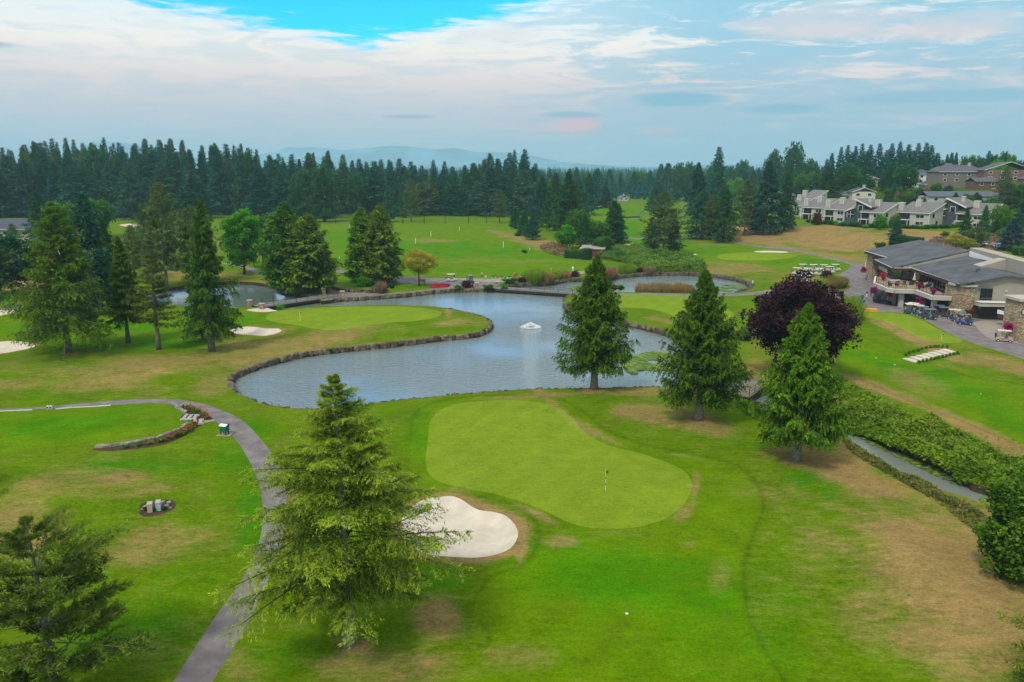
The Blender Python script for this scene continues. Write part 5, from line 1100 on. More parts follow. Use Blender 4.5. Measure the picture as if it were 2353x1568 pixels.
def stick(name, u, vb, vt, r_, m, label, cat, flag=None, group=None, bands=False):
    x, y, z = GP(u, vb); h = max(ztop(y, vt) - z, .25); t = thing(name, label, cat, (x, y, z), 0, group)
    MB().tube([(0, 0, -.1), (0, 0, h)], r_, 6).build('pole', m, t)
    if bands:
        for k in (.25, .55): MB().tube([(0, 0, h * k), (0, 0, h * k + .2)], r_ * 1.25, 6).build('band', black, t)
    if flag:
        f = MB(); nn = 6; vs = []
        for i in range(nn): vs += [(.02 + i * .05, .04 * math.sin(i * 1.3), h - i * .05), (.02 + i * .03, .05 * math.sin(i * 1.1 + .4), h - .40 + i * .02)]
        f.add(vs, [(2 * i, 2 * i + 1, 2 * i + 3, 2 * i + 2) for i in range(nn - 1)]); f.build('flag', flag, t)
    return t
flagm = mat('dark_red_cloth', (.30, .02, .03), .8); red = mat('red_paint', (.6, .04, .03), .5); yelp = mat('pale_yellow_paint', (.72, .75, .42), .5); orng = mat('orange_paint', (.75, .20, .03), .5)
stick('flagstick', 1391, 1132, 1080, .017, yelp, 'yellow and black flagstick with dark red flag on the large near green', 'flagstick', flagm, bands=True)
stick('flagstick', 690, 742, 716, .03, yelp, 'flagstick with red flag on the left part of the peninsula green', 'flagstick', flagm)
stick('flagstick', 2163, 785, 766, .025, yelp, 'short flagstick on the practice green beside the clubhouse road', 'flagstick', mat('dark_green_cloth', (.01, .05, .02), .8))
for u, v, vt, lb in [(625, 931, 922, 'red stake at the left end of the near shore'), (1045, 909, 901, 'red stake on the near shore left of the large green'), (726, 705, 697, 'red stake on the peninsula under the bridge'), (720, 803, 795, 'red stake on the boulder wall of the peninsula'), (1110, 729, 722, 'red stake at the tip of the peninsula'), (2070, 1128, 1119, 'orange-red stake in the dry grass by the creek')]:
    stick('hazard_stake', u, v, vt, .05, red if u != 2070 else orng, lb, 'stake')
for i, (u, vb, vt, lb) in enumerate([(804, 528, 517, 'leftmost white yardage post on the driving range'), (807, 547.5, 537, 'white post below the leftmost one on the range'), (990, 543, 532, 'white yardage post in the dry middle of the range'), (955, 560, 547, 'white yardage post left of the dry middle of the range'), (952, 580, 572, 'short white post behind the yellow-green tree'), (1055.7, 532, 521.5, 'farthest white yardage post on the range'),
        (1156.8, 569, 555, 'white yardage post at the right of the range'), (1289, 587, 582, 'short white post near the clipped box hedge'), (1217, 575, 569, 'tiny white post right of the range in dry grass'), (1729, 654, 645, 'white post at the right end of the upper pond'), (1988, 611, 603, 'white post on the grass by the clubhouse corner'), (780, 594, 589, 'small white post left of the twin cypress')]):
    stick('yardage_post', u, vb, vt, .11 if vb - vt > 8 else .07, white, lb, 'post')
for i, (u, vb, vt) in enumerate([(719, 507, 455), (771.5, 514, 434), (926, 514, 442), (975, 514, 452), (1023, 514, 448), (1076.5, 514, 440), (1118, 514, 432), (870, 505, 450), (893, 500, 455)]):
    stick('net_pole', u, vb, vt, .17, black, ['far left black pole', 'second black pole from the left', 'third tall black pole', 'fourth tall black pole', 'black pole near the middle of the far edge', 'sixth tall black pole', 'rightmost tall black pole', 'shorter black pole between twin cypress and fir', 'shorter black pole right behind the twin cypress'][i] + ' at the end of the driving range', 'pole')
# timber steps, cooler box, monument stones, markers
x, y, z = GP(421, 974); stp = thing('timber_steps', 'upper timber-framed gravel steps leading onto the raised tee', 'steps', (x, y, z + .1), .12); grv = mat('gravel_fill', (.38, .33, .27), .95, var=.2, vscale=6)
def steps(stp, k, w_, l_):
    for s in (-1, 1): MB().box(-.1, k * l_ + .1, s * w_ / 2 - .05, s * w_ / 2 + .05, 0, .2).build('side_rail', mat('worn_white_rail', (.5, .5, .48), .7), stp)
    for i in range(k):
        MB().box(i * l_, i * l_ + l_ - .05, -w_ / 2 + .07, w_ / 2 - .07, -.1, .24 - .06 * i).build('gravel_tread', grv, stp); MB().box(i * l_ - .06, i * l_ + .05, -w_ / 2 + .065, w_ / 2 - .065, 0, .30 - .06 * i).build('riser', dkwood, stp)
steps(stp, 3, 1.3, .5)
x, y, z = GP(444, 984); s2 = thing('timber_steps', 'lower timber-framed steps between the two rose beds', 'steps', (x, y, z), .35); steps(s2, 2, 1.4, .5)
x, y, z = GP(517, 1004); bx = thing('cooler_box', 'dark green cooler box with white lid on a concrete pad by the path', 'cooler box', (x, y, z), -.35); grn = mat('green_plastic', (.01, .12, .08), .45, .5)
for i in (-1, 1):
    for j in (-1, 1): MB().box(i * .3 - .04, i * .3 + .04, j * .22 - .04, j * .22 + .04, 0, .4).build('leg', dkwood, bx)
MB().box(-.4, .4, -.3, .3, .4, .95).build('body', grn, bx, bevel=.03); MB().prism([(-.43, -.33), (.43, -.33), (.43, .05), (-.43, .05)], [.955, .955, 1.1, 1.1], [.99, .99, 1.14, 1.14]).build('lid', white, bx); MB().box(-.43, .43, .06, .33, .955, 1.14).build('dispenser', grn, bx)
pd = MB((x, y, z)).box(x - .75, x + .75, y - .55, y + .55, z - .1, z + .035).build('concrete_pad', conc, None, loc=(x, y, z)); tag(pd, 'small concrete pad under the green cooler box', 'pad')
for (u, v, lb, c) in ((346, 1178, 'left tan square stone post in the mulch bed', (.42, .36, .28)), (365, 1174, 'right blue-grey square stone post in the mulch bed', (.36, .42, .50))):
    x, y, z = GP(u, v); t = thing('stone_post', lb, 'post', (x, y, z), .25); mm = mat('post_stone_%d' % u, c, .8, var=.15, vscale=4)
    MB().prism([(-.19, -.19), (.19, -.19), (.19, .19), (-.19, .19)], -.1, [.66, .66, .78, .78]).build('shaft', mm, t); MB().prism([(-.205, -.205), (.205, -.205), (.205, .205), (-.205, .205)], [.665, .665, .785, .785], [.69, .69, .81, .81]).build('plaque', mat('pale_plaque', (.36, .36, .33), .6), t)
for i, (u, v, s_, lb) in enumerate([(328, 1176, .17, 'small pale rock at the left end of the mulch bed'), (334, 1170, .2, 'longish pale rock left of the tan post'), (341, 1164, .16, 'pale rock behind the tan post'), (383, 1168, .26, 'large mottled pale rock right of the blue-grey post'), (389, 1160, .24, 'white rock at the back right of the mulch bed'), (376, 1159, .2, 'grey rock between the posts and the white rock'), (392, 1170, .17, 'small pale rock at the right tip of the mulch bed')]):
    x, y, z = GP(u, v); o = link('rock', ROCK['l', i % 6], None, None, (x, y, z + s_ * .4)); o.scale = (s_, s_ * .8, s_ * .7); tag(o, lb, 'rock')
for u, v, lb in [(336, 1176, 'green tuft left of the tan stone post'), (356, 1176, 'green tuft between the two stone posts'), (377, 1174, 'green tuft right of the blue-grey post')]: rose(u, v, .3, .22, F_mid, lb, u, name='garden_plant', nfl=6)
for A, B, lb in [((-30, 951.5), (75, 947), 'long white kerb board between path and tee, left part'), ((128, 944.6), (166, 940), 'short kinked white board beside the path'), ((166, 939.8), (255, 934.6), 'white kerb board right of the kink, along the tee')]:
    a_ = G(*A); b_ = G(*B); z = float(gz(*a_)[0]); o = MB((a_[0], a_[1], z)).wall(a_, b_, z - .1, z + .07, .06).build('kerb_board', white, loc=(a_[0], a_[1], z)); tag(o, lb, 'kerb board')
for u, lb in ((111, 'left of the two small white markers by the path'), (118, 'right of the two small white markers by the path')):
    x, y, z = GP(u, 944); t = thing('tee_marker', lb, 'marker', (x, y, z)); MB().box(-.09, .09, -.12, .12, 0, .42).build('post', white, t); MB().box(-.1, .1, -.125, -.123, .1, .3).build('plate', black, t)
for u, v, lb in [(2107, 832, 'pair'), ]: pass
for u, v, c, lb in [(2013, 824, white, 'white tee marker on the fairway below the slab steps'), (2056, 840, white, 'small white ball marker right of the white tee marker'), (2253, 909, mat('tan_cover', (.5, .42, .25)), 'pale round cover in the right fairway'), (2287, 936, black, 'dark round drain in the right fairway'), (1440, 1417, white, 'white sprinkler head in the lower fairway'), (1205, 820, mat('yellow_float', (.4, .5, .1)), 'greenish weed patch floating in the pond'), (2087, 1380, mat('teal_cap', (.05, .12, .14)), 'small bluish irrigation box in the dry grass'), (350, 1082, mat('dark_cap', (.01, .05, .04)), 'small dark green cap in the lawn')]:
    x, y = G(u, v); z = float(gz(x, y)[0]) if u != 1205 else WZ
    o = MB().tube([(0, 0, -.02), (0, 0, .03), (0, 0, .045)], [.10, .10, .06], 10).build('ground_cap', c, loc=(x, y, z)); tag(o, lb, 'cap')
# slab steps by the practice green
a_ = np.array(G(2082, 826.2)); b_ = np.array(G(2109, 835.5)); ld = (b_ - a_); LL_ = np.linalg.norm(ld); ld /= LL_
c0 = np.array(G(2096, 831)); c1 = np.array(G(2181, 812.5)); slabm = mat('pale_slab', (.60, .50, .42), .85, var=.08, vscale=1); ang = math.atan2(ld[1], ld[0]); z = float(gz(*((c0 + c1) / 2))[0])
sl = thing('slab_stairs', 'seven wide pale stone slab steps climbing the bank beside the practice green', 'steps', (c0[0], c0[1], z)); 
for i in range(7):
    c = c0 + (c1 - c0) * i / 6; zc = float(gz(*c)[0]) + .05 - z
    o = MB().box(-LL_ / 2, LL_ / 2, -.62, .50, -.2, .06).build('slab', slabm, sl, loc=(c[0] - c0[0], c[1] - c0[1], zc + .02 * i)); o.rotation_euler = (0, 0, ang)
for i in range(11):
    f = i / 10; u, v = (2080 + 95 * f, 820 - 12 * math.sin(f * 2.2) - 8 * f); bush(4, u - 3.2 - 2 * rt.random(), u + 3.2 + 2 * rt.random(), v - 2.4 - 2 * rt.random(), v + .5, 'low plant in the row edging the top side of the slab steps', 'edging_plant', 'plant', 'plants above the slab steps')
    u, v = (2112 + 88 * f, 838 - 20 * f); bush(4, u - 3.2 - 2 * rt.random(), u + 3.2 + 2 * rt.random(), v - 2.4 - 2 * rt.random(), v + .5, 'low plant in the row edging the lower side of the slab steps', 'edging_plant', 'plant', 'plants below the slab steps')
# sheds and kiosk
def gable(bmz, x0, x1, y0, y1, z0, zr, axis='x', th=.15, ov=.3):   # roof as one mesh, ridge along axis
    m = MB()
    if axis == 'x':
        ym = (y0 + y1) / 2
        for ya, yb in ((y0 - ov, ym), (y1 + ov, ym)): m.add([(x0 - ov, ya, z0 - ov * .4), (x1 + ov, ya, z0 - ov * .4), (x1 + ov, yb, zr), (x0 - ov, yb, zr), (x0 - ov, ya, z0 - ov * .4 - th), (x1 + ov, ya, z0 - ov * .4 - th), (x1 + ov, yb, zr - th), (x0 - ov, yb, zr - th)], [(0, 1, 2, 3), (7, 6, 5, 4), (0, 4, 5, 1), (1, 5, 6, 2), (2, 6, 7, 3), (3, 7, 4, 0)])
    else:
        xm = (x0 + x1) / 2
        for xa, xb in ((x0 - ov, xm), (x1 + ov, xm)): m.add([(xa, y0 - ov, z0 - ov * .4), (xa, y1 + ov, z0 - ov * .4), (xb, y1 + ov, zr), (xb, y0 - ov, zr), (xa, y0 - ov, z0 - ov * .4 - th), (xa, y1 + ov, z0 - ov * .4 - th), (xb, y1 + ov, zr - th), (xb, y0 - ov, zr - th)], [(0, 1, 2, 3), (7, 6, 5, 4), (0, 4, 5, 1), (1, 5, 6, 2), (2, 6, 7, 3), (3, 7, 4, 0)])
    return m
x, y = G(1360, 590); sh = thing('shed', 'long red shed with flat greyish roof behind the clipped hedges', 'shed', (x, y, 0), -.25); redw = mat('red_boards', (.16, .035, .03), .8, var=.2, vscale=2)
MB().box(-3.6, 3.6, 0, 6, 0, 2.3).build('wall', redw, sh); MB().prism([(-4, -.4), (4, -.4), (4, 6.4), (-4, 6.4)], [2.3, 2.3, 2.9, 2.9], [2.45, 2.45, 3.05, 3.05]).build('roof', mat('pink_grey_roof', (.32, .25, .24), .85, var=.2, vscale=1), sh); MB().box(-1, 1, -.04, -.005, .1, 2.1).build('door', redw, sh)
x, y = G(885, 650); kk_ = thing('kiosk', 'small dark wooden kiosk with flat roof under the twin cypress', 'kiosk', (x, y, 0), .1); MB().box(-1.0, 1.0, -.8, .9, 0, 1.9).build('wall', mat('maroon_boards', (.06, .025, .02), .8), kk_); MB().box(-1.5, 1.5, -1.2, 1.3, 1.9, 2.05).build('roof', dkwood, kk_)
x, y = G(1184, 642.5); kk_ = thing('starter_shelter', 'little orange-brown wooden shelter with peaked roof beside the range paving', 'shelter', (x, y, 0), .2); ow = mat('orange_wood', (.38, .13, .04), .7); MB().box(-.45, .45, -.4, .4, 0, 1.3).build('wall', ow, kk_); gable(None, -.45, .45, -.4, .4, 1.3, 1.75, 'y', .06, .15).build('roof', ow, kk_)
x, y = G(970, 652); kk_ = thing('wooden_bench', 'orange wooden bench on the asphalt behind the yellow-green tree', 'bench', (x, y, 0), -.1); MB().box(-.8, .8, -.3, .3, .4, .48).build('seat', ow, kk_); MB().box(-.8, .8, .24, .3, .485, 1.0).build('backrest', ow, kk_)
for s in (-.6, .6): MB().box(s - .05, s + .05, -.26, .22, 0, .39).build('leg', ow, kk_)
mg = mat('green_mat', (.02, .16, .06), .9)
for i, (u, v, lb) in enumerate([(1134, 638.6, 'near the first practising golfer'), (1153, 639.5, 'left of the wooden shelter'), (1170, 639, 'just left of the wooden shelter'), (1201, 637, 'just right of the wooden shelter'), (1255, 632, 'between the golfers at mid range'), (1273, 630.6, 'left of the seated golfer'), (1293, 628.4, 'right of the crouching golfer'), (1326, 625.5, 'right of the golfer in white'), (1412, 617.5, 'wide green one at the far right end')]):
    x, y = G(u, v); t = thing('bag_stand', 'green practice bay divider, ' + lb, 'divider', (x, y, .01), .3); MB().box(-.5, .5, -.05, .05, .25, .55).build('panel', mg, t)
    for s in (-.4, .4): MB().box(s - .03, s + .03, -.2, .2, 0, .25).build('leg', white, t)
# ================================================================== BUILDINGS
glassm = mat('dark_glass', (.012, .018, .022), .06, .9); trim = mat('white_trim', (.72, .70, .66), .6)
siding = mat('beige_siding', (.40, .36, .295), .75, .2, var=.05, vscale=.6)
g = NT(siding.node_tree); bs = [n for n in g.n if n.type == 'BSDF_PRINCIPLED'][0]; geo = g.new('ShaderNodeNewGeometry'); s_ = g.new('ShaderNodeSeparateXYZ'); g.l.new(geo.outputs['Position'], s_.inputs[0])
fr = g.m('FRACT', g.m('MULTIPLY', s_.outputs[2], 4.0)); src = bs.inputs['Base Color'].links[0].from_socket; g.put(bs.inputs['Base Color'], g.mix(g.m('MULTIPLY', g.m('SUBTRACT', 1, g.ss(fr, 0, .25)), .35), src, (.12, .10, .08)))
bn = g.new('ShaderNodeBump'); bn.inputs['Distance'].default_value = .03; g.put(bn.inputs['Height'], fr); g.l.new(bn.outputs[0], bs.inputs['Normal'])
beige = mat('beige_render', (.46, .42, .34), .8, .2, var=.06, vscale=1); brown = mat('red_brown_fascia', (.085, .034, .028), .7, .3, var=.15, vscale=1)
roofd = mat('slate_shingle', (.095, .098, .110), .85, .25, var=.28, vscale=.35, bump=.02, bscale=12)
def roofplane(name, pts, m, parent, org, th=.3):
    c = MB(org); n = len(pts); c.add(list(pts) + [(p[0], p[1], p[2] - th) for p in pts], [tuple(range(n)), tuple(range(2 * n - 1, n - 1, -1))] + [(i, n + i, n + (i + 1) % n, (i + 1) % n) for i in range(n)])
    o = c.build(name, m, parent); bm = bmesh.new(); bm.from_mesh(o.data); bmesh.ops.recalc_face_normals(bm, faces=bm.faces); bm.to_mesh(o.data); bm.free(); return o
g = NT(roofd.node_tree); bs = [n for n in g.n if n.type == 'BSDF_PRINCIPLED'][0]; geo = g.new('ShaderNodeNewGeometry'); s_ = g.new('ShaderNodeSeparateXYZ'); g.l.new(geo.outputs['Position'], s_.inputs[0])
fr = g.m('FRACT', g.m('MULTIPLY', s_.outputs[1], .42)); src = bs.inputs['Base Color'].links[0].from_socket; g.put(bs.inputs['Base Color'], g.mix(g.m('MULTIPLY', g.m('SUBTRACT', 1, g.ss(fr, 0, .10)), .75), src, (.03, .03, .035)))
O = (88, 160, 0); CH = thing('clubhouse', 'large beige and stone clubhouse with dark low-pitched roofs and a raised terrace', 'clubhouse', O)
def cb(name, m, f, **k): mb = MB(O); f(mb); return mb.build(name, m, CH, **k)
cb('tower', ston, lambda b: b.prism([(82.1, 148), (82.1, 144.6), (84.8, 144.6), (84.8, 148)], -.2, 5.845)); cb('tower_cap', beige, lambda b: b.prism([(81.8, 148.3), (81.8, 144.3), (85.1, 144.3), (85.1, 148.3)], 5.85, 6.25))
cb('tower', ston, lambda b: b.prism([(88.6, 198.5), (88.3, 194.6), (91.2, 194.6), (91.2, 198.5)], -.2, 6.3)); cb('tower_cap', beige, lambda b: b.prism([(88.3, 198.8), (88.0, 194.3), (91.5, 194.3), (91.5, 198.8)], 6.305, 6.7))
cb('tower', ston, lambda b: b.prism([(80.7, 124.8), (85, 124.8), (85, 129), (80.9, 129)], -.2, 6.4)); cb('tower_cap', beige, lambda b: b.prism([(80.4, 124.5), (85.3, 124.5), (85.3, 129.3), (80.6, 129.3)], 6.405, 6.8))
for (x_, y_) in ((85.4, 167.0), (82.6, 149.6)): cb('stone_pier', ston, lambda b: b.prism([(x_, y_ + .9), (x_, y_ - .9), (x_ + 1.7, y_ - .9), (x_ + 1.7, y_ + .9)], 3.62, 6.3))
# body: lower dark storey, upper walls
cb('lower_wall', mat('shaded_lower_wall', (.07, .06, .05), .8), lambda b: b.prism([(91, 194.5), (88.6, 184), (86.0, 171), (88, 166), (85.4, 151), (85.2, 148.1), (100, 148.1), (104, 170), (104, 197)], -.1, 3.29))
cb('upper_wall', siding, lambda b: b.prism([(90.2, 194.4), (88.2, 184), (88.2, 168.3), (104, 168.3), (104, 196)], 3.3, [6.9, 6.9, 6.9, 8.8, 8.8]))
cb('upper_wall', siding, lambda b: b.prism([(87.2, 168.1), (84.9, 150.5), (84.9, 145.3), (90.6, 145.0), (100, 145.0), (100, 168.1)], 3.3, [6.5, 6.4, 6.45, 7.85, 6.9, 6.9]))
def strip(name, m, P, z0, z1, th=.12, n=0, gap=0.): cb(name, m, lambda b: [b.wall(P[i], P[i + 1], z0, z1, th) for i in range(len(P) - 1)])
# windows: panes between mullions, along a line
def windows(A, B, z0, z1, k, off=.08, mull=trim, frame=.09, name='window'):
    A = np.array(A, float); B = np.array(B, float); d = (B - A) / np.linalg.norm(B - A); L = np.linalg.norm(B - A); n = np.array([d[1], -d[0]]) * -1
    if n @ A > 0: n = -n
    A = A + n * off; B = B + n * off
    for i in range(k):
        p = A + d * (L * i / k + .06); q_ = A + d * (L * (i + 1) / k - .06); o = cb(name, glassm, lambda b: b.prism([tuple(p), tuple(q_), tuple(q_ + n * .05), tuple(p + n * .05)], z0, z1))
        mb = MB(O); mb.prism([tuple(p - d * .06), tuple(p + d * .0), tuple(p + n * .12), tuple(p - d * .06 + n * .12)], z0 - .05, z1 + .05); mb.build('mullion', mull, o)
dkf = mat('bronze_frame', (.03, .028, .026), .5)
windows((90.0, 194), (88.3, 185), 4.0, 6.2, 6, mull=dkf); windows((90.8, 194), (88.8, 185), .4, 2.8, 5, mull=dkf)
cb('wall_band', beige, lambda b: b.wall((89.9, 194.5), (87.6, 184.2), 3.1, 3.9, .15)); cb('wall_band', brown, lambda b: b.wall((89.9, 194.5), (87.6, 184.2), 2.3, 3.09, .15))
# glazed bay
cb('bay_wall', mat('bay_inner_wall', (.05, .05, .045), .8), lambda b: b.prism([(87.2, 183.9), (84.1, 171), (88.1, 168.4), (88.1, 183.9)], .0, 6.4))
windows((87.1, 183.7), (84.0, 171), 3.65, 6.2, 9, .06, mull=mat('green_glint', (.18, .26, .16), .4)); windows((84.1, 170.9), (87.4, 168.5), 3.65, 6.1, 3, .06, mull=dkf)
windows((87.0, 166), (84.9, 151), 3.65, 5.9, 10, .06, mull=mat('pale_mullion', (.35, .38, .38), .4)); windows((84.85, 148.7), (84.9, 148.1), 3.65, 5.9, 1, .06, mull=dkf, name='door')
# roofs with brown fascia and pale edge
r1 = [(100.3, 196.5, 9.95), (97, 169, 10.05), (80.8, 168.7, 6.5), (83.9, 184, 6.55), (86.4, 182.9, 7.1), (88.0, 199.2, 7.05)]
roofplane('roof', r1, roofd, CH, O, .28)
cb('roof_gable_wall', siding, lambda b: b.wall((83.2, 168.9), (97, 169.2), 6.3, 6.3, .3, za=6.62, zb_=9.72))
r2 = [(84.5, 168.6, 6.62), (96.4, 168.8, 8.96), (94.8, 155.6, 8.7), (91.9, 155.3, 8.2), (90.6, 144.2, 8.0), (81.6, 144.0, 6.45)]
roofplane('roof', r2, roofd, CH, O, .26); roofplane('roof', [(90.6, 144.2, 8.0), (91.9, 155.3, 8.2), (104, 155.3, 6.6), (104, 144.2, 6.4)], roofd, CH, O, .26)
for P_, z_ in (([(88.0, 199.2), (86.4, 182.9)], (7.04, 7.08)), ([(83.9, 184), (80.8, 168.7)], (6.53, 6.48)), ([(84.5, 168.6), (81.6, 144.0)], (6.6, 6.43))):
    cb('fascia', brown, lambda b: b.wall(P_[0], P_[1], z_[0] - .75, z_[0] - .03, -.14, za=z_[0] - .3, zb_=z_[1] - .3)); cb('gutter', trim, lambda b: b.wall((P_[0][0] - .05, P_[0][1]), (P_[1][0] - .05, P_[1][1]), z_[0] - .12, z_[0], .07, za=z_[0] + .03, zb_=z_[1] + .03))
cb('fascia', brown, lambda b: b.wall((81.0, 168.5), (87.6, 168.0), 5.85, 6.4, .2, za=6.35, zb_=6.4)); cb('canopy_edge', beige, lambda b: b.wall((81.0, 168.4), (85, 168.2), 6.36, 6.5, .3))
# parapet block at the back, upper gabled mass
cb('parapet', siding, lambda b: b.prism([(97.0, 169), (96.2, 138), (99, 138), (99.6, 169)], 6, [10.65, 9.3, 9.3, 10.65])); cb('flashing', white, lambda b: b.wall((96.85, 168.6), (96.6, 158.6), 8.75, 9.9, .1, za=10.0, zb_=9.2))
cb('upper_block', siding, lambda b: b.prism([(91.6, 155.2), (96.5, 155.2), (96.5, 158), (91.7, 158)], 6.5, [8.3, 9.75, 9.75, 8.4])); cb('upper_block', siding, lambda b: b.prism([(96.5, 145.3), (104, 145.3), (104, 157), (96.5, 157)], 6.5, [8.6, 7.4, 7.4, 9.2]))
for x_, y_ in ((88.7, 151.5), (89.8, 152.6)): cb('vent_pipe', mat('pipe_grey', (.06, .065, .08), .5), lambda b: b.tube([(x_, y_, 7.2), (x_, y_, 8.15), (x_ + .0, y_ - .1, 8.3)], [.16, .16, .2], 8))
# gable end, ledge and covered entrance
pw = cb('window', glassm, lambda b: b.box(86.1, 88.3, 144.88, 144.98, 3.35, 5.5)); mb = MB(O); mb.box(87.15, 87.25, 144.82, 144.87, 3.35, 5.5).box(86.1, 88.3, 144.82, 144.87, 4.4, 4.5); mb.build('glazing_bar', dkf, pw)
cb('wall_lamp', trim, lambda b: b.box(90.6, 90.95, 144.8, 144.98, 4.95, 5.15))
cb('ledge', beige, lambda b: b.prism([(84.9, 144.5), (84.9, 142.6), (98, 140.8), (98, 144.9), (85, 144.9)], 2.55, 3.28)); cb('ledge_cap', trim, lambda b: b.prism([(84.8, 144.4), (84.8, 142.4), (98, 140.6), (98, 140.9)], 3.285, 3.36))
cb('entrance_wall', mat('entrance_stucco', (.20, .165, .12), .85, var=.1, vscale=2), lambda b: b.box(85, 98, 147.6, 148.0, -.1, 2.54)); nb = mat('notice_paper', (.50, .46, .50), .8)
for x_, w_, h_, zz in ((87.3, 1.2, .55, 1.75), (88.7, 1.1, .7, 1.65), (90.1, .9, .5, 1.8), (91.2, .45, .3, 1.95), (87.6, .5, .5, 1.15)): cb('notice_board', nb, lambda b: b.box(x_, x_ + w_, 147.52, 147.595, zz, zz + h_))
cb('column', beige, lambda b: b.box(91.0, 91.7, 143, 143.7, -.1, 2.54)); tag_b = cb('canopy', mat('teal_canopy', (.03, .05, .07), .5), lambda b: b.prism([(86.0, 138.5), (88.6, 131.5), (92, 131.5), (90, 138.5)], [2.5, 1.7, 1.7, 2.5], [2.85, 2.05, 2.05, 2.85]))
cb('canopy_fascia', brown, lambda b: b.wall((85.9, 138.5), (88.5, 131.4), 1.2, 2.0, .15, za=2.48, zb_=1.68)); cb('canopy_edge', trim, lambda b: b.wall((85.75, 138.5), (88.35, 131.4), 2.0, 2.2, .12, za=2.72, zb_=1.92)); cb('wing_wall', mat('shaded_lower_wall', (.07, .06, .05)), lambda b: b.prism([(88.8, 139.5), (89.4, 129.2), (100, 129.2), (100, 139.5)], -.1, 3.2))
ck = cb('clock', black, lambda b: b.tube([(81.5, 124.78, 4.75), (81.5, 124.66, 4.75)], [.52, .52], 20)); MB(O).tube([(81.5, 124.655, 4.75), (81.5, 124.63, 4.75)], [.44, .44], 20).build('dial', mat('clock_dial', (.35, .62, .72), .4), ck); MB(O).box(81.485, 81.515, 124.61, 124.625, 4.75, 5.08).box(81.5, 81.72, 124.61, 124.625, 4.735, 4.765).build('hand', black, ck)
# terrace
DK = [(75.8, 165), (75.0, 157.6), (75.7, 156), (79.4, 155.4), (78.8, 147.6), (82.0, 147.0)]
cb('terrace_floor', mat('terrace_tiles', (.30, .21, .15), .8, var=.12, vscale=1.5), lambda b: b.prism([(80.6, 175.2)] + DK + [(82.6, 148.9), (85.2, 165.9), (83.8, 170.6), (85.4, 177.6)], 3.3, 3.6))
cb('terrace_fascia', beige, lambda b: [b.wall(DK[i], DK[i + 1], 2.95, 3.68, -.28 if False else .28) for i in range(len(DK) - 1)] + [b.wall((80.6, 175.2), DK[0], 2.95, 3.68, .28)])
cb('terrace_coping', trim, lambda b: [b.wall(DK[i], DK[i + 1], 3.685, 3.76, .32) for i in range(len(DK) - 1)] + [b.wall((80.6, 175.2), DK[0], 3.685, 3.76, .32)])
for x_, y_ in ((77.4, 160.4), (77.2, 156.6), (79.9, 153.6), (79.4, 148.3), (78.6, 164.3)): cb('column', beige, lambda b: b.prism([(x_, y_), (x_ + .75, y_ - .05), (x_ + .75, y_ + .7), (x_, y_ + .75)], -.1, 3.29))
RL = [(80.6, 175.2)] + DK; post0 = None
for i in range(len(RL) - 1):
    a_, b_ = np.array(RL[i]), np.array(RL[i + 1]); L = np.linalg.norm(b_ - a_); k = max(1, round(L / 1.6))
    for j in range(k + (i == len(RL) - 2)):
        p = a_ + (b_ - a_) * j / k
        if post0 is None: post0 = MB().box(-.03, .03, -.03, .03, 0, 1.0).build('rail_post', black, CH); o = post0
        else: o = post0.copy(); COL.objects.link(o); o.parent = CH
        o.location = (p[0] + .15 - O[0], p[1] - O[1], 3.76)
    for zz in (4.76, 4.0): cb('handrail', black, lambda b: b.tube([(a_[0] + .15, a_[1], zz), (b_[0] + .15, b_[1], zz)], .03, 4))
# outside stair
T0, B0 = np.array((74.2, 158.6, 3.3)), np.array((76.9, 166.0, .1)); sd = (B0 - T0); hd = sd[:2] / np.linalg.norm(sd[:2]); nn_ = np.array([hd[1], -hd[0]])
tr0 = None
for i in range(15):
    p = T0 + sd * (i + .5) / 15
    if tr0 is None: tr0 = MB().box(-.16, .16, -.8, .8, -.05, 0).build('stair_tread', mat('steel_tread', (.05, .055, .06), .6), CH); o = tr0
    else: o = tr0.copy(); COL.objects.link(o); o.parent = CH
    o.location = (p[0] - O[0], p[1] - O[1], p[2]); o.rotation_euler = (0, 0, math.atan2(hd[1], hd[0]))
for s in (-1, 1):
    a_ = T0[:2] + nn_ * .85 * s; b_ = B0[:2] + nn_ * .85 * s
    cb('stringer', beige if s > 0 else black, lambda b: b.add([(a_[0], a_[1], T0[2] - .25), (b_[0], b_[1], B0[2] - .2), (b_[0], b_[1], B0[2] + .2), (a_[0], a_[1], T0[2] + .2)] + [(a_[0] + nn_[0] * .08, a_[1] + nn_[1] * .08, T0[2] - .25), (b_[0] + nn_[0] * .08, b_[1] + nn_[1] * .08, B0[2] - .2), (b_[0] + nn_[0] * .08, b_[1] + nn_[1] * .08, B0[2] + .2), (a_[0] + nn_[0] * .08, a_[1] + nn_[1] * .08, T0[2] + .2)], [(0, 1, 2, 3), (7, 6, 5, 4), (0, 4, 5, 1), (1, 5, 6, 2), (2, 6, 7, 3), (3, 7, 4, 0)]))
    cb('handrail', black, lambda b: b.tube([(a_[0], a_[1], T0[2] + 1), (b_[0], b_[1], B0[2] + 1)], .03, 5))
x, y = G(2027, 698); o = MB().box(-1.8, 1.8, -.4, .4, 0, .75).build('planter', mat('dark_planter', (.02, .025, .03), .6), loc=(x, y, 0), bevel=.04); o.rotation_euler = (0, 0, -1.0); tag(o, 'long dark planter box at the foot of the terrace stair', 'planter')
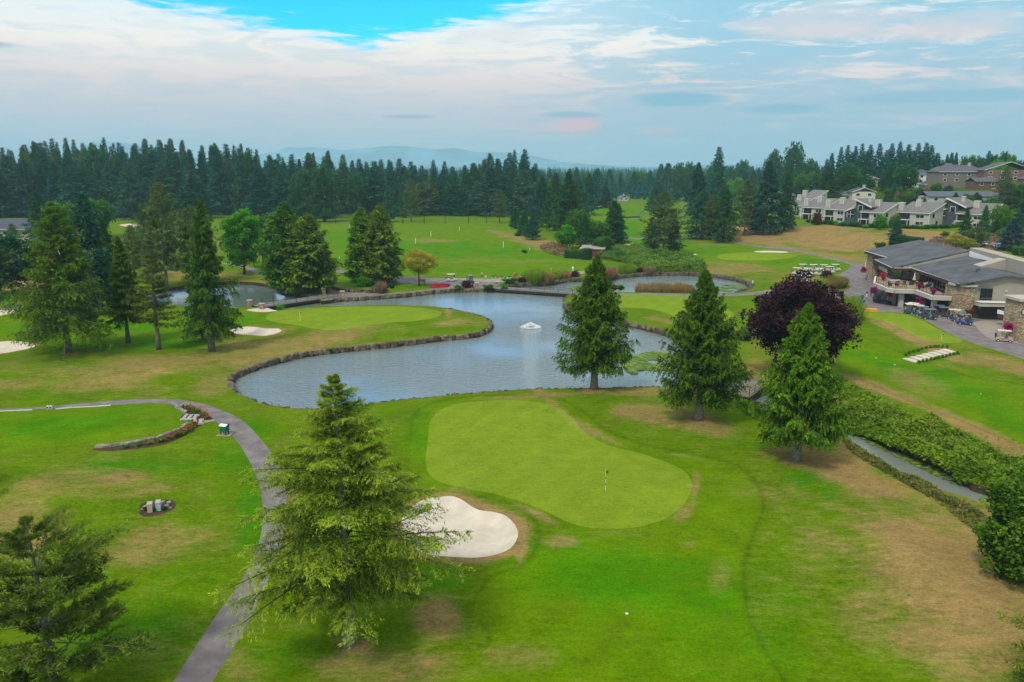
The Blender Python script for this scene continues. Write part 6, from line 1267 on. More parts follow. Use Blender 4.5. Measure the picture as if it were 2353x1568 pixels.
# condominium row ------------------------------------------------------------------
csid = mat('pale_clapboard', (.44, .415, .36), .8, var=.05, vscale=1); cdark = mat('slate_blue_clapboard', (.055, .065, .075), .8); rshin = mat('grey_shingle', (.17, .158, .155), .9, var=.14, vscale=.8)
def condo(u, v, W, Dp, label, tower=None, rot=None, chim=(True, True), zoff=0., low=False, balx=(.02, .42)):
    x, y = G(u, v); z = float(zt(x, y)) - .2 + zoff; a = math.atan2(-.85, .53) if rot is None else rot
    c = thing('condominium', label, 'condominium', (x, y, z), a)          # local x runs right along the front, y goes back
    P = lambda name, m, f, par=c: (lambda mb: (f(mb), mb.build(name, m, par))[1])(MB())
    he, hr = 5.3, 8.4
    P('wall', csid, lambda b: b.prism([(-W, 0), (0, 0), (0, Dp), (-W, Dp)], 0, [he, he, hr + .4, hr + .4]))
    P('roof', rshin, lambda b: b.prism([(-W - .3, -.5), (.35, -.5), (.35, Dp + .3), (-W - .3, Dp + .3)], [he - .02, he - .02, hr + .55, hr + .55], [he + .2, he + .2, hr + .8, hr + .8]))
    P('rake_board', trim, lambda b: b.prism([(.355, -.55), (.42, -.55), (.42, Dp + .3), (.355, Dp + .3)], [he - .2, he - .2, hr + .4, hr + .4], [he + .24, he + .24, hr + .84, hr + .84])); P('gutter', trim, lambda b: b.box(-W - .3, .35, -.6, -.505, he - .05, he + .16))
    P('corner_board', trim, lambda b: b.box(-.12, .06, -.06, .12, 0, he - .05))
    b0, b1 = -W + W * balx[0], -W + W * balx[1]
    for zz in (2.75, .1): P('balcony', trim, lambda b: b.box(b0, b1, -1.8, -.005, zz - .22, zz)); P('balcony_rail', black, lambda b: ([b.box(b0, b1, -1.8, -1.76, zz + .92, zz + .98)], [b.box(b0 + i * .28, b0 + i * .28 + .03, -1.79, -1.76, zz, zz + .92) for i in range(int((b1 - b0) / .28) + 1)]))
    for xx in (b0 + .1, b1 - .15): P('balcony_post', trim, lambda b: b.box(xx, xx + .16, -1.75, -1.6, -.6, 2.5))
    for zz in (2.85, .15):
        P('recess_shade', mat('shaded_recess', (.06, .055, .05)), lambda b: b.box(b0 + .2, b1 - .2, -.045, -.004, zz, zz + 2.2))  # flat dark panel on the wall, recess shade put into its colour
        for k in range(2):
            xx = b0 + .4 + k * (b1 - b0 - .8) / 2; P('sliding_door', glassm, lambda b: b.box(xx, xx + (b1 - b0 - 1) / 2, -.09, -.05, zz, zz + 2.05))
    for zz in (3.5, .9):
        w_ = P('window', glassm, lambda b: b.box(-W * .40, -W * .17, -.05, -.004, zz, zz + 1.2)); P('window_frame', trim, lambda b: [b.box(-W * .40 - .12, -W * .17 + .12, -.08, -.003, zz - .12, zz), b.box(-W * .40 - .12, -W * .17 + .12, -.08, -.003, zz + 1.2, zz + 1.32), b.box(-W * .285 - .05, -W * .285 + .05, -.08, -.051, zz, zz + 1.2)], w_)
    for yy, zz in ((2.0, 3.6), (4.4, .8)): w_ = P('window', glassm, lambda b: b.box(.004, .05, yy, yy + 1.3, zz, zz + 1.6)); P('window_frame', trim, lambda b: b.box(.003, .09, yy - .12, yy + 1.42, zz - .12, zz - .003), w_)
    for k, (cx, cy, tp) in enumerate(((-W + .6, 1.6, hr + .5), (-W * .62, Dp * .62, hr + 1.5))):
        if chim[k]:
            ch = P('chimney', csid, lambda b: b.box(cx - .9, cx + .9, cy - .7, cy + .7, 0 if k == 0 else he, tp)); P('chimney_cap', trim, lambda b: b.box(cx - 1.0, cx + 1.0, cy - .8, cy + .8, tp + .003, tp + .2), ch)
            P('chimney_trim', trim, lambda b: [b.box(cx + s * .9 - .06, cx + s * .9 + .06, cy - .76, cy - .705, 0 if k == 0 else he, tp) for s in (-1, 1)], ch)
    if tower:
        tx0, tx1, hl, hh = tower
        P('tower_wall', cdark, lambda b: b.prism([(tx0, .9), (tx1, .9), (tx1, Dp + 2), (tx0, Dp + 2)], 0, [hh, hl, hl, hh])); P('tower_roof', rshin, lambda b: b.prism([(tx0 - .4, .2), (tx1 + 3.5, .2), (tx1 + 3.5, Dp + 2.4), (tx0 - .4, Dp + 2.4)], [hh + .02, hl - 1.0, hl - 1.0, hh + .02], [hh + .3, hl - .7, hl - .7, hh + .3]))
        P('tower_rake', trim, lambda b: b.prism([(tx0 - .45, .1), (tx1 + 3.5, .1), (tx1 + 3.5, .19), (tx0 - .45, .19)], [hh - .15, hl - 1.2, hl - 1.2, hh - .15], [hh + .33, hl - .65, hl - .65, hh + .33]))
        w_ = P('window', glassm, lambda b: b.box(tx0 + 1.2, tx0 + 3.0, .84, .895, 5.9, 7.7)); P('window_frame', trim, lambda b: [b.box(tx0 + 1.05, tx0 + 1.195, .8, .894, 5.8, 7.8), b.box(tx0 + 3.005, tx0 + 3.15, .8, .894, 5.8, 7.8), b.box(tx0 + 1.05, tx0 + 3.15, .8, .894, 7.705, 7.85)], w_)
        w_ = P('window', glassm, lambda b: b.prism([(tx0 - 3.2, .5), (tx0 - .4, .5), (tx0 - .4, .56), (tx0 - 3.2, .56)], 3.1, [4.9, 6.0, 6.0, 4.9])); P('window_frame', trim, lambda b: [b.box(tx0 - 3.35, tx0 - 3.205, .45, .56, 3, 5.0), b.box(tx0 - 1.9, tx0 - 1.75, .44, .495, 3, 5.4), b.box(tx0 - 3.3, tx0 - .4, .44, .495, 4.2, 4.35)], w_)
        P('gable_wall', cdark, lambda b: b.prism([(tx0 - 4.5, .57), (tx0 - .05, .57), (tx0 - .05, 6), (tx0 - 4.5, 6)], 0, [5.0, 6.6, 6.6, 5.0])); P('gable_roof', trim, lambda b: b.prism([(tx0 - 4.9, .2), (tx0 - .1, .2), (tx0 - .1, 6), (tx0 - 4.9, 6)], [4.95, 6.75, 6.75, 4.95], [5.2, 7.0, 7.0, 5.2]))
        cp = P('chimney', csid, lambda b: b.box(tx0 + 3.2, tx0 + 4.4, 4, 5, hl - 1.5, hh + .6)); P('chimney_cap', trim, lambda b: b.box(tx0 + 3.1, tx0 + 4.5, 3.9, 5.1, hh + .603, hh + .8), cp)
    return c
condo(1840, 500, 9, 9, 'leftmost condominium, half hidden by the dark fir'); condo(1893, 507, 11, 9.5, 'second condominium from the left, above the small purple tree'); condo(1944, 513, 10.5, 9.5, 'third condominium from the left, with red things on its balcony')
condo(2026, 521, 9.5, 9, 'middle condominium with a raised dark gable and roof monitor at its left', tower=(-12.6, -8.6, 8.2, 10.2), chim=(False, True)); condo(2133, 523, 13, 9.5, 'wide condominium with two balconies behind the cream flowering shrubs')
condo(2263, 527, 11, 9.5, 'rightmost condominium with tall dark gable, behind the young trees', tower=(-15.2, -11.2, 8.6, 10.8), chim=(False, True))
condo(1872, 493, 8, 8, 'condominium in the second row, showing only roof and chimney above the left units', chim=(True, False), zoff=2.0)
# hillside houses -------------------------------------------------------------------
def house(u, v, Y, W, Dp, he, hr, rot, wallc, roofc, label, hip=True, nwin=3, floors=1, chim=None, axis='x', garage=False):
    x = (u - 1176.5) / FPX * (Y * _cp + 4); z = float(zt(x, Y)); zb = ztop(Y, v)
    c = thing('house', label, 'house', (x, Y, zb), rot); wm_ = mat('house_wall_%d_%d' % (u, v), wallc, .8, var=.05, vscale=1); rm_ = mat('house_roof_%d_%d' % (u, v), roofc, .9, var=.12, vscale=.8)
    P = lambda name, m, f, par=c: (lambda mb: (f(mb), mb.build(name, m, par))[1])(MB())
    P('wall', wm_, lambda b: b.box(-W / 2, W / 2, 0, Dp, min(0, z - zb) - .5, he))
    if hip:
        o_ = .6; e_ = min(W, Dp) / 2
        P('roof', rm_, lambda b: b.add([(-W / 2 - o_, -o_, he), (W / 2 + o_, -o_, he), (W / 2 + o_, Dp + o_, he), (-W / 2 - o_, Dp + o_, he), (-W / 2 + e_, Dp / 2, hr), (W / 2 - e_, Dp / 2, hr)], [(0, 1, 5, 4), (1, 2, 5), (2, 3, 4, 5), (3, 0, 4), (3, 2, 1, 0)]))
        P('gutter', trim, lambda b: b.box(-W / 2 - o_, W / 2 + o_, -o_ - .08, -o_ - .003, he - .15, he + .05))
    else:
        P('roof', rm_, lambda b: (lambda g_: (b.v.extend(g_.v), b.f.extend(g_.f)))(gable(None, -W / 2, W / 2, 0, Dp, he, hr, axis, .2, .5)))
        if axis == 'y': P('gable_wall', wm_, lambda b: b.prism([(-W / 2, .0), (W / 2, .0), (W / 2, .2), (-W / 2, .2)], he - .01, he) or b.add([(-W / 2, .02, he), (W / 2, .02, he), (0, .02, hr - .25), (-W / 2, .3, he), (W / 2, .3, he), (0, .3, hr - .25)], [(0, 1, 2), (5, 4, 3), (0, 2, 5, 3), (1, 4, 5, 2)])); P('rake_board', trim, lambda b: [b.bar((-W / 2 - .4, -.55, he - .25), (0, -.55, hr - .1), .2), b.bar((W / 2 + .4, -.55, he - .25), (0, -.55, hr - .1), .2)])
    for fl in range(floors):
        for k in range(nwin):
            xx = -W / 2 + (k + .5) * W / nwin - .8; zz = he - 2.0 - fl * 2.8; w_ = P('window', glassm, lambda b: b.box(xx, xx + 1.6, -.06, -.004, zz, zz + 1.2)); P('window_frame', trim, lambda b: [b.box(xx - .15, xx + 1.75, -.1, -.003, zz - .15, zz - .003), b.box(xx - .15, xx + 1.75, -.1, -.003, zz + 1.203, zz + 1.35), b.box(xx - .15, xx - .003, -.1, -.003, zz, zz + 1.2), b.box(xx + 1.603, xx + 1.75, -.1, -.003, zz, zz + 1.2)], w_)
    if chim is not None: cc_ = P('chimney', mat('brick_red', (.20, .07, .05)) if chim < 0 else csid, lambda b: b.box(abs(chim) - .6, abs(chim) + .6, Dp * .4, Dp * .4 + 1, he, hr + 1.0)); P('chimney_cap', trim, lambda b: b.box(abs(chim) - .7, abs(chim) + .7, Dp * .4 - .1, Dp * .4 + 1.1, hr + 1.003, hr + 1.15), cc_)
    return c
slate = (.075, .08, .10)
house(1982, 461, 395, 11, 9, 4.2, 6.2, -.1, (.55, .53, .40), slate, 'cream split-level house with dark blue roof above the middle condominiums', False, 2, 1, 1.0, 'y'); house(1955, 462, 400, 10, 9, 3.0, 4.8, .1, (.42, .40, .36), slate, 'low dark-roofed wing left of the cream split-level house', True, 2, 1)
house(1973, 423, 480, 22, 12, 3, 6.4, .1, (.40, .33, .26), (.28, .22, .20), 'wide house with pinkish brown roof behind the hedge', True, 3, 1); house(2122, 425, 455, 11, 10, 6.0, 8.4, .1, (.74, .74, .74), slate, 'white two-storey house with dark roof at the left of the hilltop houses', True, 2, 2)
house(2205, 437, 430, 26, 12, 9.5, 13.0, .05, (.19, .16, .13), (.10, .10, .12), 'big taupe three-storey house with hipped grey roof', True, 4, 2, 6.0); house(2178, 416, 470, 15, 12, 6, 10, -.1, (.20, .18, .15), (.12, .12, .14), 'grey-roofed house peeking out behind the big taupe house', True, 2, 1)
house(2310, 438, 420, 24, 14, 10.5, 14.5, -.15, (.19, .11, .075), (.10, .095, .11), 'large red-brown house with broad gabled roof at the right edge', False, 4, 2, None, 'y'); house(2262, 441, 405, 12, 8, 5.2, 7.0, .1, (.15, .075, .05), (.10, .10, .12), 'reddish timber wing in front of the large red-brown house', False, 2, 1)
house(2215, 466, 365, 34, 9, 3.0, 5.0, .04, (.45, .43, .40), (.10, .115, .14), 'long low ranch house with small white pediment on the slope', False, 5, 1, -15., 'x'); house(2136, 440, 440, 7, 7, 3.4, 5.4, 0, (.24, .24, .18), (.09, .09, .10), 'small dark green gabled porch house beside the white house', False, 1, 1, None, 'y')
house(2395, 445, 400, 16, 10, 7, 10, 0, (.20, .12, .09), (.10, .10, .11), 'brown house cut off by the right edge', True, 2, 1)
house(1434, 460.5, 690, 8, 8, 2.4, 4.2, .1, (.45, .45, .44), (.10, .11, .14), 'tiny white house at the end of the fairway', False, 2, 1, .5, 'y'); house(1806, 462, 470, 14, 9, 3, 5.5, .5, (.30, .29, .27), (.22, .22, .24), 'grey-roofed house glimpsed behind the tall firs on the slope', False, 2, 1, None)
house(10, 552, 300, 20, 12, 4, 7.5, .1, (.45, .40, .34), (.075, .085, .12), 'blue-roofed house at the left edge behind the small round pine', True, 3, 1); house(95, 590, 250, 18, 9, 3.0, 6.0, -.1, (.50, .44, .36), (.075, .085, .12), 'blue-roofed building behind the huge spreading spruce', True, 3, 1); house(78, 548, 330, 12, 8, 2.6, 4.6, 0, (.50, .40, .34), (.12, .12, .15), 'small tan house with dark roof between the two blue-roofed buildings', True, 2, 1)
# planting around the houses
hs = 0
for u, v, w_, h_, k, lb in [(1868, 504, 13, 30, 'cone1', 'dark small fir in front of the second condominium'), (1877, 517, 12, 27, 'bush3', 'purple ornamental tree in front of the second condominium'), (2022, 528, 15, 32, 'leaf2', 'small round bright tree in front of the middle condominium'), (2054, 533, 12, 42, 'leaf0', 'tall ragged green tree in front of the wide condominium'), (2057, 562, 20, 58, 'mfir1', 'thin green conifer rising behind the clubhouse roof'), (2052, 465, 7, 46, 'cone2', 'slim columnar tree beside the middle condominium'),
        (2060, 466, 7, 26, 'bush5', 'orange conifer beside the slim columnar tree'), (2090, 462, 7, 22, 'bush5', 'small orange-topped shrub in the terraced garden'), (2215, 560, 18, 80, 'mfir0', 'dark young conifer in front of the rightmost condominium'), (2257, 556, 17, 84, 'mfir1', 'taller young conifer in front of the rightmost condominium'), (2240, 572, 30, 50, 'mpine1', 'grey-green young pine on the dry slope'), (2195, 582, 30, 44, 'yel', 'yellow-green leafy tree behind the clubhouse roof'), (2222, 585, 24, 36, 'yel', 'smaller yellow-green bush right of the yellow-green tree'),
        (2322, 578, 34, 76, 'blue', 'blue spruce beside the parked cars'), (2296, 540, 24, 70, 'leaf0', 'green tree between the blue spruce and the rightmost condominium'), (2348, 530, 24, 80, 'mfir2', 'tall green tree at the right edge above the blue spruce'), (2302, 480, 22, 92, 'mpine0', 'grey-green pine in front of the large red-brown house'), (2335, 478, 26, 60, 'leaf0', 'bushy green tree at the right edge below the brown house'), (1940, 450, 26, 70, 'leaf1', 'broad dark tree left of the cream house'), (1900, 470, 30, 86, 'mfir0', 'large dark conifer above the left condominiums'), (1868, 476, 24, 76, 'mfir1', 'dark conifer left of the large one above the left condominiums'),
        (2078, 445, 30, 62, 'leaf1', 'massive dark rounded tree left of the white hilltop house'), (2040, 440, 22, 50, 'mfir0', 'dark conifer beside the massive rounded tree'), (2150, 450, 13, 30, 'leaf0', 'green tree in front of the big taupe house'), (2130, 452, 8, 20, 'bush5', 'rust-coloured tree between the white house and the taupe house'), (2120, 462, 8, 18, 'leaf2', 'lime green shrub tree in the terraced garden'), (2252, 487, 16, 26, 'leaf1', 'dark round tree in front of the long ranch house'), (2230, 484, 14, 24, 'leaf0', 'green round tree left of the dark round tree at the ranch house'),
        (2185, 478, 16, 22, 'leaf0', 'airy green tree covering the ranch house front'), (2276, 482, 14, 26, 'leaf2', 'bright green shrub tree right of the ranch house'), (1985, 418, 12, 16, 'cone0', 'dark hedge-like tree in front of the pinkish brown roof'), (1962, 422, 14, 18, 'cone1', 'second hedge-like tree in front of the pinkish brown roof'), (2000, 436, 10, 22, 'leaf1', 'dark tree right of the pinkish brown roof')]:
    put(k, u, v, v - h_, w_, lb, name='garden_tree' if not k.startswith('bush') else 'garden_shrub')
rb = random.Random(9)
for i in range(34):
    f = i / 33; u = 1858 + f * 330; v = np.interp(u, [1858, 1900, 1990, 2100, 2190], [512, 516, 524, 525, 524]) + rb.uniform(-1, 1.5); w_ = rb.uniform(6, 10)
    put('bush%d' % rb.choice([1, 1, 0, 4]), u, v, v - rb.uniform(6, 10), w_, 'rounded green shrub in the hedge row along the condominium gardens', 'garden_shrub', 'shrub', 'shrubs along the condominium fronts')
for u, v, w_, lb in [(2126, 525, 12, 'cream flowering shrub in front of the wide condominium'), (2200, 524, 13, 'cream flowering shrub left of the young conifers')]:
    rose(u, v, 1.9, 2.0, F_whi, lb, u, nfl=260, name='flowering_shrub')
for i in range(30):
    u = rb.choice([rb.uniform(2030, 2180), rb.uniform(2180, 2353)]); v = rb.uniform(452, 480) if u < 2180 else rb.uniform(462, 492); k = rb.choice(['leaf0', 'leaf1', 'leaf0', 'mfir0', 'cone1', 'mpine0', 'leaf2'])
    put(k, u, v, v - rb.uniform(16, 34), rb.uniform(8, 15), 'tree in the hillside gardens between the condominiums and the upper houses', 'garden_tree', 'tree', 'trees of the hillside gardens')
for i in range(60):
    u = rb.uniform(2035, 2350); v = rb.uniform(464, 498); w_ = rb.uniform(5, 12)
    put('bush%d' % rb.choice([0, 1, 4, 2, 5, 0, 2]), u, v, v - w_ * rb.uniform(.7, 1.3), w_, 'shrub in the terraced hillside gardens between condominiums and houses', 'garden_shrub', 'shrub', 'shrubs of the hillside gardens')
for u, v, w_, lb in [(2282, 536, 14, 'round green shrub on the brown slope right of the condominiums'), (2170, 545, 10, 'grey-green tuft on the dry slope behind the clubhouse'), (2022, 572, 12, 'yellow-green bush by the left corner of the clubhouse roof'), (2305, 548, 16, 'scrubby tree on the brown slope beside the blue spruce')]: put('bush0', u, v, v - w_ * 1.2, w_, lb, 'shrub', 'shrub')

for i in range(34):                                     # the hillside and the wood go on beyond the frame
    side_ = i % 3; u = rb.uniform(2400, 3100) if side_ else rb.uniform(-620, -110); Yj = rb.uniform(240, 480); x = (u - 1176.5) / FPX * (Yj * _cp + 5)
    hgt = rb.uniform(12, 26); z = float(zt(x, Yj)); k = rb.choice(['leaf0', 'leaf1', 'mfir0', 'mfir1', 'fir0', 'mpine0']); t_h = H0_[k]; s_ = hgt / t_h
    plant('garden_tree', PR[k], (x, Yj, z - .2), 'tree standing just outside the view on the wooded slope' if side_ else 'tree standing left of the blue-roofed houses', 'tree', 'trees beyond the right edge' if side_ else 'trees beyond the left edge', rb.uniform(0, 6.28), (s_, s_, s_))

# ================================================================== CARTS, CARS, PEOPLE
tyre = mat('tyre_rubber', (.02, .02, .02), .8); hub = mat('pale_hub', (.5, .5, .48), .4); seatm = mat('cream_vinyl', (.5, .45, .36), .5); wsm = mat('windshield', (.10, .13, .15), .08, .8)
def cartmesh(body, roofm, seatc, bags=(.5, .03, .03)):
    c = thing('golf_cart', 'x', 'golf cart')
    b = MB()
    b.prism([(-1.15, -.55), (1.0, -.55), (1.0, .55), (-1.15, .55)], .26, .38)
    b.add([(x, y, z) for y in (-.56, .56) for x, z in ((-1.2, .36), (-1.22, .72), (-.55, .80), (-.35, .40))], [(0, 1, 2, 3), (7, 6, 5, 4), (0, 4, 5, 1), (1, 5, 6, 2), (2, 6, 7, 3), (3, 7, 4, 0)])
    b.add([(x, y, z) for y in (-.56, .56) for x, z in ((.55, .36), (.50, .92), (.72, .95), (1.22, .66), (1.25, .36))], [(0, 1, 2, 3, 4), (9, 8, 7, 6, 5), (0, 5, 6, 1), (1, 6, 7, 2), (2, 7, 8, 3), (3, 8, 9, 4), (4, 9, 5, 0)])
    b.build('body', body, c)
    MB().box(-.55, -.02, -.52, .52, .62, .76).build('seat', seatc, c, bevel=.03); MB().box(-.62, -.50, -.52, .52, .80, 1.2).build('backrest', seatc, c, bevel=.03)
    MB().prism([(-1.0, -.6), (.75, -.6), (.9, -.5), (.9, .5), (.75, .6), (-1.0, .6)], 1.76, 1.83).build('roof', roofm, c)
    for x, y in ((-1.0, -.52), (-1.0, .52), (.62, -.52), (.62, .52)): MB().tube([(x + (.0 if x < 0 else .12), y, .7 if x < 0 else .9), (x - (.0 if x < 0 else -.05), y, 1.77)], .022, 5).build('roof_post', black, c)
    MB().prism([(.78, -.48), (.80, -.48), (.80, .48), (.78, .48)], .95, 1.65).build('windshield', wsm, c)
    for x, y in ((-.82, -.52), (-.82, .52), (.80, -.52), (.80, .52)):
        w_ = MB().tube([(x, y - .09, .23), (x, y + .09, .23)], .235, 14).build('wheel', tyre, c); s = 1 if y > 0 else -1; MB().tube([(x, y + s * .095, .23), (x, y + s * .11, .23)], .12, 10).build('hubcap', hub, w_)
    for y, cc in ((-.25, bags), (.25, tuple(reversed(bags)))): MB().tube([(-1.12, y, .5), (-1.2, y, 1.25)], [.13, .15], 8).build('golf_bag', mat('bag_%.2f_%.2f_%.2f' % cc, cc, .7), c)
    MB().tube([(.45, -.25, .9), (.28, -.25, 1.08)], .02, 5).tube([(.27, -.25 + .13 * math.cos(a), 1.08 + .13 * math.sin(a)) for a in np.linspace(0, 6.28, 9)], .015, 4).build('steering_wheel', black, c)
    return c
wp = mat('cart_white', (.70, .70, .66), .35, .5); cream = mat('cart_cream_roof', (.72, .62, .45), .5); gp_ = mat('cart_graphite', (.045, .06, .07), .35, .5); tl = mat('cart_teal', (.02, .14, .17), .35, .5); bl = mat('cart_blue', (.03, .07, .25), .35, .5); rd = mat('cart_red', (.40, .02, .03), .35, .5); beg = mat('cart_beige', (.45, .34, .26), .35, .5); grf = mat('cart_grey_roof', (.16, .20, .24), .5)
CP = {'w': cartmesh(wp, wp, seatm), 'k': cartmesh(gp_, cream, seatm, (.1, .1, .12)), 't': cartmesh(tl, grf, seatm, (.02, .03, .2)), 'b': cartmesh(bl, grf, mat('grey_vinyl', (.3, .3, .3), .5), (.5, .15, .02)), 'r': cartmesh(rd, grf, seatm, (.3, .02, .02)), 'g': cartmesh(beg, cream, seatm, (.05, .05, .05)), 'm': cartmesh(wp, wp, mat('red_seat', (.5, .05, .04), .5), (.5, .05, .04)), 'd': cartmesh(gp_, grf, mat('dark_vinyl', (.05, .05, .06), .5), (.3, .02, .02))}
used = set()
def cart(k, u, v, yaw, label, group=None):
    x, y = G(u, v); z = float(gz(x, y)[0]); r = CP[k] if k not in used else copy_tree(CP[k]); used.add(k)
    r.location = (x, y, z); r.rotation_euler = (0, 0, R_(yaw)); r['label'] = label
    if group: r['group'] = group
    return r
gW = 'white golf carts parked on the grass'
for u, v, yaw, lb in [(1830, 632, -5, 'white golf cart at the left end of the front row on the grass'), (1855, 633, -5, 'white golf cart second in the front row on the grass'), (1881, 633, -5, 'white golf cart third in the front row on the grass'), (1905, 629, -8, 'white golf cart right of the purple shrub end of the front row'),
        (1844, 622, -5, 'white golf cart at the left of the back row on the grass'), (1869, 623.5, -5, 'white golf cart second in the back row on the grass'), (1893, 624, -5, 'white golf cart third in the back row on the grass'), (1919, 623, -5, 'white golf cart at the right end of the back row, nearest the road'), (1838, 650, 60, 'white golf cart behind the top of the purple maple, left one'), (1856, 650, 60, 'white golf cart behind the top of the purple maple, right one')]: cart('w', u, v, yaw, lb, gW)
cart('m', 1037, 645, 20, 'white golf cart with red seat on the asphalt, left of the dark blue one'); cart('t', 1080, 649, -70, 'teal golf cart seen from behind at the edge of the range paving')
cart('b', 1972, 697, -60, 'blue golf cart driving on the road in front of the terrace stair'); cart('r', 1958, 715, 200, 'red utility cart towing the orange trailer')
for u, v, yaw, k, lb in [(2086, 727, -105, 'k', 'dark golf cart with cream roof at the left end of the line by the columns'), (2098, 721, -50, 'k', 'dark cart with cream roof furthest back in the left cluster'), (2108, 731, -50, 'k', 'dark cart with cream roof in the middle of the left cluster'), (2118, 737, -30, 't', 'teal cart with grey roof in the left cluster'), (2134, 744, -12, 'd', 'dark cart at the front of the left cluster beside the lawn'),
        (2155, 725, -20, 'd', 'dark cart with red bags left of the middle row under the terrace'), (2169, 731, -20, 'd', 'dark red-trimmed cart right of the tall column'), (2192, 738, -35, 'k', 'dark cart with cream roof in front of the stone tower'), (2203, 744, -20, 't', 'teal cart between the cream-roofed cart and the blue one'), (2215, 750, -15, 'b', 'blue cart in front of the stone tower with driver')]: cart(k, u, v, yaw, lb, 'golf carts waiting in front of the clubhouse')
cart('g', 2306, 785, -25, 'beige golf cart with cream roof alone in front of the clock tower')
x, y = G(1997, 721.5); t = thing('trailer', 'orange box trailer behind the red utility cart', 'trailer', (x, y, 0), R_(-16)); MB().box(-1.35, 1.35, -.55, .55, .35, 1.0).build('box', mat('orange_panel', (.72, .30, .02), .5), t, bevel=.04)
for s in (-1, 1):
    for xx in (-.5, .5): MB().tube([(xx, s * .55 - .06, .22), (xx, s * .55 + .06, .22)], .22, 12).build('wheel', tyre, t)
MB().tube([(-1.3, 0, .4), (-2.0, 0, .4)], .04, 5).build('tow_bar', black, t)
def car(u, v, yaw, col, label, kind=0):
    x, y = G(u, v); z = float(zt(x, y)); c = thing('parked_car', label, 'car', (x, y, z), R_(yaw), 'cars parked above the clubhouse'); bm_ = mat('car_paint_%d' % u, col, .25, .6)
    prof = [(-2.2, .3), (-2.25, .75), (-1.9, .92), (1.2, .95), (2.1, .78), (2.25, .35)] if kind == 0 else [(-2.6, .35), (-2.6, 1.0), (1.5, 1.05), (2.4, .95), (2.5, .4)]
    n = len(prof); mb = MB(); mb.add([(px_, s * .88, pz) for s in (-1, 1) for px_, pz in prof], [tuple(range(n)), tuple(range(2 * n - 1, n - 1, -1))] + [(i, n + i, n + (i + 1) % n, (i + 1) % n) for i in range(n)]); mb.build('body', bm_, c, bevel=.05)
    cab = [(-1.6, .90), (-1.1, 1.38), (.35, 1.42), (1.1, .94)] if kind == 0 else [(-.9, 1.0), (-.6, 1.75), (.6, 1.78), (1.2, 1.0)]
    mb = MB(); mb.add([(px_, s * (.80 - .14 * (pz > 1.2)), pz) for s in (-1, 1) for px_, pz in cab], [(0, 1, 2, 3), (7, 6, 5, 4), (0, 4, 5, 1), (1, 5, 6, 2), (2, 6, 7, 3), (3, 7, 4, 0)]); mb.build('window_glass', wsm, c)
    MB().box(cab[1][0] + .02, cab[2][0] - .02, -.66, .66, cab[1][1] + .005, cab[2][1] + .03).build('roof', bm_, c)
    for xx in (-1.4, 1.4):
        for s in (-1, 1): MB().tube([(xx, s * .82 - .1, .33), (xx, s * .82 + .1, .33)], .33, 14).build('wheel', tyre, c)
car(2263, 567.5, 60, (.02, .025, .03), 'dark pickup at the left end of the parked cars', 1); car(2284, 568, 50, (.45, .03, .03), 'red car half hidden behind the white ones'); car(2297, 571, 20, (.55, .58, .60), 'silver car, left of the two pale cars'); car(2313, 574, 12, (.75, .75, .74), 'white car, front one beside the hedge'); car(2340, 572, 15, (.40, .05, .05), 'reddish car partly behind the blue spruce')
# people: one continuous skinned body, coloured by region
def person_mesh(key, J, shirt, pants, cap, skin=(.45, .27, .18)):
    V = list(J['p'].values()); names = list(J['p'].keys()); E = [(names.index(a), names.index(b)) for a, b in J['e']]
    me = bpy.data.meshes.new(key); me.from_pydata(V, E, []); o = bpy.data.objects.new('tmp', me); COL.objects.link(o); sk = o.modifiers.new('s', 'SKIN'); o.modifiers.new('u', 'SUBSURF').levels = 1
    for i, nm in enumerate(names): r = J['r'].get(nm, .05); me.skin_vertices[0].data[i].radius = r if isinstance(r, tuple) else (r, r)
    me.skin_vertices[0].data[names.index('pelvis')].use_root = True
    dg = bpy.context.evaluated_depsgraph_get(); dg.update(); m2 = bpy.data.meshes.new_from_object(o.evaluated_get(dg)); bpy.data.objects.remove(o); m2.name = key
    m2.materials.clear()
    for nm, c in (('skin', skin), ('shirt', shirt), ('pants', pants), ('cap', cap)): m2.materials.append(mat('%s_%.2f_%.2f_%.2f' % ((nm,) + c), c, .75))
    reg_ = {'head': 0, 'crown': 3, 'neck': 0, 'chest': 1, 'belly': 1, 'pelvis': 2, 'shl': 1, 'shr': 1, 'ell': 0, 'elr': 0, 'hal': 0, 'har': 0, 'knl': 2, 'knr': 2, 'ftl': 3, 'ftr': 3, 'tol': 3, 'tor': 3, 'hil': 2, 'hir': 2}
    A = np.array([J['p'][n] for n in names])
    for p in m2.polygons: d = ((A - np.array(p.center)) ** 2).sum(1); p.material_index = reg_[names[int(d.argmin())]]; p.use_smooth = True
    return m2
E_ = [('pelvis', 'belly'), ('belly', 'chest'), ('chest', 'neck'), ('neck', 'head'), ('head', 'crown'), ('chest', 'shl'), ('shl', 'ell'), ('ell', 'hal'), ('chest', 'shr'), ('shr', 'elr'), ('elr', 'har'), ('pelvis', 'hil'), ('hil', 'knl'), ('knl', 'ftl'), ('ftl', 'tol'), ('pelvis', 'hir'), ('hir', 'knr'), ('knr', 'ftr'), ('ftr', 'tor')]
RD = dict(pelvis=(.15, .12), belly=(.15, .11), chest=(.17, .12), neck=.055, head=.10, crown=.085, shl=.075, shr=.075, ell=.045, elr=.045, hal=.035, har=.035, hil=.10, hir=.10, knl=.065, knr=.065, ftl=.045, ftr=.045, tol=.035, tor=.035)
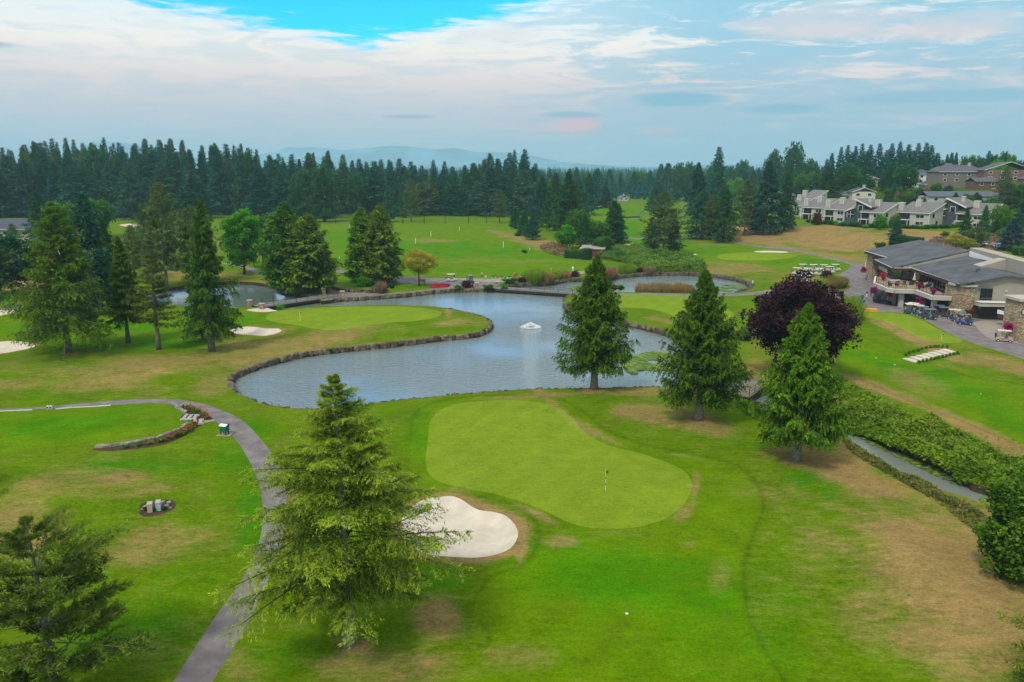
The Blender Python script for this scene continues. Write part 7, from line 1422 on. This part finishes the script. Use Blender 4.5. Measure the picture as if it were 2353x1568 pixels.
stand = dict(p=dict(pelvis=(0, 0, .95), belly=(0, 0, 1.12), chest=(0, 0, 1.32), neck=(0, 0, 1.50), head=(.02, 0, 1.62), crown=(.01, 0, 1.72), shl=(0, .20, 1.40), ell=(.02, .27, 1.12), hal=(.14, .24, .90), shr=(0, -.20, 1.40), elr=(.02, -.27, 1.12), har=(.14, -.24, .90), hil=(0, .10, .86), knl=(.03, .12, .48), ftl=(0, .13, .07), tol=(.16, .15, .04), hir=(0, -.10, .86), knr=(-.03, -.12, .48), ftr=(-.06, -.13, .07), tor=(.10, -.15, .04)), e=E_, r=RD)
swing = dict(p=dict(pelvis=(-.08, 0, .92), belly=(0, 0, 1.06), chest=(.12, 0, 1.24), neck=(.2, 0, 1.40), head=(.28, 0, 1.50), crown=(.30, 0, 1.60), shl=(.14, .19, 1.30), ell=(.34, .22, 1.22), hal=(.34, .44, 1.36), shr=(.14, -.19, 1.30), elr=(.30, .02, 1.18), har=(.32, .38, 1.32), hil=(-.06, .11, .84), knl=(.04, .15, .47), ftl=(0, .20, .07), tol=(.16, .22, .04), hir=(-.06, -.11, .84), knr=(.04, -.15, .47), ftr=(0, -.20, .07), tor=(.16, -.22, .04)), e=E_, r=RD)
sit = dict(p=dict(pelvis=(0, 0, .52), belly=(0, 0, .70), chest=(.02, 0, .92), neck=(.04, 0, 1.10), head=(.07, 0, 1.22), crown=(.06, 0, 1.32), shl=(.02, .20, 1.0), ell=(.14, .24, .76), hal=(.36, .14, .74), shr=(.02, -.20, 1.0), elr=(.14, -.24, .76), har=(.36, -.14, .74), hil=(.06, .10, .50), knl=(.44, .12, .50), ftl=(.42, .12, .07), tol=(.56, .12, .04), hir=(.06, -.10, .50), knr=(.44, -.12, .50), ftr=(.42, -.12, .07), tor=(.56, -.12, .04)), e=E_, r=RD)
clubm = mat('club_steel', (.4, .4, .42), .3, .5, metal=1)
def person(pose, x, y, z, yaw, shirt, pants, cap, label, club=False, group=None):
    me = person_mesh('person', pose, shirt, pants, cap); r = thing('person', label, 'person', (x, y, z), R_(yaw), group); link('body', me, None, r)
    if club:
        a_, b_ = ((.33, .42, 1.36), (-.25, .2, 1.9)) if pose is swing else ((.14, -.24, .90), (.3, -.4, .05))
        MB().tube([a_, b_], .015, 5).build('golf_club', clubm, r)
W_, K_, NV, GR_ = (.7, .7, .7), (.03, .03, .035), (.03, .04, .12), (.3, .3, .3)
for u, v, pose, yaw, sh_, pa, cp_, lb, cl_ in [(1107, 639, swing, 70, GR_, K_, W_, 'golfer in grey shirt and white cap practising at the left end of the range', 1), (1116, 641, stand, 80, (.05, .2, .08), W_, K_, 'golfer bending in green top beside the grey-shirted golfer', 0), (1226.5, 632, stand, 60, (.6, .7, .75), GR_, W_, 'golfer in pale blue shirt, left of the pair at mid range', 1), (1232, 632.5, stand, 100, K_, K_, K_, 'golfer all in black, right of the pair at mid range', 0),
        (1243, 631.5, sit, 90, W_, NV, K_, 'person sitting low in white shirt behind the green grass clump', 0), (1266, 630, swing, 75, (.35, .14, .10), (.35, .25, .18), K_, 'golfer in brown shirt swinging at mid range', 1), (1283, 629.5, sit, 120, (.55, .12, .05), K_, K_, 'person in orange top sitting near the range edge', 0), (1316, 626.5, swing, 80, W_, W_, K_, 'golfer in white shirt and trousers left of the pond-bank cedar', 1),
        (1941, 701, stand, -70, (.75, .12, .35), GR_, W_, 'person in pink shirt and white cap beside the carts near the purple maple', 0), (1991, 687, stand, 30, K_, W_, K_, 'person in black top and white trousers on the road by the stair', 1), (2001, 682, stand, 150, (.65, .22, .05), (.05, .12, .16), K_, 'person in orange top at the foot of the terrace stair', 0)]:
    x, y = G(u, v); person(pose, x, y, float(gz(x, y)[0]), yaw, sh_, pa, cp_, lb, cl_)
cxy = G(2215, 750); person(sit, cxy[0] - .25, cxy[1], float(gz(*cxy)[0]) + .26, -15, (.6, .5, .38), NV, (.55, .45, .3), 'driver in tan shirt sitting in the blue cart by the stone tower')
cxy = G(1972, 697); person(sit, cxy[0] - .1, cxy[1] + .1, float(gz(*cxy)[0]) + .26, -60, (.65, .2, .08), NV, NV, 'driver in orange shirt in the blue cart on the road')
# terrace furniture
TZ = 3.6
wick = mat('dark_wicker', (.05, .04, .035), .8); cush = mat('pale_cushion', (.55, .50, .46), .8); um = mat('sand_canvas', (.58, .48, .33), .85)
def tpos(u, v): x, y, z = Gz(u, v, TZ); return x, y
x, y = tpos(2100, 652); t = thing('parasol', 'closed sand-coloured parasol standing on the terrace', 'parasol', (x, y, TZ)); MB().tube([(0, 0, 0), (0, 0, 2.3)], .03, 6).build('pole', dkwood, t); MB().tube([(0, 0, .75), (0, 0, .9), (0, 0, 2.1), (0, 0, 2.35)], [.32, .30, .10, .02], 10).build('canopy', um, t); MB().tube([(0, 0, 0), (0, 0, .08)], [.3, .3], 10).build('base', black, t)
def chair(u, v, yaw, label, proto=[None]):
    x, y = tpos(u, v)
    if proto[0] is None:
        c = thing('terrace_chair', label, 'chair'); MB().box(-.28, .28, -.28, .28, .32, .44).build('seat', cush, c); MB().box(-.34, -.26, -.32, .32, .1, .9).build('backrest', wick, c)
        for s in (-1, 1): MB().box(-.25, .28, s * .30 - .03, s * .30 + .03, .0, .62).build('armrest', wick, c)
        proto[0] = c
    else: c = copy_tree(proto[0])
    c.location = (x, y, TZ); c.rotation_euler = (0, 0, R_(yaw)); c['label'] = label; c['group'] = 'terrace chairs'
def table(u, v, w_, label, m=cush):
    x, y = tpos(u, v); t = thing('terrace_table', label, 'table', (x, y, TZ)); MB().box(-w_, w_, -.45, .45, .70, .75).build('tabletop', m, t)
    for i in (-1, 1):
        for j in (-1, 1): MB().box(i * (w_ - .08) - .03, i * (w_ - .08) + .03, j * .38 - .03, j * .38 + .03, 0, .70).build('leg', black, t)
for u, v, a_, lb in [(2045, 657, 0, 'chair at the left end of the terrace'), (2061, 656, 90, 'chair left of the long pale table'), (2076, 654, 180, 'chair right of the long pale table'), (2094, 655, 20, 'wicker chair left of the closed parasol'), (2109, 652, 200, 'pale chair behind the closed parasol'), (2125, 653, 160, 'pale chair near the stone pier'), (2120, 662, 60, 'chair at the left of the party table'), (2143, 664, 200, 'chair at the right of the party table')]: chair(u, v, a_, lb)
table(2055, 652, 1.1, 'long pale table at the left of the terrace'); table(2068, 659, .8, 'brown table with terracotta top near the rail', mat('terracotta_top', (.25, .12, .08), .7)); table(2133, 659, .9, 'table where the people sit on the terrace'); table(2112, 657, .5, 'small dark table beside the closed parasol', wick)
for u, v, yaw, sh_, lb in [(2124, 663, 20, (.55, .30, .12), 'person in orange-brown top at the left of the terrace party'), (2130, 660, -60, (.60, .42, .30), 'person in tan shirt in the middle of the terrace party'), (2139, 661, 200, (.65, .25, .10), 'person in orange top at the right of the terrace party'), (2143, 666, 150, (.05, .25, .60), 'person in bright blue shirt at the right end of the terrace party')]:
    x, y = tpos(u, v); person(sit, x, y, TZ - .05, yaw, sh_, NV, (.10, .06, .03), lb)
def basket(x, y, z, r_, m, label, hang=True):
    t = thing('hanging_basket' if hang else 'flower_pot', label, 'flower basket', (x, y, z), 0, 'magenta flower baskets'); p_ = broadleaf('basket', int(abs(x * 10)), 2 * r_, r_, 0, 26, 60, .16, m, bark_b, top=.1, shell=.5, cr=.35, trunk=False)
    o = link('blossom', p_['crown'], None, t, (0, 0, -r_)); o['kind'] = 'stuff'
    if hang: MB().tube([(0, 0, 0), (0, 0, r_ + .7)], .02, 4).tube([(0, 0, r_ + .7), (1.0, 0, r_ + .7)], .03, 4).build('bracket', black, t)
    else: MB().tube([(0, 0, -r_ - .35), (0, 0, -r_ * .5)], [.2, .3], 10).build('pot', dkwood, t)
basket(87.0, 196.4, 2.5, .72, F_mag, 'magenta flower ball on the left stone tower'); basket(74.6, 162.5, 2.6, .72, F_mag, 'magenta flower ball above the terrace stair'); basket(76.0, 158.5, 2.3, .5, F_redp, 'reddish flower ball beside the first terrace column'); basket(78.8, 152.3, 2.1, .75, F_mag, 'largest magenta flower ball, on the third column'); basket(80.0, 125.8, 2.2, .62, F_mag, 'magenta flower ball on the clock tower')
x, y = tpos(2029, 645); basket(x, y, TZ + .9, .55, F_redp, 'red flowers in a pot at the left corner of the terrace', False); x, y = tpos(2112, 664); basket(x, y, TZ + .8, .42, F_mag, 'magenta pot behind the terrace rail left of the party', False); x, y = tpos(2144, 677); basket(x, y, TZ + .7, .4, F_mag, 'magenta pot in the front corner of the terrace', False)
basket(83.2, 142.6, 1.6, .8, foliage('dull_red_flowers', (.10, .03, .02), (.25, .07, .05)), 'dull red flower ball beside the large stone tower')

# ================================================================== MOUNTAINS AND HAZE
def ridge(name, y, pts, depth, seed, m, step=40, rough=9):
    xs = np.arange(-7000, 7001, step); U = 1176.5 + FPX * xs / (y * _cp + 5); us = [p[0] for p in pts]; vs = [p[1] for p in pts]
    vv = np.interp(U, us, vs); top = CAMZ - y * np.tan(PITCH + np.arctan((vv - 784) / FPX)); top = np.maximum(top + (fbm(xs, xs * 0 + seed, 500, 4) - .5) * rough, -2)
    rows_ = []; kk = 14
    for i in range(-kk, kk + 1):
        f = 1 - abs(i) / kk; prof = f ** 1.15
        rows_.append(np.column_stack([xs, np.full(len(xs), y + i * depth / kk), (top + 2) * prof * (1 + .25 * (fbm(xs, np.full(len(xs), i * 90.), 420, 4, 3) - .5) * (1 if i else 0)) - 2]))
    V = np.concatenate(rows_); n = len(xs); idx = np.arange(len(V)).reshape(2 * kk + 1, n)
    Q = np.stack([idx[:-1, :-1], idx[:-1, 1:], idx[1:, 1:], idx[1:, :-1]], -1).reshape(-1, 4)
    me = np_mesh(name, V, Q); smooth(me); return struct(link(name, me, m))
mt = mat('hazed_forest', (.14, .30, .38), .95, .1, var=.3, vscale=.004)  # pale blue distance haze painted into the base colour, besides the volume
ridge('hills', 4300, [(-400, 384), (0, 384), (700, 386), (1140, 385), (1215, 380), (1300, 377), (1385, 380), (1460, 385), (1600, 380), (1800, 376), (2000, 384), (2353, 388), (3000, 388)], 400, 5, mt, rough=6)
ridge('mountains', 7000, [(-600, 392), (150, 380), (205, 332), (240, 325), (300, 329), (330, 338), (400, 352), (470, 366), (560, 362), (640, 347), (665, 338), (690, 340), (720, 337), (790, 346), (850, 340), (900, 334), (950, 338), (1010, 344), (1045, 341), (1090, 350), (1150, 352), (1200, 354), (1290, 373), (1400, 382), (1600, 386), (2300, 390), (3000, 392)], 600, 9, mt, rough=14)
x1, y1, z1 = 7500, 8600, 262
hz = MB().box(-x1, x1, -150, y1, -4, z1).build('haze', None)
hz['kind'] = 'stuff'; hz['label'] = 'thin blue summer haze filling the air over the whole valley'
m = bpy.data.materials.new('haze_air'); m.use_nodes = True; g = NT(m.node_tree); g.n.clear()
o = g.new('ShaderNodeOutputMaterial'); pv = g.new('ShaderNodeVolumePrincipled')
pv.inputs['Color'].default_value = (.55, .86, .98, 1); pv.inputs['Density'].default_value = 1.45e-4; pv.inputs['Anisotropy'].default_value = .1
g.l.new(pv.outputs[0], o.inputs['Volume']); hz.data.materials.append(m)

if 0: print('TRIS', sum(len(m.loops) - 2 * len(m.polygons) for m in bpy.data.meshes if m.users))

# every repeat gets a label of its own: its order from the left
def ordinal(n): return '%d%s' % (n, 'th' if 10 <= n % 100 <= 20 else {1: 'st', 2: 'nd', 3: 'rd'}.get(n % 10, 'th'))
bpy.context.view_layer.update()
grp = {}
for o in sc.objects:
    if o.parent is None and 'group' in o and 'label' in o: grp.setdefault((o['group'], o['label']), []).append(o)
for (gname, lb), os_ in grp.items():
    if len(os_) < 2: continue
    os_.sort(key=lambda o: float(proj(o.location.x, max(o.location.y, 1), o.location.z)[0]))
    wd = lb.split()
    for i, o in enumerate(os_): o['label'] = ' '.join(wd[:12]).rstrip(',') + ', ' + ordinal(i + 1) + ' from the left'
